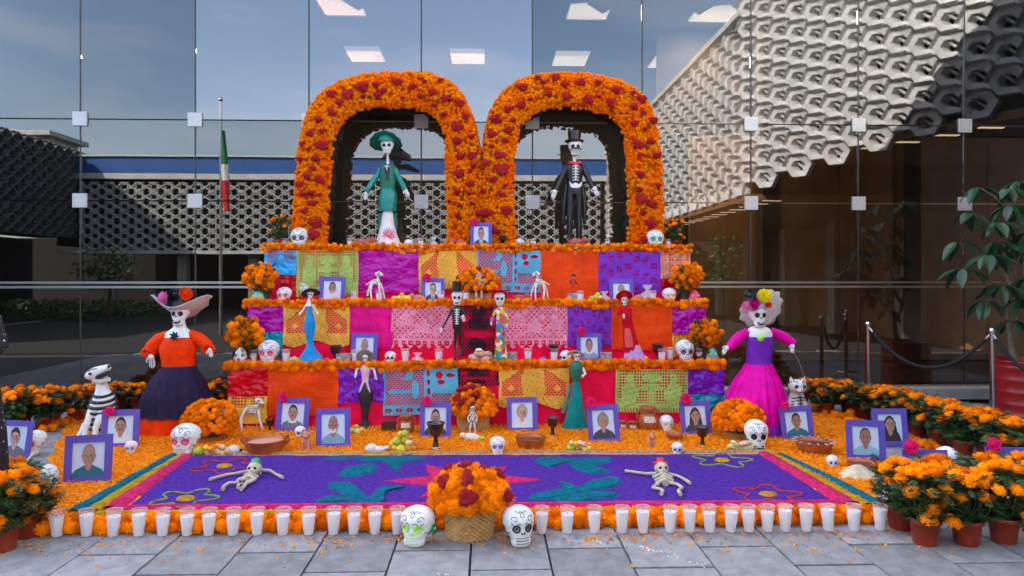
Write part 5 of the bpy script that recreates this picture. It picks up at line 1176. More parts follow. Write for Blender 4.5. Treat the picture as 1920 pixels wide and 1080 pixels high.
m = MB(); m.ball(d.pt(1419, 632, 19 * d.k), (7 * d.k, 2.5 * d.k, 7 * d.k), 14, 8); m.ball(d.pt(1419, 632, 22 * d.k), (3 * d.k, 1.5 * d.k, 3 * d.k), 8, 6); m.build('brooch', LIME, d.t)
m = MB(); m.tube([d.pt(1408, 609, 7 * d.k), d.pt(1421, 611, 9 * d.k), d.pt(1434, 609, 7 * d.k)], 1.6 * d.k, 6); m.build('choker', BLACK, d.t)
d.face(1421, 590, 46, 34, 'open')
d.brim('hat_brim', LACE, 1432, 580, 42, 1.15, 36, -.4, .25, .035); d.brim('hat_frill', M('white_lace_edge'), 1432, 581, 44, 1.15, 38, -.4, .25, .06)
d.rings('hat_crown', LACE, [(1421, 582, 20), (1421, 568, 19), (1421, 558, 12)], .8, 20)
for (px, py, r, mt, nm) in ((1400, 553, 12, BLACK, 'bk2'), (1426, 554, 14, M('yellow_crepe', (.90, .75, .01), .7, trans=.3), 'yl'), (1406, 569, 13, MAG, 'mg'), (1392, 573, 9, M('pink_crepe'), 'pk2'), (1434, 571, 6, ORC, 'or2')): fluff(nm, 'hat_flower', mt, d.hat, d.pt(px, py, .09) - d.t.location, r * d.k, 6)
lead = d
# ---- cat on a lead
d = Doll('cat_figure', 'white skeleton cat with black stripes sitting on a lead by the magenta gown', 'cat figure', 1494, 775)
d.rings('body', WHITE, [(1494, 775, 17), (1494, 765, 19), (1494, 750, 17), (1494, 740, 13), (1494, 732, 10)], .9, 20)
m = MB(); m.ball(d.pt(1493, 724, .03), (17 * d.k, 14 * d.k, 14 * d.k), 18, 12); m.ball(d.pt(1493, 730, .03 + 12 * d.k), (7 * d.k, 5 * d.k, 5 * d.k), 10, 7)
for s_ in (-1, 1): p = d.pt(1493 + 11 * s_, 714, .03); m.stack([(p.x, p.y, p.z, 5 * d.k, 3 * d.k), (p.x + s_ * 2 * d.k, p.y, p.z + 9 * d.k, .5 * d.k, .5 * d.k)], 8)
m.build('head', WHITE, d.t)
m = MB()
for s_ in (-1, 1):
    m.ball(d.pt(1493 + 7 * s_, 722, .03 + 12.5 * d.k), (4 * d.k, 1.5 * d.k, 3 * d.k), 8, 6, 0, rot=(0, .4 * s_, 0)); m.tube([d.pt(1493 + 10 * s_, 712, .03 + 4 * d.k), d.pt(1493 + 4 * s_, 715, .03 + 11 * d.k)], .7 * d.k, 4)
m.ball(d.pt(1493, 728, .03 + 17 * d.k), (1.5 * d.k, 1 * d.k, 1.2 * d.k), 6, 5); m.tube([d.pt(1488, 734, .03 + 15 * d.k), d.pt(1493, 732, .03 + 17 * d.k), d.pt(1498, 734, .03 + 15 * d.k)], .6 * d.k, 4); m.build('painted_face', INK, d.t)
d.ribs('painted_ribs', INK, 1494, 742, 764, 13, 18, 5, fwd=4.5 * d.k, r=1.0)
for s_ in (-1, 1): d.limb('leg', WHITE, [(1494 + 8 * s_, 750, 4, .08), (1494 + 9 * s_, 774, 4, .10), (1494 + 9 * s_, 776, 5, .12)])
d.limb('tail', WHITE, [(1508, 770, 3, -.05), (1520, 762, 3, -.05), (1522, 748, 2, -.05)])
a, b = lead.pt(1480, 656, .08), d.pt(1496, 736, .12)
m = MB(); m.tube([a.lerp(b, i / 10) + Vector((.05 * math.sin(i / 10 * PI), 0, 0)) for i in range(11)], .004, 6); m.build('lead', M('grey_cord', (.5, .48, .45), .6), d.t)
# ---- skeleton dog
d = Doll('dog_figure', 'black and white striped skeleton dog sitting upright at left with open jaws', 'dog figure', 190, 822)
d.rings('body', WHITE, [(193, 820, 15), (192, 805, 21), (190, 780, 24), (192, 760, 22), (195, 742, 17), (192, 728, 11), (190, 712, 8), (189, 700, 8)], .9, 24)
for z_ in range(7):
    yy = 738 + z_ * 10; hw = (16, 20, 22.5, 24, 24.2, 23, 22)[z_]; cx = (194, 193, 192, 191, 190, 191, 192)[z_]; m = MB(); P = [d.pt(cx + hw * 1.02 * math.sin(a), yy + 4 * math.cos(a * 1.0), hw * .92 * d.k * math.cos(a)) for a in [2 * PI * q / 24 for q in range(25)]]; m.tube(P, 3.0 * d.k, 6, cap=False); m.build('stripe', INK, d.t)
m = MB(); p, r = PT(d.y, [(166, 705, 6, .02), (176, 702, 11, .03), (188, 698, 12, .04), (200, 692, 9, .06), (212, 686, 5, .07)]); m.tube(p, r, 14); m.build('upper_jaw', WHITE, d.t)
m = MB(); p, r = PT(d.y, [(182, 709, 8, .03), (196, 713, 6, .05), (212, 709, 4, .07)]); m.tube(p, r, 12); m.build('lower_jaw', WHITE, d.t)
m = MB(); p, r = PT(d.y, [(184, 704, 6, .05), (198, 702, 5.5, .08), (211, 697, 4.5, .09)]); m.tube(p, r, 10); m.build('mouth', INK, d.t)
m = MB()
for i in range(7): m.stack([(d.pt(186 + 4 * i, 706 - .4 * i, .075).x, d.pt(0, 0, .085).y, d.pt(186, 707 - .5 * i).z, 1.3 * d.k, 1.3 * d.k), (d.pt(186 + 4 * i, 700, 0).x, d.pt(0, 0, .085).y, d.pt(186, 702 - .5 * i).z, .3 * d.k, .3 * d.k)], 5)
m.build('teeth', WHITE, d.t)
m = MB(); m.ball(d.pt(180, 698, .10), (3.5 * d.k, 1.5 * d.k, 2.5 * d.k), 8, 6); m.ball(d.pt(213, 685, .08), (3 * d.k, 3 * d.k, 3 * d.k), 8, 6); m.tube([d.pt(172, 695, .06), d.pt(182, 690, .10), d.pt(194, 688, .11)], .9 * d.k, 5); m.build('painted_face', INK, d.t)
d.limb('ear', INK, [(168, 702, 3, -.01), (161, 708, 4, -.01), (157, 716, 2, -.01)])
for (cx, f_) in ((180, .16), (199, .16)): d.limb('leg', WHITE, [(cx, 768, 8, .06), (cx - 1, 795, 5, f_), (cx - 2, 817, 5, f_), (cx - 4, 821, 6, f_ + .05)])
d.limb('leg', WHITE, [(166, 795, 9, .02), (160, 808, 6, .05), (158, 818, 5, .10)]); d.limb('tail', WHITE, [(172, 812, 4, -.1), (155, 812, 3, -.12), (146, 800, 2, -.12)])

# ---- green catrina under the left arch
SEQ = M('green_glitter', (.004, .16, .10), .35, var=.3, vs=40, bump=.4, bs=150); SEQL = M('teal_satin', (.005, .24, .19), .35, var=.2, vs=14, bump=.3, bs=20)
ya = L3 + .12
d = Doll('catrina_figurine', 'catrina in green hat and jacket with pale flared gown under the left arch', 'figurine', 727, 463, ya, H3)
d.rings('gown', M('white_pink_gown', (.80, .74, .70), .6, var=.05, vs=8), [(729, 464, 26), (728, 460, 24), (727, 440, 17), (727, 420, 12.5), (727, 395, 9), (727, 380, 4)], .8, 28, (9, -.05))
m = MB()
for i in range(13): a = 2 * PI * i / 13; b = d.pt(731 + 4 * math.cos(a), 440 + 4 * math.sin(a), 15 * d.k); m.tube([b, d.pt(731 + 12 * math.cos(a), 440 + 13 * math.sin(a), 14.5 * d.k)], [1.3 * d.k, .8 * d.k], 5)
m.build('painted_daisy', paint('bright_pink', (.9, .15, .45)), d.t)
m = MB(); m.ball(d.pt(731, 440, 15 * d.k), (4 * d.k, 1.5 * d.k, 4 * d.k), 10, 6); m.build('daisy_centre', M('paint_orange', (.95, .3, .01)), d.t)
d.rings('overskirt', SEQL, [(727, 396, 16), (727, 380, 17), (728, 365, 16.5), (727, 355, 13)], .78, 22); 
for s_ in (-1, 1): d.limb('skirt_tail', SEQ, [(727 + 14 * s_, 400, 4), (727 + 15 * s_, 420, 3.5), (727 + 15.5 * s_, 438, 1.5)])
d.rings('jacket', SEQ, [(727, 356, 13.5), (727, 345, 14.5), (727, 330, 16), (727, 318, 17), (727, 312, 12), (727, 308, 5)], .62, 22)
m = MB(); m.plate([(d.pt(721, 312).x, d.pt(0, 312).z), (d.pt(727, 338).x, d.pt(0, 338).z), (d.pt(733, 312).x, d.pt(0, 312).z)], d.y - 12 * d.k, d.y - 10 * d.k); m.build('lapel_opening', BLACK, d.t)
d.ribs('ribs', WHITE, 727, 313, 332, 5, 2, 6, fwd=8 * d.k, r=.9)
d.limb('neck', WHITE, [(727, 312, 2.5), (727, 286, 2.5)])
for i in range(5): m = MB(); m.ball(d.pt(727, 290 + 5 * i, 1 * d.k), (3.4 * d.k, 3 * d.k, 1.6 * d.k), 8, 6); m.build('vertebra', WHITE, d.t)
d.limb('sleeve', SEQL, [(714, 316, 5), (704, 334, 5.5), (693, 352, 5, .04), (688, 360, 5.5, .05)]); d.limb('sleeve', SEQL, [(740, 316, 5), (748, 334, 5.5), (757, 350, 5, .03), (760, 357, 5.5, .04)])
d.hand(688, 360, -.1, 1, 17, fwd=.05); d.hand(760, 355, .5, 1, 17, fwd=.05)
d.face(726, 274, 30, 25)
d.brim('hat_brim', SEQ, 724, 264, 30, .55, 28, 0, -.25, .03); d.rings('hat_crown', SEQL, [(725, 266, 17), (724, 255, 16), (723, 250, 10)], .9, 20)
m = MB()
for i in range(16): m.ball(d.pt(722 + i * 3, 296 - 6 * math.sin(i * .25) + U(-1, 1), -.01), (5.5 * d.k, 4 * d.k, (3 + 3 * math.sin(i * .2)) * d.k), 8, 6)
m.build('feather_boa', cloth('black_feather', (.02, .015, .015)), d.t)
# ---- top hatted gentleman under the right arch
d = Doll('skeleton_figurine', 'tall skeleton in black tailcoat, top hat and red bow tie under the right arch', 'figurine', 1077, 461, ya, H3)
COAT = M('black_satin', (.012, .012, .014), .3, bump=.15)
for s_ in (-1, 1):
    d.limb('leg', COAT, [(1077 + 7 * s_, 352, 8), (1077 + 9 * s_, 395, 6.5), (1077 + 9 * s_, 450, 5), (1077 + 9 * s_, 461, 5)], 12); d.limb('shoe', BLACK, [(1077 + 9 * s_, 461, 4), (1077 + 12 * s_, 462, 3, .06)])
d.rings('hips', COAT, [(1077, 365, 13), (1077, 352, 15), (1077, 342, 13)], .65); d.rings('tailcoat', COAT, [(1077, 354, 14), (1077, 335, 15), (1077, 318, 17.5), (1077, 309, 17), (1077, 304, 7)], .6, 22)
for s_ in (-1, 1): d.limb('coat_tail', COAT, [(1077 + 14 * s_, 345, 5, -.03), (1077 + 19 * s_, 380, 5.5, -.03), (1077 + 20 * s_, 420, 3, -.03)])
d.ribs('ribs', WHITE, 1078, 312, 338, 6, 5, 6, fwd=8 * d.k, r=1.2)
m = MB(); m.plate([(d.pt(x_, 0).x, d.pt(0, y_).z) for x_, y_ in ((1066, 336), (1071, 342), (1077, 339), (1084, 342), (1090, 336), (1088, 346), (1083, 349), (1072, 349), (1068, 346))], d.y - 13.5 * d.k, d.y - 10 * d.k); m.build('pelvis', WHITE, d.t)
m = MB()
for s_ in (-1, 1): m.stack([(0, 0, 0, 0, 0)] if False else [(d.pt(1077 + s_ * 1, 0).x, d.y - 12 * d.k, d.pt(0, 305).z, 2 * d.k, 2 * d.k), (d.pt(1077 + s_ * 6, 0).x, d.y - 12 * d.k, d.pt(0, 302).z, 7 * d.k, 3 * d.k), (d.pt(1077 + s_ * 7, 0).x, d.y - 12 * d.k, d.pt(0, 298).z, 5 * d.k, 2 * d.k)], 12)
m.build('bow_tie', paint('scarlet', (.75, .01, .05)), d.t)
d.limb('neck', WHITE, [(1077, 306, 3), (1077, 290, 3)])
d.limb('sleeve', COAT, [(1063, 313, 5.5), (1052, 335, 5.5), (1042, 357, 5, .03)]); d.limb('sleeve', COAT, [(1092, 313, 5.5), (1102, 333, 5.5), (1111, 352, 5, .03)])
d.hand(1041, 356, -.35, 1, 20, fwd=.04); d.hand(1112, 350, .4, 1, 20, fwd=.04)
d.face(1078, 276, 33, 26)
m = MB(); m.tube([d.pt(1068, 283, 12 * d.k), d.pt(1073, 279, 15 * d.k), d.pt(1078, 281, 16 * d.k), d.pt(1083, 279, 15 * d.k), d.pt(1088, 283, 12 * d.k)], [.8 * d.k, 2 * d.k, 1.6 * d.k, 2 * d.k, .8 * d.k], 6); m.build('moustache', INK, d.t)
d.rings('hat', COAT, [(1077, 268, 12), (1077, 262, 11.5), (1077, 250, 12.5), (1077, 246, 12.5)], .95, 24); d.brim('hat_brim', COAT, 1077, 266, 18, .12, 17, 0, .1)

# ---- figurines on the tiers
yb = Y1 + .05
d = Doll('catrina_figurine', 'slim catrina in bright blue mermaid dress and black hat, left on the bottom tier top', 'figurine', 583, 676, yb, H1)
BL = cloth('bright_blue', (.01, .27, .62), .4)
d.rings('dress', BL, [(584, 677, 22), (583, 668, 20), (582, 655, 9), (581, 640, 5.5), (581, 622, 9), (581, 608, 11), (581, 596, 8), (580, 582, 5), (580, 572, 5)], .8, 24, (8, -.06))
d.limb('neck', WHITE, [(579, 574, 6), (579, 565, 3), (580, 556, 2)])
for s_ in (-1, 1): d.limb('arm', BONE, [(580 + 5 * s_, 571, 2), (580 + 12 * s_, 582, 1.8), (580 + 18 * s_, 590, 2, .03)])
d.face(582, 552, 15, 12); d.brim('hat_brim', BLACK, 583, 548, 18, .7, 12, -.15, -.2); d.rings('hat_crown', BLACK, [(583, 548, 7), (583, 541, 6)], 1, 14)
fluff('wh', 'hat_flower', WHITE, d.hat, d.pt(571, 541, -.02) - d.t.location, 10 * d.k, 3)
d = Doll('skeleton_figurine', 'thin skeleton groom in top hat and open black jacket, centre of the altar', 'figurine', 858, 678, yb, H1)
for s_ in (-1, 1): d.limb('leg', COAT, [(858 + 3 * s_, 612, 4), (858 + 5 * s_, 640, 2.6), (858 + 5 * s_, 675, 2.6), (858 + 6 * s_, 677, 3, .03)])
d.rings('jacket', COAT, [(857, 616, 8), (857, 600, 8.5), (857, 582, 10), (857, 576, 8), (857, 573, 3)], .6, 18); d.ribs('ribs', WHITE, 857, 580, 606, 4.5, 3.5, 7, fwd=4 * d.k, r=.9)
d.limb('arm', COAT, [(848, 579, 2.6), (839, 598, 2), (829, 616, 2, .02)]); d.limb('arm', COAT, [(866, 579, 2.6), (872, 590, 2.2), (868, 596, 2, .05)])
d.hand(828, 614, -.2, 1, 10, fwd=.03); d.hand(868, 590, .2, 1, 13, fwd=.06); d.face(857, 558, 27, 21, 'open'); d.rings('hat', COAT, [(856, 546, 9), (857, 527, 8.5)], 1, 20); d.brim('hat_brim', COAT, 856, 545, 16, .1, 15, 0, .15)
d = Doll('skeleton_figurine', 'skeleton woman in sombrero and colourful embroidered dress, centre of the altar', 'figurine', 938, 678, yb, H1)
EMB = M('embroidered_panels', (.04, .03, .04), .6)
nt = EMB.node_tree; b_ = nt.nodes['Principled BSDF']; tc_ = nt.nodes.new('ShaderNodeTexCoord'); vr = nt.nodes.new('ShaderNodeTexVoronoi'); vr.inputs['Scale'].default_value = 22
cr_ = nt.nodes.new('ShaderNodeValToRGB'); cr_.color_ramp.interpolation = 'CONSTANT'
for i, (p_, c_) in enumerate(((0, (.8, .75, .6)), (.25, (.75, .12, .01)), (.42, (.02, .3, .12)), (.58, (.02, .25, .6)), (.72, (.8, .5, .02)), (.86, (.6, .01, .05)))):
    e = cr_.color_ramp.elements[i] if i < 2 else cr_.color_ramp.elements.new(p_); e.position = p_; e.color = (*c_, 1)
sp_ = nt.nodes.new('ShaderNodeSeparateColor'); nt.links.new(tc_.outputs['Object'], vr.inputs['Vector']); nt.links.new(vr.outputs['Color'], sp_.inputs[0]); nt.links.new(sp_.outputs[0], cr_.inputs[0]); nt.links.new(cr_.outputs[0], b_.inputs['Base Color'])
d.rings('dress', EMB, [(940, 677, 13), (939, 660, 11), (938, 635, 9), (938, 610, 8), (938, 590, 8), (937, 580, 9), (937, 575, 4)], .8, 22, (7, .05)); d.rings('hem', cloth('emerald', (.01, .3, .10)), [(940, 678, 15), (939, 668, 12)], .8)
d.limb('arm', EMB, [(929, 580, 3), (924, 596, 3), (921, 604, 2.4, .04)]); d.limb('arm', EMB, [(946, 580, 3), (952, 598, 3), (950, 608, 2.4, .04)]); d.hand(921, 603, 0, 1, 7, fwd=.05); d.hand(950, 607, 0, 1, 7, fwd=.05)
d.limb('neck', WHITE, [(938, 580, 2.5), (938, 568, 2.5)]); d.face(937, 560, 26, 20); d.brim('hat_brim', cloth('red_felt', (.55, .02, .04)), 936, 546, 22, .12, 18, 0, .12); d.rings('hat', cloth('red_felt'), [(936, 547, 8), (936, 540, 5)], 1, 16); d.limb('hair', BLACK, [(945, 550, 5, -.03), (947, 562, 4, -.03)])
d = Doll('catrina_figurine', 'figurine in red hat and long red cloak with lilac train, right on the bottom tier', 'figurine', 1178, 676, yb, H1)
RD = cloth('red_velvet', (.50, .004, .012), .8)
d.rings('cloak', RD, [(1184, 660, 15), (1182, 640, 14), (1178, 615, 11), (1175, 595, 10), (1173, 578, 12), (1172, 572, 6)], .8, 24, (8, .07)); d.rings('train', cloth('lilac_tulle', (.55, .32, .68)), [(1190, 676, 19), (1189, 668, 19), (1186, 648, 13), (1184, 640, 9)], .8, 24, (9, -.07)); d.rings('lace_panel', cloth('coral_lace', (.7, .10, .09)), [(1180, 650, 9), (1177, 630, 8), (1175, 615, 5)], .9, 16, dy=6 * d.k)
d.limb('neck', WHITE, [(1172, 577, 6), (1171, 570, 3), (1171, 562, 2)]); d.face(1171, 562, 15, 12); d.brim('hat_brim', RD, 1170, 553, 16, .8, 13, 0, -.2); d.rings('hat', RD, [(1170, 556, 8), (1170, 548, 6)], 1, 16); d.hand(1167, 588, 0, 1, 9, fwd=.07); d.limb('sleeve', RD, [(1163, 578, 4), (1160, 588, 4, .03), (1166, 590, 3, .06)])
yc = G(685, 803).y
d = Doll('catrina_figurine', 'slim catrina with grey hat and black mermaid skirt on the floor', 'figurine', 685, 804)
d.rings('skirt', M('black_glitter', (.015, .015, .018), .5, bump=.5, bs=150), [(685, 805, 25), (685, 801, 20), (685, 796, 8), (684, 785, 5.5), (685, 765, 8), (685, 745, 13), (685, 735, 13), (685, 722, 8), (685, 712, 3)], .8, 24)
PKW = cloth('blush_satin', (.72, .52, .56), .4); d.rings('bodice', PKW, [(685, 728, 6), (685, 712, 6), (685, 698, 8), (685, 690, 11), (685, 684, 7)], .7, 20)
for s_ in (-1, 1): d.limb('bodice_point', PKW, [(685 + 3 * s_, 715, 2.5, .02), (685 + 7 * s_, 727, 2.4, .03), (685 + 10 * s_, 735, 1.5, .03)]); d.limb('arm', WHITE, [(685 + 9 * s_, 690, 3), (685 + 16 * s_, 692, 2.6), (685 + (18 + 2 * (s_ > 0)) * s_, 706, 2, .02)])
d.hand(704, 704, .4, 1, 9, fwd=.02); d.hand(668, 700, -.2, 1, 9, fwd=.02); d.limb('neck', WHITE, [(685, 686, 4), (685, 674, 2)]); d.face(685, 671, 14, 11); d.brim('hat_brim', cloth('silver_grey', (.25, .24, .24)), 685, 668, 17, 1.1, 15, 0, -.1)
d = Doll('catrina_figurine', 'catrina figurine in green hat and teal flared gown on the floor at right', 'figurine', 1083, 806)
TL = cloth('teal_satin2', (.005, .22, .20), .45)
d.rings('gown', TL, [(1078, 806, 24), (1078, 800, 24), (1079, 780, 18), (1080, 750, 12), (1080, 725, 8), (1080, 714, 5)], .8, 28, (9, -.06)); d.rings('bodice', SEQ, [(1080, 716, 6), (1080, 706, 10), (1080, 690, 13), (1080, 680, 11), (1080, 676, 5)], .7, 20)
d.limb('arm', WHITE, [(1092, 690, 3), (1097, 700, 2.6, .02), (1090, 705, 2.4, .05)]); d.limb('neck', WHITE, [(1080, 678, 3), (1080, 668, 2)]); d.face(1082, 668, 16, 13); d.brim('hat_brim', cloth('white_felt', (.7, .68, .65)), 1080, 662, 17, .5, 13, .2, -.2); d.rings('hat', BLACK, [(1080, 661, 7), (1080, 655, 5)], 1, 14)
d.limb('sheer_shawl', M('sheer_green', (.10, .30, .24), .5, alpha=.55), [(1070, 720, 3, -.03), (1063, 745, 4, -.03), (1057, 775, 5, -.03)])

# ---- little skeletons
def skel(lb, px, py, y, z, J, hh, mat=BONE, ribs=None, extra=None):
    d = Doll('skeleton_figurine', lb, 'figurine', px, py, y, z)
    for nm, rows in J: d.limb(nm, mat, rows, 7)
    if ribs: d.ribs('ribs', mat, *ribs)
    d.face(*hh); return d
y5 = L2 - .0
for (cx, lb, fl) in ((704, 'small white skeleton dog standing left on the middle tier top', 1), (1012, 'small white long legged skeleton animal right of the centre basket', -1)):
    d = Doll('skeleton_dog', lb, 'figurine', cx, 562, y5, H2)
    d.limb('body', BONE, [(cx - 10 * fl, 530, 2.5), (cx, 528, 4), (cx + 8 * fl, 526, 4)]); d.ribs('ribs', BONE, cx, 524, 532, 5, 5, 4, r=.9, spine=False)
    d.limb('neck', BONE, [(cx + 4 * fl, 527, 2.4), (cx + 5 * fl, 516, 2)]); d.limb('head', BONE, [(cx, 515, 3), (cx + 6 * fl, 513, 4.5), (cx + 14 * fl, 516, 2.4, .02)]); d.limb('eye', INK, [(cx + 6 * fl, 512, 1.5, .035), (cx + 9 * fl, 513, 1, .035)])
    for (a_, b_, c_, f_) in ((-8, -13, -16, 0), (-6, -8, -6, .05), (6, 9, 8, .05), (8, 14, 17, 0)): d.limb('leg', BONE, [(cx + a_ * fl, 530, 2), (cx + b_ * fl, 544, 1.6, f_), (cx + c_ * fl, 561, 1.6, f_), (cx + (c_ + 2) * fl, 562, 2, f_)])
    d.limb('tail', BONE, [(cx - 11 * fl, 530, 1.4), (cx - 18 * fl, 534, 1)])
d = Doll('skeleton_dog', 'white skeleton dog with jointed legs standing before the yellow paper at left', 'figurine', 474, 806)
d.limb('body', BONE, [(459, 768, 3), (472, 765, 5), (484, 762, 4)]); d.ribs('ribs', BONE, 473, 760, 772, 7, 7, 5, r=1.1, spine=False); d.limb('neck', BONE, [(483, 762, 3), (487, 752, 2.4)]); d.limb('head', BONE, [(480, 750, 4), (488, 751, 5, .02), (497, 756, 2.6, .04)])
m = MB(); m.ball(d.pt(489, 749, .06), 1.8 * d.k, 6, 5); m.ball(d.pt(497, 756, .06), 1.5 * d.k, 6, 5); m.build('painted_eye', INK, d.t)
for (a_, b_, c_, f_) in ((460, 455, 457, .06), (463, 467, 462, -.04), (481, 480, 480, -.04), (485, 490, 496, .06)): d.limb('leg', BONE, [(a_, 768, 2.8), (b_, 783, 2, f_), (c_, 800, 2, f_), (c_ + 3, 805, 2.6, f_ + .03)])
d.limb('tail', BONE, [(459, 768, 2), (456, 778, 1.6), (454, 790, 1.2)])
for (cx, base, y_, z_, lb) in ((886, 818, None, 0, 'small painted skeleton couple figure leaning on the foot basket'), (898, 562, Y2 + .10, H2, 'small grey skeleton figure before the middle tier basket')):
    d = Doll('skeleton_figurine', lb, 'figurine', cx, base, y_, z_); h_ = 52 if y_ is None else 46; b_ = base - 4
    for s_ in (-1, 1): d.limb('leg', BONE, [(cx + 2 * s_, b_ - h_ * .45, 2), (cx + 5 * s_, b_ - h_ * .22, 1.5, .03), (cx + 5 * s_, b_, 2)]); d.limb('arm', BONE, [(cx + 4 * s_, b_ - h_ * .76, 1.6), (cx + 9 * s_, b_ - h_ * .6, 1.4), (cx + 6 * s_, b_ - h_ * .45, 1.4, .03)])
    d.ribs('ribs', BONE, cx, b_ - h_ * .76, b_ - h_ * .52, 5, 4, 5, r=1); d.rings('jacket', M('dark_grey_paint', (.06, .06, .065), .6), [(cx, b_ - h_ * .42, 4), (cx, b_ - h_ * .6, 4.5), (cx, b_ - h_ * .78, 6)], .6, 12); d.face(cx, b_ - h_ * .88, 13, 11); d.brim('hat_brim', REDP if y_ is None else INK, cx, b_ - h_ * .97, 8, .1, 8)
d = Doll('devil_figurine', 'tiny red and black figure standing on a small box, middle tier', 'figurine', 1075, 541, L2, H2 + 22 * PX(L2))
d.limb('body', REDP, [(1075, 540, 3), (1075, 530, 3), (1075, 522, 3)]); d.limb('arm', BLACK, [(1071, 526, 1.3), (1068, 533, 1.3)]); d.limb('arm', BLACK, [(1079, 526, 1.3), (1081, 533, 1.3)]); d.rings('hat', BLACK, [(1075, 518, 5), (1075, 513, 3)]); d.rings('head', CLAYM, [(1075, 522, 3), (1075, 517, 3)])
# ---- the two flat lying paper skeletons on the rug
BEIGE = M('beige_bone', (.50, .43, .30), .7, var=.12, vs=25, bump=.2)
def flatskel(lb, J, rb, hd, hat, hatmat):
    pts = G(*hd); t = thing('skeleton_figure', lb, 'skeleton figure', (pts.x, pts.y, .04)); HH = .055
    for nm, P, r in J: m = MB(); m.tube([G(p[0], p[1], HH) for p in P], [r * (.8 if 0 < q < len(P) - 1 else 1.0) * .82 for q in range(len(P))], 8); m.build(nm, BEIGE, t)
    for a, b, w_ in rb: m = MB(); p, q = G(*a, HH), G(*b, HH); m.tube([p + Vector((0, 0, -.01)), (p + q) / 2 + Vector((0, 0, .02)), q + Vector((0, 0, -.01))], w_ * .72, 8); m.build('rib', BEIGE, t)
    k = pts.y / FPX; m = MB(); c = G(hd[0], hd[1] + 3, .09); m.ball(c, (.052, .06, .05), 18, 12); m.ball(c + Vector((0, -.045, -.01)), (.035, .03, .03), 12, 8); m.build('head', BEIGE, t)
    m = MB()
    for s_ in (-1, 1): m.ball(c + Vector((.02 * s_, -.052, .018)), (.011, .008, .011), 8, 6)
    m.ball(c + Vector((0, -.068, -.0)), (.006, .006, .008), 6, 5); m.tube([c + Vector((-.02, -.066, -.018)), c + Vector((.0, -.075, -.022)), c + Vector((.02, -.066, -.018))], .003, 5); m.build('painted_face', INK, t)
    m = MB(); e = c + Vector((0, .02, .03)); m.stack([(e.x, e.y, e.z, hat, hat * .8), (e.x, e.y, e.z + .008, hat, hat * .8)], 20); m.stack([(e.x, e.y, e.z + .008, .035, .035), (e.x, e.y + .01, e.z + .035, .028, .028), (e.x, e.y + .01, e.z + .04, .01, .01)], 16); m.build('hat', hatmat, t); return t
flatskel('bone coloured skeleton with green hat lying on the left of the violet rug',
    [('arm', [(462, 884), (440, 888), (424, 890), (393, 899)], .016), ('arm', [(494, 882), (506, 882), (517, 889), (530, 895)], .016), ('leg', [(464, 898), (448, 898), (443, 905), (428, 906), (420, 912), (418, 917)], .018), ('leg', [(474, 900), (463, 903), (458, 912), (452, 917)], .018), ('leg', [(478, 899), (460, 908), (448, 906), (446, 914)], .015), ('spine', [(478, 878), (472, 888), (466, 898)], .03)],
    [((460, 884), (494, 880), .018), ((458, 889), (490, 886), .018), ((455, 894), (484, 892), .017), ((453, 898), (480, 897), .02)], (477, 876), .042, GRN)
flatskel('bone coloured skeleton with red hat lying on the right of the violet rug',
    [('arm', [(1224, 888), (1212, 888), (1196, 886), (1181, 884), (1172, 883)], .016), ('arm', [(1256, 889), (1270, 892), (1282, 898), (1294, 906)], .016), ('leg', [(1234, 908), (1224, 914), (1238, 917), (1243, 920), (1240, 926)], .017), ('leg', [(1256, 905), (1270, 908), (1279, 914), (1272, 920), (1276, 927)], .017), ('spine', [(1240, 886), (1244, 896), (1248, 906)], .03)],
    [((1222, 888), (1258, 888), .018), ((1224, 893), (1260, 893), .019), ((1228, 899), (1262, 899), .018), ((1230, 905), (1258, 904), .02)], (1240, 875), .056, REDP)

# ================================================================== CLAY, FOOD, SMALL THINGS
def lathe_thing(name, lb, cat, px, py, parts, y=None, z=0, grp=None, rz=0):
    """parts: name, material, [(r px, h px)]"""
    c = G(px, py, z) if y is None else F(px, py, y); c.z = z; t = thing(name, lb, cat, c, rz, grp); k = PX(c.y)
    for nm, mat, pr in parts: m = MB(); m.lathe((0, 0, 0), [(r * k, h * k) for r, h in pr], 26); m.build(nm, mat, t, origin=(0, 0, 0))
    return t, k
def goblet(lb, px, py, h, y=None, z=0):
    s_ = h / 54; lathe_thing('goblet', lb, 'goblet', px, py, [('foot', BCLAY, [(r * s_, q * s_) for r, q in ((10, 0), (10, 2), (7, 7), (5, 15), (4, 22), (5, 28))]), ('bowl', BCLAY, [(r * s_, q * s_) for r, q in ((5, 27), (10, 30), (14, 38), (15, 46), (17, 52), (17.5, 54), (15, 54), (12, 46), (3, 43))]),
        ('coals', M('grey_ash', (.14, .13, .12), .9, bump=.8), [(12, 46), (8 , 49), (2, 50)] if s_ > .9 else [(12 * s_, 47 * s_), (2, 50 * s_)]), ('painted_ring', BONE, [(7.6 * s_, 5 * s_), (6.8 * s_, 8.5 * s_)])], y, z, 'dark clay goblets')
goblet('large black clay incense goblet in front of the suited man portrait', 817, 846, 54); goblet('brown black clay goblet in front of the long haired woman', 1317, 841, 42); goblet('dark clay goblet right of the fair haired woman portrait', 1036, 822, 40); goblet('dark clay goblet left of the moustached man before the orange paper', 506, 812, 26)
goblet('black goblet on the bottom tier top right of the blue figurine', 629, 676, 36, L1 - .02, H1); goblet('black goblet on the bottom tier top, right of centre', 1038, 676, 34, L1 + .06, H1); goblet('black goblet on the bottom tier top, left of the grey eyed skull', 1233, 676, 36, L1 + .02, H1); goblet('tiny dark goblet beside the suited man between the arches', 943, 463, 26, Y3 + .02, H3)
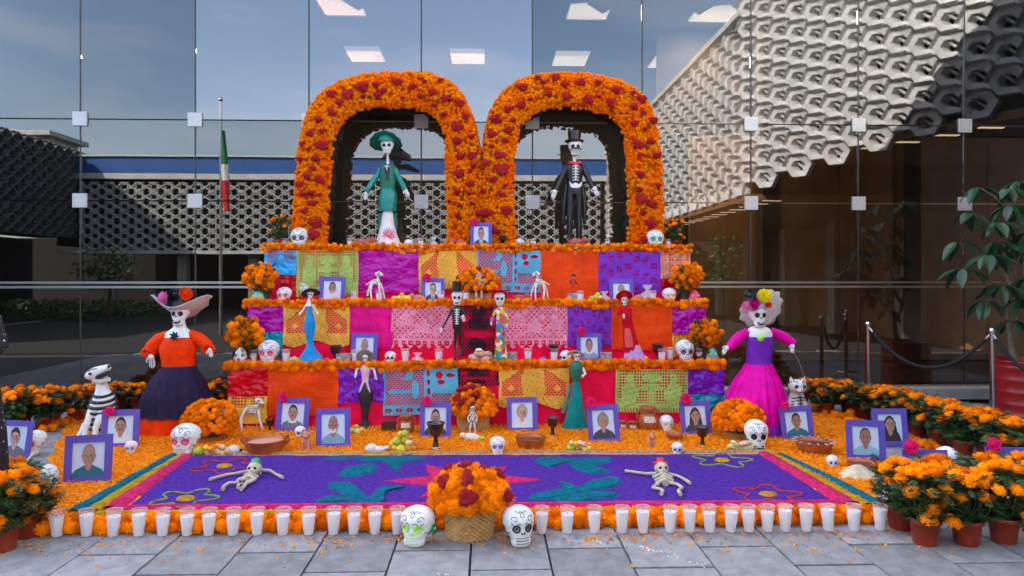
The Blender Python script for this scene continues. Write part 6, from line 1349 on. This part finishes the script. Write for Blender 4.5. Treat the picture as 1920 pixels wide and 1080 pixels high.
def bowl(lb, px, py, r, h, y=None, z=0, fill=CLAY, mat=CLAY, handles=0, rims=None):
    t, k = lathe_thing('clay_bowl', lb, 'bowl', px, py, [('bowl', mat, [(r * .72, 0), (r * .78, h * .2), (r * .95, h * .8), (r, h), (r * 1.02, h * 1.06), (r * .94, h * 1.04), (r * .88, h * .8), (r * .4, h * .55)]), ('filling', fill, [(r * .88, h * .80), (r * .5, h * .9), (r * .1, h * .92)])], y, z, 'clay bowls')
    if handles:
        for s_ in (-1, 1): m = MB(); m.tube([(s_ * r * .96 * k, 0, h * .65 * k), (s_ * r * 1.12 * k, 0, h * .9 * k), (s_ * r * 1.08 * k, 0, h * 1.3 * k), (s_ * r * .93 * k, 0, h * 1.05 * k)], 2.4 * k, 8); m.build('handle', mat, t, origin=(0, 0, 0))
    if rims:
        for i in range(14): a = 2 * PI * i / 14; m = MB(); m.box((r * 1.0 * k * math.cos(a), r * 1.0 * k * math.sin(a), h * 1.09 * k), (r * .25 * k, 1.6 * k, .8 * k), 0, (0, 0, a)); m.build('painted_stripe', rims, t, origin=(0, 0, 0))
    return t
MOLE = M('dark_sauce', (.16, .03, .012), .25, var=.4, bump=.4); SALT = M('pink_filling', (.65, .28, .18), .8, bump=.3)
bowl('wide clay cazuela with pinkish filling and handles, left on the floor petals', 497, 850, 39, 26, fill=SALT, handles=1); bowl('clay bowl with dark red sauce in front of the fair haired woman', 995, 842, 29, 22, fill=MOLE, handles=0)
bowl('striped clay bowl below the woman portrait with pulled back hair', 1526, 851, 35, 24, fill=MOLE, mat=CLAY, rims=BONE); bowl('dark clay bowl in front of the heavy set man portrait', 1620, 884, 30, 16, fill=MOLE); bowl('small orange clay bowl under the yellow painted skull', 1265, 828, 16, 14, fill=CLAY); bowl('small dark clay bowl with green leaves beside the sideways skull', 88, 945, 19, 16, fill=GREEN)
bowl('little clay dish on the middle tier right of the long legged animal', 1042, 562, 17, 9, L2 - .05, H2, fill=MOLE)
def jug(lb, px, py, r, h, y=None, z=0, label=True):
    t, k = lathe_thing('clay_jug', lb, 'jug', px, py, [('body', CLAY, [(r * .6, 0), (r * .9, h * .12), (r, h * .35), (r * .85, h * .6), (r * .6, h * .74)]), ('neck', CLAY, [(r * .6, h * .72), (r * .72, h * .9), (r * .8, h), (r * .66, h), (r * .55, h * .85)])], y, z, 'clay jugs')
    for s_ in (-1, 1): m = MB(); m.tube([(s_ * r * .7 * k, 0, h * .9 * k), (s_ * r * 1.05 * k, 0, h * .82 * k), (s_ * r * .98 * k, 0, h * .5 * k)], 1.8 * k, 7); m.build('handle', CLAY, t, origin=(0, 0, 0))
    if label:
        m = MB(); vs = []
        for i in range(9):
            a = -PI / 2 - .6 + 1.2 * i / 8
            for q in (.42, .66): rr = (r * (.99 if q < .5 else .83) + .5) * k; vs.append((rr * math.cos(a), rr * math.sin(a), h * q * k))
        m.add(vs, [(2 * i, 2 * i + 2, 2 * i + 3, 2 * i + 1) for i in range(8)]); m.build('paper_label', M('cream_label', (.6, .5, .38), .7, var=.3, vs=60), t, origin=(0, 0, 0))
jug('large clay jug with paper label standing right of the green paper', 1215, 808, 20, 46); jug('clay jug with painted body behind the heap of yellow fruit', 762, 815, 15, 37); jug('small brown jar right of the greying woman portrait', 1186, 808, 10, 18, label=True); jug('small brown jar behind its twin, right of the greying woman', 1168, 806, 9, 17)
def box_thing(name, lb, cat, px, py, w_, h_, mat, y, z, dep=None, extra=None, rz=0):
    c = G(px, py, z) if y is None else F(px, py, y); c.z = z; t = thing(name, lb, cat, c, rz); k = PX(c.y); dp = (dep or w_ * .6) * k
    m = MB(); m.box((0, 0, h_ * k / 2), (w_ * k, dp, h_ * k)); m.build('box_body', mat, t, origin=(0, 0, 0)); m = MB(); m.box((0, 0, h_ * k + .003), (w_ * k * 1.03, dp * 1.03, .006)); m.build('lid', extra or mat, t, origin=(0, 0, 0)); return t
BRN = M('dark_chocolate_box', (.07, .02, .012), .5); SILV = M('printed_box', (.35, .33, .33), .4, var=.6, vs=45)
box_thing('chocolate_box', 'dark brown box beside the heap of yellow fruit', 'box', 729, 811, 25, 20, BRN, None, 0); box_thing('printed_box', 'small printed box at the foot of the left black goblet', 'box', 645, 676, 26, 20, SILV, L1 - .04, H1); box_thing('printed_box', 'small printed box right of the sombrero skeleton', 'box', 958, 676, 22, 20, SILV, L1 - .0, H1)
box_thing('printed_box', 'small printed box beside the broad faced portrait', 'box', 1136, 676, 20, 20, SILV, L1 - .04, H1); box_thing('printed_box', 'small box carrying the tiny red figure', 'box', 1075, 562, 22, 21, SILV, L2, H2, extra=BRN); box_thing('candle_jar', 'brown jar at the left of the small skeleton dog', 'jar', 689, 562, 10, 14, BRN, L2, H2); box_thing('candle_jar', 'red jar right of the portrait on the middle tier', 'jar', 648, 562, 10, 14, M('red_jar', (.55, .01, .02), .3), L2, H2)
box_thing('candle_jar', 'red jar right of the suited man on the middle tier', 'jar', 842, 562, 11, 14, M('red_jar'), L2, H2)
LIMEF = M('lime_fruit', (.42, .50, .03), .45, var=.25, vs=20, bump=.2); YELF = M('yellow_fruit', (.85, .60, .02), .5, var=.2, vs=16, bump=.2); ORF = M('orange_fruit', (.85, .28, .02), .5, var=.2, bump=.2); PCH = M('pale_bread', (.70, .48, .30), .7, var=.2, vs=20, bump=.2); GUA = M('pale_guava', (.72, .62, .28), .5, var=.2)
def fruits(lb, px, py, r, spots, y=None, z=0, plate=CLAY):
    c = G(px, py, z) if y is None else F(px, py, y); c.z = z; t = thing('fruit_plate', lb, 'plate', c, 0); k = PX(c.y)
    m = MB(); m.lathe((0, 0, 0), [(r * .5 * k, 0), (r * .6 * k, .006), (r * k, .018), (r * 1.02 * k, .021), (r * .95 * k, .021), (r * .4 * k, .010)], 26); m.build('plate', plate, t, origin=(0, 0, 0))
    for (x, h, s_, mt) in spots:
        m = MB(); q = (x * k, U(-.6, .6) * r * .5 * k, h * k + .012); m.ball(q, (s_ * k, s_ * k, s_ * k * .93), 14, 10); m.tube([(q[0], q[1], q[2] + s_ * k * .88), (q[0] + .002, q[1], q[2] + s_ * k * 1.05)], .0015, 4); m.build('fruit', mt, t, origin=(0, 0, 0))
    return t
fruits('plate of lime, bread rolls and orange petals in front of the pink eyed skull', 401, 857, 32, [(-27, 9, 9, LIMEF), (-10, 6, 7, PCH), (-2, 14, 6, ORF), (6, 6, 7, PCH), (14, 7, 7, GUA), (-12, 16, 5, YELF), (22, 7, 7, PCH), (6, 18, 5, ORF), (16, 16, 6, PCH)])
fruits('heap of yellow and lime fruit beside the clay jug', 756, 850, 30, [(-14, 7, 9, YELF), (-3, 7, 9, YELF), (8, 7, 8, YELF), (19, 6, 6, ORF), (-12, 20, 9, LIMEF), (0, 20, 9, YELF), (12, 19, 7, GUA), (-5, 32, 7, YELF), (4, 36, 7, LIMEF), (14, 28, 5, ORF), (24, 14, 5, ORF), (-20, 14, 7, YELF)])
fruits('clay plate of lime and small mixed fruit below the greying woman portrait', 1085, 850, 26, [(-15, 8, 8, LIMEF), (-3, 6, 6, PCH), (5, 8, 5, ORF), (12, 6, 6, GUA), (18, 9, 6, YELF), (-6, 15, 6, YELF), (3, 16, 5, WHITE), (9, 16, 5, PCH), (19, 16, 4, ORF), (-14, 18, 5, GUA)])
fruits('small plate of green fruit half hidden by the bearded man portrait', 668, 816, 17, [(-6, 6, 6, LIMEF), (3, 6, 6, GUA), (9, 7, 5, YELF), (0, 13, 5, LIMEF)])
fruits('fruit plate with pale guavas at the left foot of the left arch', 582, 463, 17, [(-9, 5, 5, GUA), (-2, 6, 6, YELF), (6, 6, 5, LIMEF), (11, 5, 4, WHITE), (0, 12, 4, GUA)], L3 - .02, H3)
fruits('plate of yellow and green fruit right of the small skeleton dog', 757, 563, 26, [(-17, 7, 7, LIMEF), (-8, 8, 7, YELF), (0, 8, 7, YELF), (9, 8, 7, YELF), (17, 7, 6, GUA), (-4, 15, 5, ORF)], L2, H2)
fruits('plate of green fruit left of the clear bags', 1118, 563, 18, [(-8, 7, 7, LIMEF), (-1, 9, 7, LIMEF), (8, 7, 7, GUA), (3, 15, 5, YELF)], L2, H2)
fruits('yellow fruit plate inside the right arch', 1160, 464, 15, [(-8, 4, 4, YELF), (-2, 5, 4, LIMEF), (5, 4, 4, GUA), (10, 5, 4, LIMEF)], L3, H3)
fruits('small heap of green bananas beside the left candle on the bottom tier top', 553, 677, 15, [(-7, 6, 6, LIMEF), (0, 8, 6, GUA), (7, 6, 6, LIMEF)], L1 - .02, H1)
# breads, husks, gourds
def lump(name, lb, cat, px, py, pieces, y=None, z=0, rz=0, pn='piece'):
    c = G(px, py, z) if y is None else F(px, py, y); c.z = z; t = thing(name, lb, cat, c, rz); k = PX(c.y)
    for i, (x, h, rx, ry, rz_, mt, ro, nm) in enumerate(pieces): m = MB(); m.ball((x * k, -.01 * i, h * k), (rx * k, ry * k, rz_ * k), 16, 10, rot=(0, ro, 0)); m.build(nm, mt, t, origin=(0, 0, 0))
    return t
BRD = M('sugared_bread', (.62, .33, .18), .7, col2=(.78, .55, .42), vs=12, bump=.5); HUSK = M('dry_corn_husk', (.62, .52, .34), .8, var=.2, vs=18, bump=.4); GOU = M('white_gourd', (.72, .68, .60), .6, var=.08, bump=.1)
lump('bread_basket', 'round plate heaped with sugared bread between the skeleton couple', 'bread', 902, 677, [(0, 4, 27, 15, 5, CLAY, 0, 'plate'), (-12, 12, 12, 10, 7, BRD, .2, 'loaf'), (10, 11, 13, 10, 7, BRD, -.2, 'loaf'), (-2, 20, 12, 9, 7, BRD, 0, 'loaf'), (14, 20, 8, 7, 5, BRD, .3, 'loaf'), (-4, 27, 7, 6, 4, BONE, 0, 'loaf')], L1 - .03, H1)
lump('calf_skull', 'white animal skull lying left of the yellow fruit heap', 'animal skull', 708, 850, [(-12, 9, 12, 9, 9, GOU, -.3, 'cranium'), (4, 8, 12, 7, 6, GOU, .15, 'muzzle'), (16, 11, 7, 5, 4, GOU, -.3, 'horn'), (-2, 3, 12, 6, 3, GOU, 0, 'jaw')]); lump('bird_skull', 'white long beaked skull lying below the clay cazuela', 'animal skull', 447, 853, [(-6, 9, 13, 9, 9, GOU, .3, 'cranium'), (12, 4, 14, 5, 4, GOU, .2, 'beak'), (6, 10, 3, 3, 3, INK, 0, 'eye')])
lump('gourd', 'white gourd with green stalk below the foot basket', 'gourd', 884, 828, [(0, 8, 17, 10, 8, GOU, .1, 'body'), (19, 7, 8, 5, 4, LIMEF, 0, 'stalk'), (-16, 13, 6, 5, 5, GOU, 0, 'end')])
lump('corn_plate', 'plate of green corn cobs in husks beside the bold eyed skull', 'corn', 1393, 846, [(0, 3, 33, 16, 4, CLAY, 0, 'plate'), (-12, 9, 20, 7, 6, M('pale_corn', (.62, .62, .28), .7, var=.2, bump=.4), .1, 'cob'), (8, 9, 20, 7, 6, M('pale_corn'), -.15, 'cob'), (-18, 16, 9, 6, 5, M('pale_corn'), .7, 'cob'), (0, 17, 14, 6, 5, HUSK, -.2, 'husk')])
def husk(lb, px, py, L, Hh, rz):
    c = G(px, py); t = thing('corn_husk', lb, 'corn husk', c, rz); k = PX(c.y); m = MB()
    for s_, o_ in ((1, 0), (.85, .02), (.7, .035)):
        vs = []; n = 14
        for i in range(n + 1):
            f_ = i / n; w_ = Hh * k * s_ * math.sin(PI * min(1, f_ * 1.05 + .04)) ** .6; 
            for j in range(5): q = (j / 4 - .5) * 2; vs.append(((f_ - .5) * L * k * s_, q * w_ * 1.1 + o_, .02 + o_ + .05 * (1 - q * q) * math.sin(PI * f_) + U(-.003, .003)))
        m.add(vs, [(i * 5 + j, i * 5 + j + 1, (i + 1) * 5 + j + 1, (i + 1) * 5 + j) for i in range(n) for j in range(4)], 0, True)
    m.build('husk', HUSK, t, origin=(0, 0, 0)); return t
husk('dry corn husk lying on the petals before the front right marigolds', 1611, 900, 82, 14, -.12)
def clay_dog(lb, px, py, s_, y=None, z=0, flip=1, sit=True, mat=CLAYM):
    c = G(px, py, z) if y is None else F(px, py, y); c.z = z; t = thing('clay_dog', lb, 'clay animal', c, 0, 'red clay animals'); k = PX(c.y) * s_
    def B(nm, x, yv, h, rx, ry, rz_, ro=0): m = MB(); m.ball((x * k * flip, yv * k, h * k), (rx * k, ry * k, rz_ * k), 14, 9, rot=(0, ro * flip, 0)); m.build(nm, mat, t, origin=(0, 0, 0))
    if sit:
        B('body', 0, 0, 14, 10, 9, 15); B('head', 0, -5, 33, 8, 8, 7); B('muzzle', 1, -12, 31, 4, 6, 4)
        for q in (-1, 1):
            B('ear', 6 * q, -3, 40, 2.5, 2, 4); B('foot', 7 * q, -9, 3, 4, 6, 3); m = MB(); m.tube([(5 * q * k, -7 * k, 20 * k), (6 * q * k, -10 * k, 10 * k), (6 * q * k, -11 * k, 1 * k)], 2.6 * k, 8); m.build('leg', mat, t, origin=(0, 0, 0))
    else:
        B('body', 0, 0, 15, 17, 9, 10); B('head', 19, -2, 21, 8, 7, 7); B('muzzle', 26, -3, 20, 4, 3.5, 3.5)
        for q in (-1, 1): B('ear', 17, 3 * q, 28, 2, 2, 3)
        for x in (-11, 11):
            for q in (-1, 1): m = MB(); m.tube([(x * k * flip, 5 * q * k, 12 * k), (x * k * flip, 5 * q * k, 0)], 3.2 * k, 8); m.build('leg', mat, t, origin=(0, 0, 0))
    m = MB(); m.tube([(-15 * k * flip, 0, 15 * k), (-19 * k * flip, 0, 22 * k), (-17 * k * flip, 0, 26 * k)] if not sit else [(0, 8 * k, 6 * k), (-8 * k * flip, 12 * k, 4 * k), (-12 * k * flip, 9 * k, 8 * k)], 1.5 * k, 6); m.build('tail', mat, t, origin=(0, 0, 0)); return t
RCL = M('rosy_red_clay', (.42, .09, .07), .6, var=.2, bump=.2)
clay_dog('pinkish clay sitting dog left of the bearded man portrait', 575, 846, .95); clay_dog('pinkish clay sitting figure in front of the large jug', 1221, 842, .78)
clay_dog('round red clay animal left of the green dressed catrina', 684, 464, .78, L3 - .02, H3, 1, False, RCL); clay_dog('round red clay animal at the feet of the top hatted skeleton', 1080, 464, .85, L3 - .06, H3, 1, False, RCL); clay_dog('rosy clay animal left of the suited man between the arches', 864, 462, .7, Y3 + .05, H3, -1, False, RCL)
clay_dog('reddish clay animal left of the second middle tier portrait', 785, 563, .7, L2 - .03, H2, -1, False, CLAYM); clay_dog('reddish clay animal before the light blue paper', 975, 563, .7, L2, H2, 1, False, RCL); clay_dog('clay animal below the clear bags on the middle tier', 1200, 563, .7, L2 - .02, H2, 1, False, CLAYM)
def ornament(lb, px, py, r, h, mats, y, z, name='painted_egg'):
    c = F(px, py, y); c.z = z; t = thing(name, lb, 'ornament', c, 0); k = PX(y); m = MB(); m.lathe((0, 0, 0), [(r * .5 * k, 0), (r * .95 * k, h * .25 * k), (r * k, h * .45 * k), (r * .75 * k, h * .75 * k), (r * .3 * k, h * .96 * k), (.001, h * k)], 20); m.build('body', mats[0], t, origin=(0, 0, 0))
    for i in range(5):
        a = -PI / 2 + (i - 2) * .55; m = MB(); q = (r * .92 * k * math.cos(a), r * .92 * k * math.sin(a), (h * (.35 + .22 * (i % 2))) * k); m.ball(q, (r * .25 * k, r * .18 * k, r * .28 * k), 8, 6); m.build('painted_dot', mats[1 + i % (len(mats) - 1)], t, origin=(0, 0, 0))
ornament('white painted egg with pink and green spots at far left, bottom tier top', 452, 677, 12, 34, [WHITE, HOTP, GRN], L1 - .02, H1); ornament('teal and violet painted owl at far right, bottom tier top', 1335, 677, 11, 30, [AQUA, LIME, YEL, LILAC], L1 - .02, H1); ornament('teal painted bird with yellow flower at left, middle tier top', 485, 563, 12, 26, [AQUA, YEL, YEL], L2 - .02, H2); ornament('magenta painted egg at right, middle tier top', 1302, 564, 11, 26, [HOTP, AQUA, ROSE], L2 - .02, H2)
ornament('small pink painted ball below the blue figurine', 613, 677, 8, 14, [HOTP, BLU], L1 - .06, H1); ornament('small blue painted ball right of centre', 1018, 678, 9, 13, [BLU, WHITE], L1 - .03, H1); ornament('small yellow painted duck near the lilac train', 1208, 678, 10, 16, [YEL, INK], L1 - .08, H1)
CELLO = M('cellophane_bag', (.75, .75, .78), .12, alpha=.42, bump=.6, bs=30)
def bag(lb, px, py, w_, h_, y, z):
    c = F(px, py, y); c.z = z; t = thing('cellophane_bag', lb, 'bag', c, 0, 'clear bags of sweets'); k = PX(y); m = MB(); R = [(0, 0, 0, w_ * .4 * k, w_ * .3 * k), (0, 0, h_ * .2 * k, w_ * .5 * k, w_ * .36 * k), (0, 0, h_ * .5 * k, w_ * .45 * k, w_ * .3 * k), (0, 0, h_ * .7 * k, w_ * .12 * k, w_ * .1 * k), (0, 0, h_ * k, w_ * .4 * k, w_ * .12 * k)]; m.stack(R, 22, 0, wave=(5, .3)); m.build('wrapper', CELLO, t, origin=(0, 0, 0))
    for i in range(7): m = MB(); m.ball((U(-.3, .3) * w_ * k, U(-.2, .2) * w_ * k, U(.1, .4) * h_ * k), w_ * .13 * k, 10, 7); m.build('sweet', random.choice((WHITE, ROSE, PCH)), t, origin=(0, 0, 0))
for (x, w_, h_, y_, z_, lb) in ((1214, 26, 36, L2 - .02, H2, 'larger clear sweet bag right of the middle tier portrait'), (1133, 22, 24, L2 - .04, H2, 'small clear sweet bag left of the middle tier portrait'), (664, 18, 24, L2 - .03, H2, 'clear sweet bag right of the man in white shirt'), (813, 16, 24, L3, H3, 'clear sweet bag right inside the left arch'), (783, 22, 22, L1 - .03, H1, 'clear wrapped bread left of the thin skeleton groom')): bag(lb, x, 563 if z_ == H2 else (677 if z_ == H1 else 464), w_, h_, y_, z_)
lump('shell_pile', 'long pale bread loaf inside the right arch', 'bread', 1033, 465, [(-12, 4, 12, 8, 5, PCH, 0, 'loaf'), (6, 4, 14, 8, 5, PCH, .1, 'loaf'), (18, 4, 8, 6, 4, GOU, 0, 'loaf')], L3, H3)

# ================================================================== AROUND: posts, drum, plant, person
CHROME = M('chrome_post', (.62, .62, .62), .18, metal=1); ROPE = M('black_velvet_rope', (.012, .012, .014), .8, bump=.5, bs=90)
posts = []
for (px, pyt, y, lb) in ((1627, 606, 7.85, 'chrome rope post behind the marigold row, left one of two'), (1860, 618, 6.95, 'chrome rope post in front of the red drum, nearer the photo edge'), (2080, 630, 6.1, 'chrome rope post outside the frame at right')):
    p = F(px, pyt, y); t = thing('rope_post', lb, 'post', (p.x, y, 0), 0, 'chrome rope posts'); MB().lathe((0, 0, 0), [(.15, 0), (.15, .012), (.05, .03), (.02, .035)], 28).build('base', CHROME, t, origin=(0, 0, 0)); MB().lathe((0, 0, 0), [(.024, .03), (.024, p.z)], 20).build('pole', CHROME, t, origin=(0, 0, 0)); MB().lathe((0, 0, p.z - .04), [(.032, 0), (.034, .03), (.03, .05), (.012, .06)], 18).build('cap', CHROME, t, origin=(0, 0, 0)); posts.append(p)
for i in (0, 1):
    a, b = posts[i] - Vector((0, 0, .03)), posts[i + 1] - Vector((0, 0, .03)); t = thing('barrier_rope', ('black rope sagging between the two chrome posts', 'black rope running from the nearer chrome post out of frame')[i], 'rope', (a + b) / 2, 0, 'black barrier ropes'); sag = .42
    P = [a.lerp(b, q / 24) - Vector((0, 0, sag * 4 * (q / 24) * (1 - q / 24))) for q in range(25)]; MB().tube(P[1:-1], .019, 10).build('rope', ROPE, t)
    for e in (P[:3], P[-3:]): MB().tube(e, .014, 8).build('hook', CHROME, t)
DRUM = M('red_enamel_drum', (.33, .012, .012), .35, var=.12, vs=3, bump=.08)
pd = G(1922, 777); t = thing('planter_drum', 'red ribbed metal drum used as planter at the right photo edge', 'planter', (pd.x, pd.y, 0)); R_ = .31; pr = [(R_, 0), (R_ + .01, .01), (R_, .02)]
for k in range(1, 5): z_ = .13 * k; pr += [(R_, z_ - .015), (R_ + .009, z_), (R_, z_ + .015)]
pr += [(R_, .57), (R_ + .012, .58), (R_ + .012, .595), (R_ - .01, .6), (R_ - .015, .55)]; MB().lathe((0, 0, 0), pr, 40).build('drum', DRUM, t, origin=(0, 0, 0)); MB().lathe((0, 0, .55), [(R_ - .015, 0), (.01, .02)], 30).build('soil', SOIL, t, origin=(0, 0, 0))
BARK = M('pale_bark', (.22, .17, .11), .85, var=.25, vs=20, bump=.6); LEAF = M('glossy_green_leaf', (.012, .055, .022), .3, col2=(.045, .13, .05), vs=6, orand=.35, trans=.12)
yt = pd.y; t = thing('umbrella_tree', 'young tree with whorls of glossy drooping leaves growing from the red drum', 'tree', (pd.x, yt, .55))
def Q(px, py, f_=0): p = F(px, py, yt); p.y = yt - f_; return p
m = MB(); m.tube([Q(1903, 678), Q(1897, 650), Q(1894, 628)], [.04, .032, .03], 10); m.tube([Q(1894, 630), Q(1888, 590), Q(1892, 540), Q(1886, 500), Q(1880, 470)], [.026, .022, .02, .016, .01], 9); m.tube([Q(1894, 630), Q(1910, 600), Q(1918, 560), Q(1921, 500), Q(1918, 420), Q(1925, 350)], [.028, .024, .02, .018, .014, .01], 9); m.build('trunk', BARK, t)
def leaf_mesh():
    m = MB(); n = 8; vs = []
    for i in range(n + 1):
        f_ = i / n; w_ = .052 * math.sin(PI * min(1, f_ ** .8)) ** .8 + .001; z = -.28 * f_ * f_ * .35
        vs += [(-w_, f_ * .24, z - w_ * .0), (-w_ * .5, f_ * .24, z - .006 * math.sin(PI * f_)), (0, f_ * .24, z - .014 * math.sin(PI * f_)), (w_ * .5, f_ * .24, z - .006 * math.sin(PI * f_)), (w_, f_ * .24, z)]
    m.add(vs, [(i * 5 + j, i * 5 + j + 1, (i + 1) * 5 + j + 1, (i + 1) * 5 + j) for i in range(n) for j in range(4)], 0, True); return m.mesh('leaf', LEAF)
LM = leaf_mesh()
for (px, py, f_, n) in ((1880, 388, .1, 8), (1850, 420, .15, 7), (1905, 440, .2, 8), (1868, 455, .0, 8), (1892, 355, 0, 7), (1918, 340, -.05, 7), (1795, 505, .1, 6), (1830, 480, .2, 7), (1862, 535, .1, 9), (1898, 470, -.1, 7), (1915, 400, .1, 7), (1925, 520, .1, 7), (1850, 350, -.1, 5), (1822, 400, .0, 5), (1842, 565, .05, 7), (1900, 560, .15, 6), (1800, 455, 0, 5), (1885, 600, .1, 4)):
    c = Q(px, py, f_); m = MB(); b = Q(1905, py + 60 if py < 460 else 560); m.tube([b, b.lerp(c, .6) + Vector((0, 0, .04)), c], [.008, .006, .004], 6); m.build('branch', BARK, t)
    for k in range(n):
        a = 2 * PI * k / n + U(-.3, .3); st = Vector((math.cos(a), math.sin(a), .1)) * U(.03, .07)
        inst('leaf', LM, t, c + st - t.location, (U(-.75, -.15), U(-.3, .3), a - PI / 2), U(.75, 1.1))
pp = F(1350, 500, 9.3); t = thing('indoor_plant', 'slender pale green plant behind the glass right of the arches', 'plant', (pp.x, 9.3, .13)); m = MB(); m.tube([(pp.x, 9.3, .13), (pp.x + .05, 9.3, 1.2), (pp.x, 9.3, 2.0)], [.02, .015, .006], 7)
m.build('stem', BARK, t); leafcloud('foliage', (pp.x, 9.3, 1.7), (.35, .3, .45), 160, .05, M('pale_green_leaf', (.25, .36, .06), .6, var=.2, trans=.2), t)
# person at the left edge in a dotted dress
DOT = M('black_dotted_cloth', (.012, .012, .014), .8); nt = DOT.node_tree; b_ = nt.nodes['Principled BSDF']; tc_ = nt.nodes.new('ShaderNodeTexCoord'); vr = nt.nodes.new('ShaderNodeTexVoronoi'); vr.inputs['Scale'].default_value = 24; vr.inputs['Randomness'].default_value = .45
lt = nt.nodes.new('ShaderNodeMath'); lt.operation = 'LESS_THAN'; lt.inputs[1].default_value = .17; mx_ = nt.nodes.new('ShaderNodeMix'); mx_.data_type = 'RGBA'; mx_.inputs[6].default_value = (.012, .012, .014, 1); mx_.inputs[7].default_value = (.75, .75, .75, 1)
nt.links.new(tc_.outputs['Object'], vr.inputs['Vector']); nt.links.new(vr.outputs['Distance'], lt.inputs[0]); nt.links.new(lt.outputs[0], mx_.inputs[0]); nt.links.new(mx_.outputs[2], b_.inputs['Base Color'])
def skin_body(name, J, edges, mat, parent, sub=2):
    me = bpy.data.meshes.new(name); me.from_pydata([j[0] for j in J], edges, []); o = bpy.data.objects.new(name, me); COL.objects.link(o); o.parent = parent
    md = o.modifiers.new('skin', 'SKIN'); 
    for i, j in enumerate(J): me.skin_vertices[0].data[i].radius = (j[1], j[2] if len(j) > 2 else j[1])
    me.skin_vertices[0].data[0].use_root = True; sb = o.modifiers.new('sub', 'SUBSURF'); sb.levels = sub; sb.render_levels = sub; me.materials.append(mat); md.use_smooth_shade = True; return o
yp = 4.45; xp = F(-94, 600, yp).x
t = thing('person', 'person in black dress with white dots standing at the left photo edge, mostly outside', 'person', (xp, yp, 0))
SKN = M('tan_skin', (.42, .22, .14), .55)
J = [((0, 0, .86), .13, .10), ((0, 0, 1.05), .11, .09), ((0, 0, 1.25), .15, .10), ((0, 0, 1.34), .08, .07), ((0, 0, 1.41), .048), ((0, -.01, 1.49), .075, .085), ((0, -.01, 1.58), .07, .085), ((.17, 0, 1.30), .05), ((.235, -.02, 1.09), .04), ((.17, -.16, .96), .03), ((-.17, 0, 1.30), .05), ((-.23, -.02, 1.07), .04), ((-.12, -.18, .98), .03),
     ((.09, 0, .80), .085), ((.09, 0, .45), .055), ((.09, .01, .08), .035), ((.09, -.12, .035), .03), ((-.09, 0, .80), .085), ((-.09, 0, .45), .055), ((-.09, .01, .08), .035), ((-.09, -.12, .035), .03)]
E_ = [(0, 1), (1, 2), (2, 3), (3, 4), (4, 5), (5, 6), (2, 7), (7, 8), (8, 9), (2, 10), (10, 11), (11, 12), (0, 13), (13, 14), (14, 15), (15, 16), (0, 17), (17, 18), (18, 19), (19, 20)]
skin_body('body', J, E_, SKN, t)
for s_ in (1, -1):
    b0 = Vector((.17 if s_ > 0 else -.12, -.16 if s_ > 0 else -.18, .96 if s_ > 0 else .98)); m = MB(); m.ball(b0 + Vector((-.02 * s_, -.04, 0)), (.03, .05, .018), 10, 8)
    for i in range(4): e = b0 + Vector((-.035 * s_ + .018 * i, -.08, 0)); m.tube([e, e + Vector((0, -.04, -.005)), e + Vector((0, -.07 + .006 * abs(i - 1), -.02))], [.009, .008, .006], 7)
    m.tube([b0 + Vector((.02 * s_, -.03, 0)), b0 + Vector((.045 * s_, -.06, -.005))], [.011, .008], 7); m.build('hand', SKN, t, origin=(0, 0, 0))
m = MB(); m.stack([(0, 0, .10, .33, .26), (0, 0, .5, .315, .23), (0, 0, .86, .27, .19), (0, 0, 1.04, .155, .125), (0, 0, 1.25, .19, .135), (0, 0, 1.345, .16, .11), (0, 0, 1.38, .07, .07)], 36, 0, wave=(7, -.0)); m.build('dress', DOT, t, origin=(0, 0, 0))
for s_ in (-1, 1): m = MB(); m.tube([(s_ * .16, 0, 1.32), (s_ * .25, -.01, 1.22), (s_ * .30, -.02, 1.07), (s_ * .24, -.12, .97)], [.06, .065, .065, .05], 16); m.build('sleeve', DOT, t, origin=(0, 0, 0))
m = MB(); m.ball((0, .01, 1.57), (.095, .105, .11), 20, 14); m.ball((0, .06, 1.46), (.09, .06, .14), 16, 10); m.build('hair', BLACK, t, origin=(0, 0, 0))
m = MB()
for s_ in (-1, 1): m.ball((.03 * s_, -.088, 1.52), (.012, .008, .007), 8, 6, 0)
m.tube([(-.02, -.09, 1.455), (0, -.096, 1.452), (.02, -.09, 1.455)], .005, 6, 1); m.ball((0, -.10, 1.49), (.011, .016, .016), 8, 6, 2); m.build('face', [INK, LIP, SKN], t, origin=(0, 0, 0))
# incense stick by the lower left pots
a, b = G(112, 885, 0), F(112, 885, 5.0); m = MB(); p0, p1 = F(28, 886, 4.6), F(62, 851, 4.7); m.tube([p0, p1], .006, 6); o = m.build('stick', BONE); tag(o, 'pale stick poking up from the marigolds beside the sideways skull', 'stick')
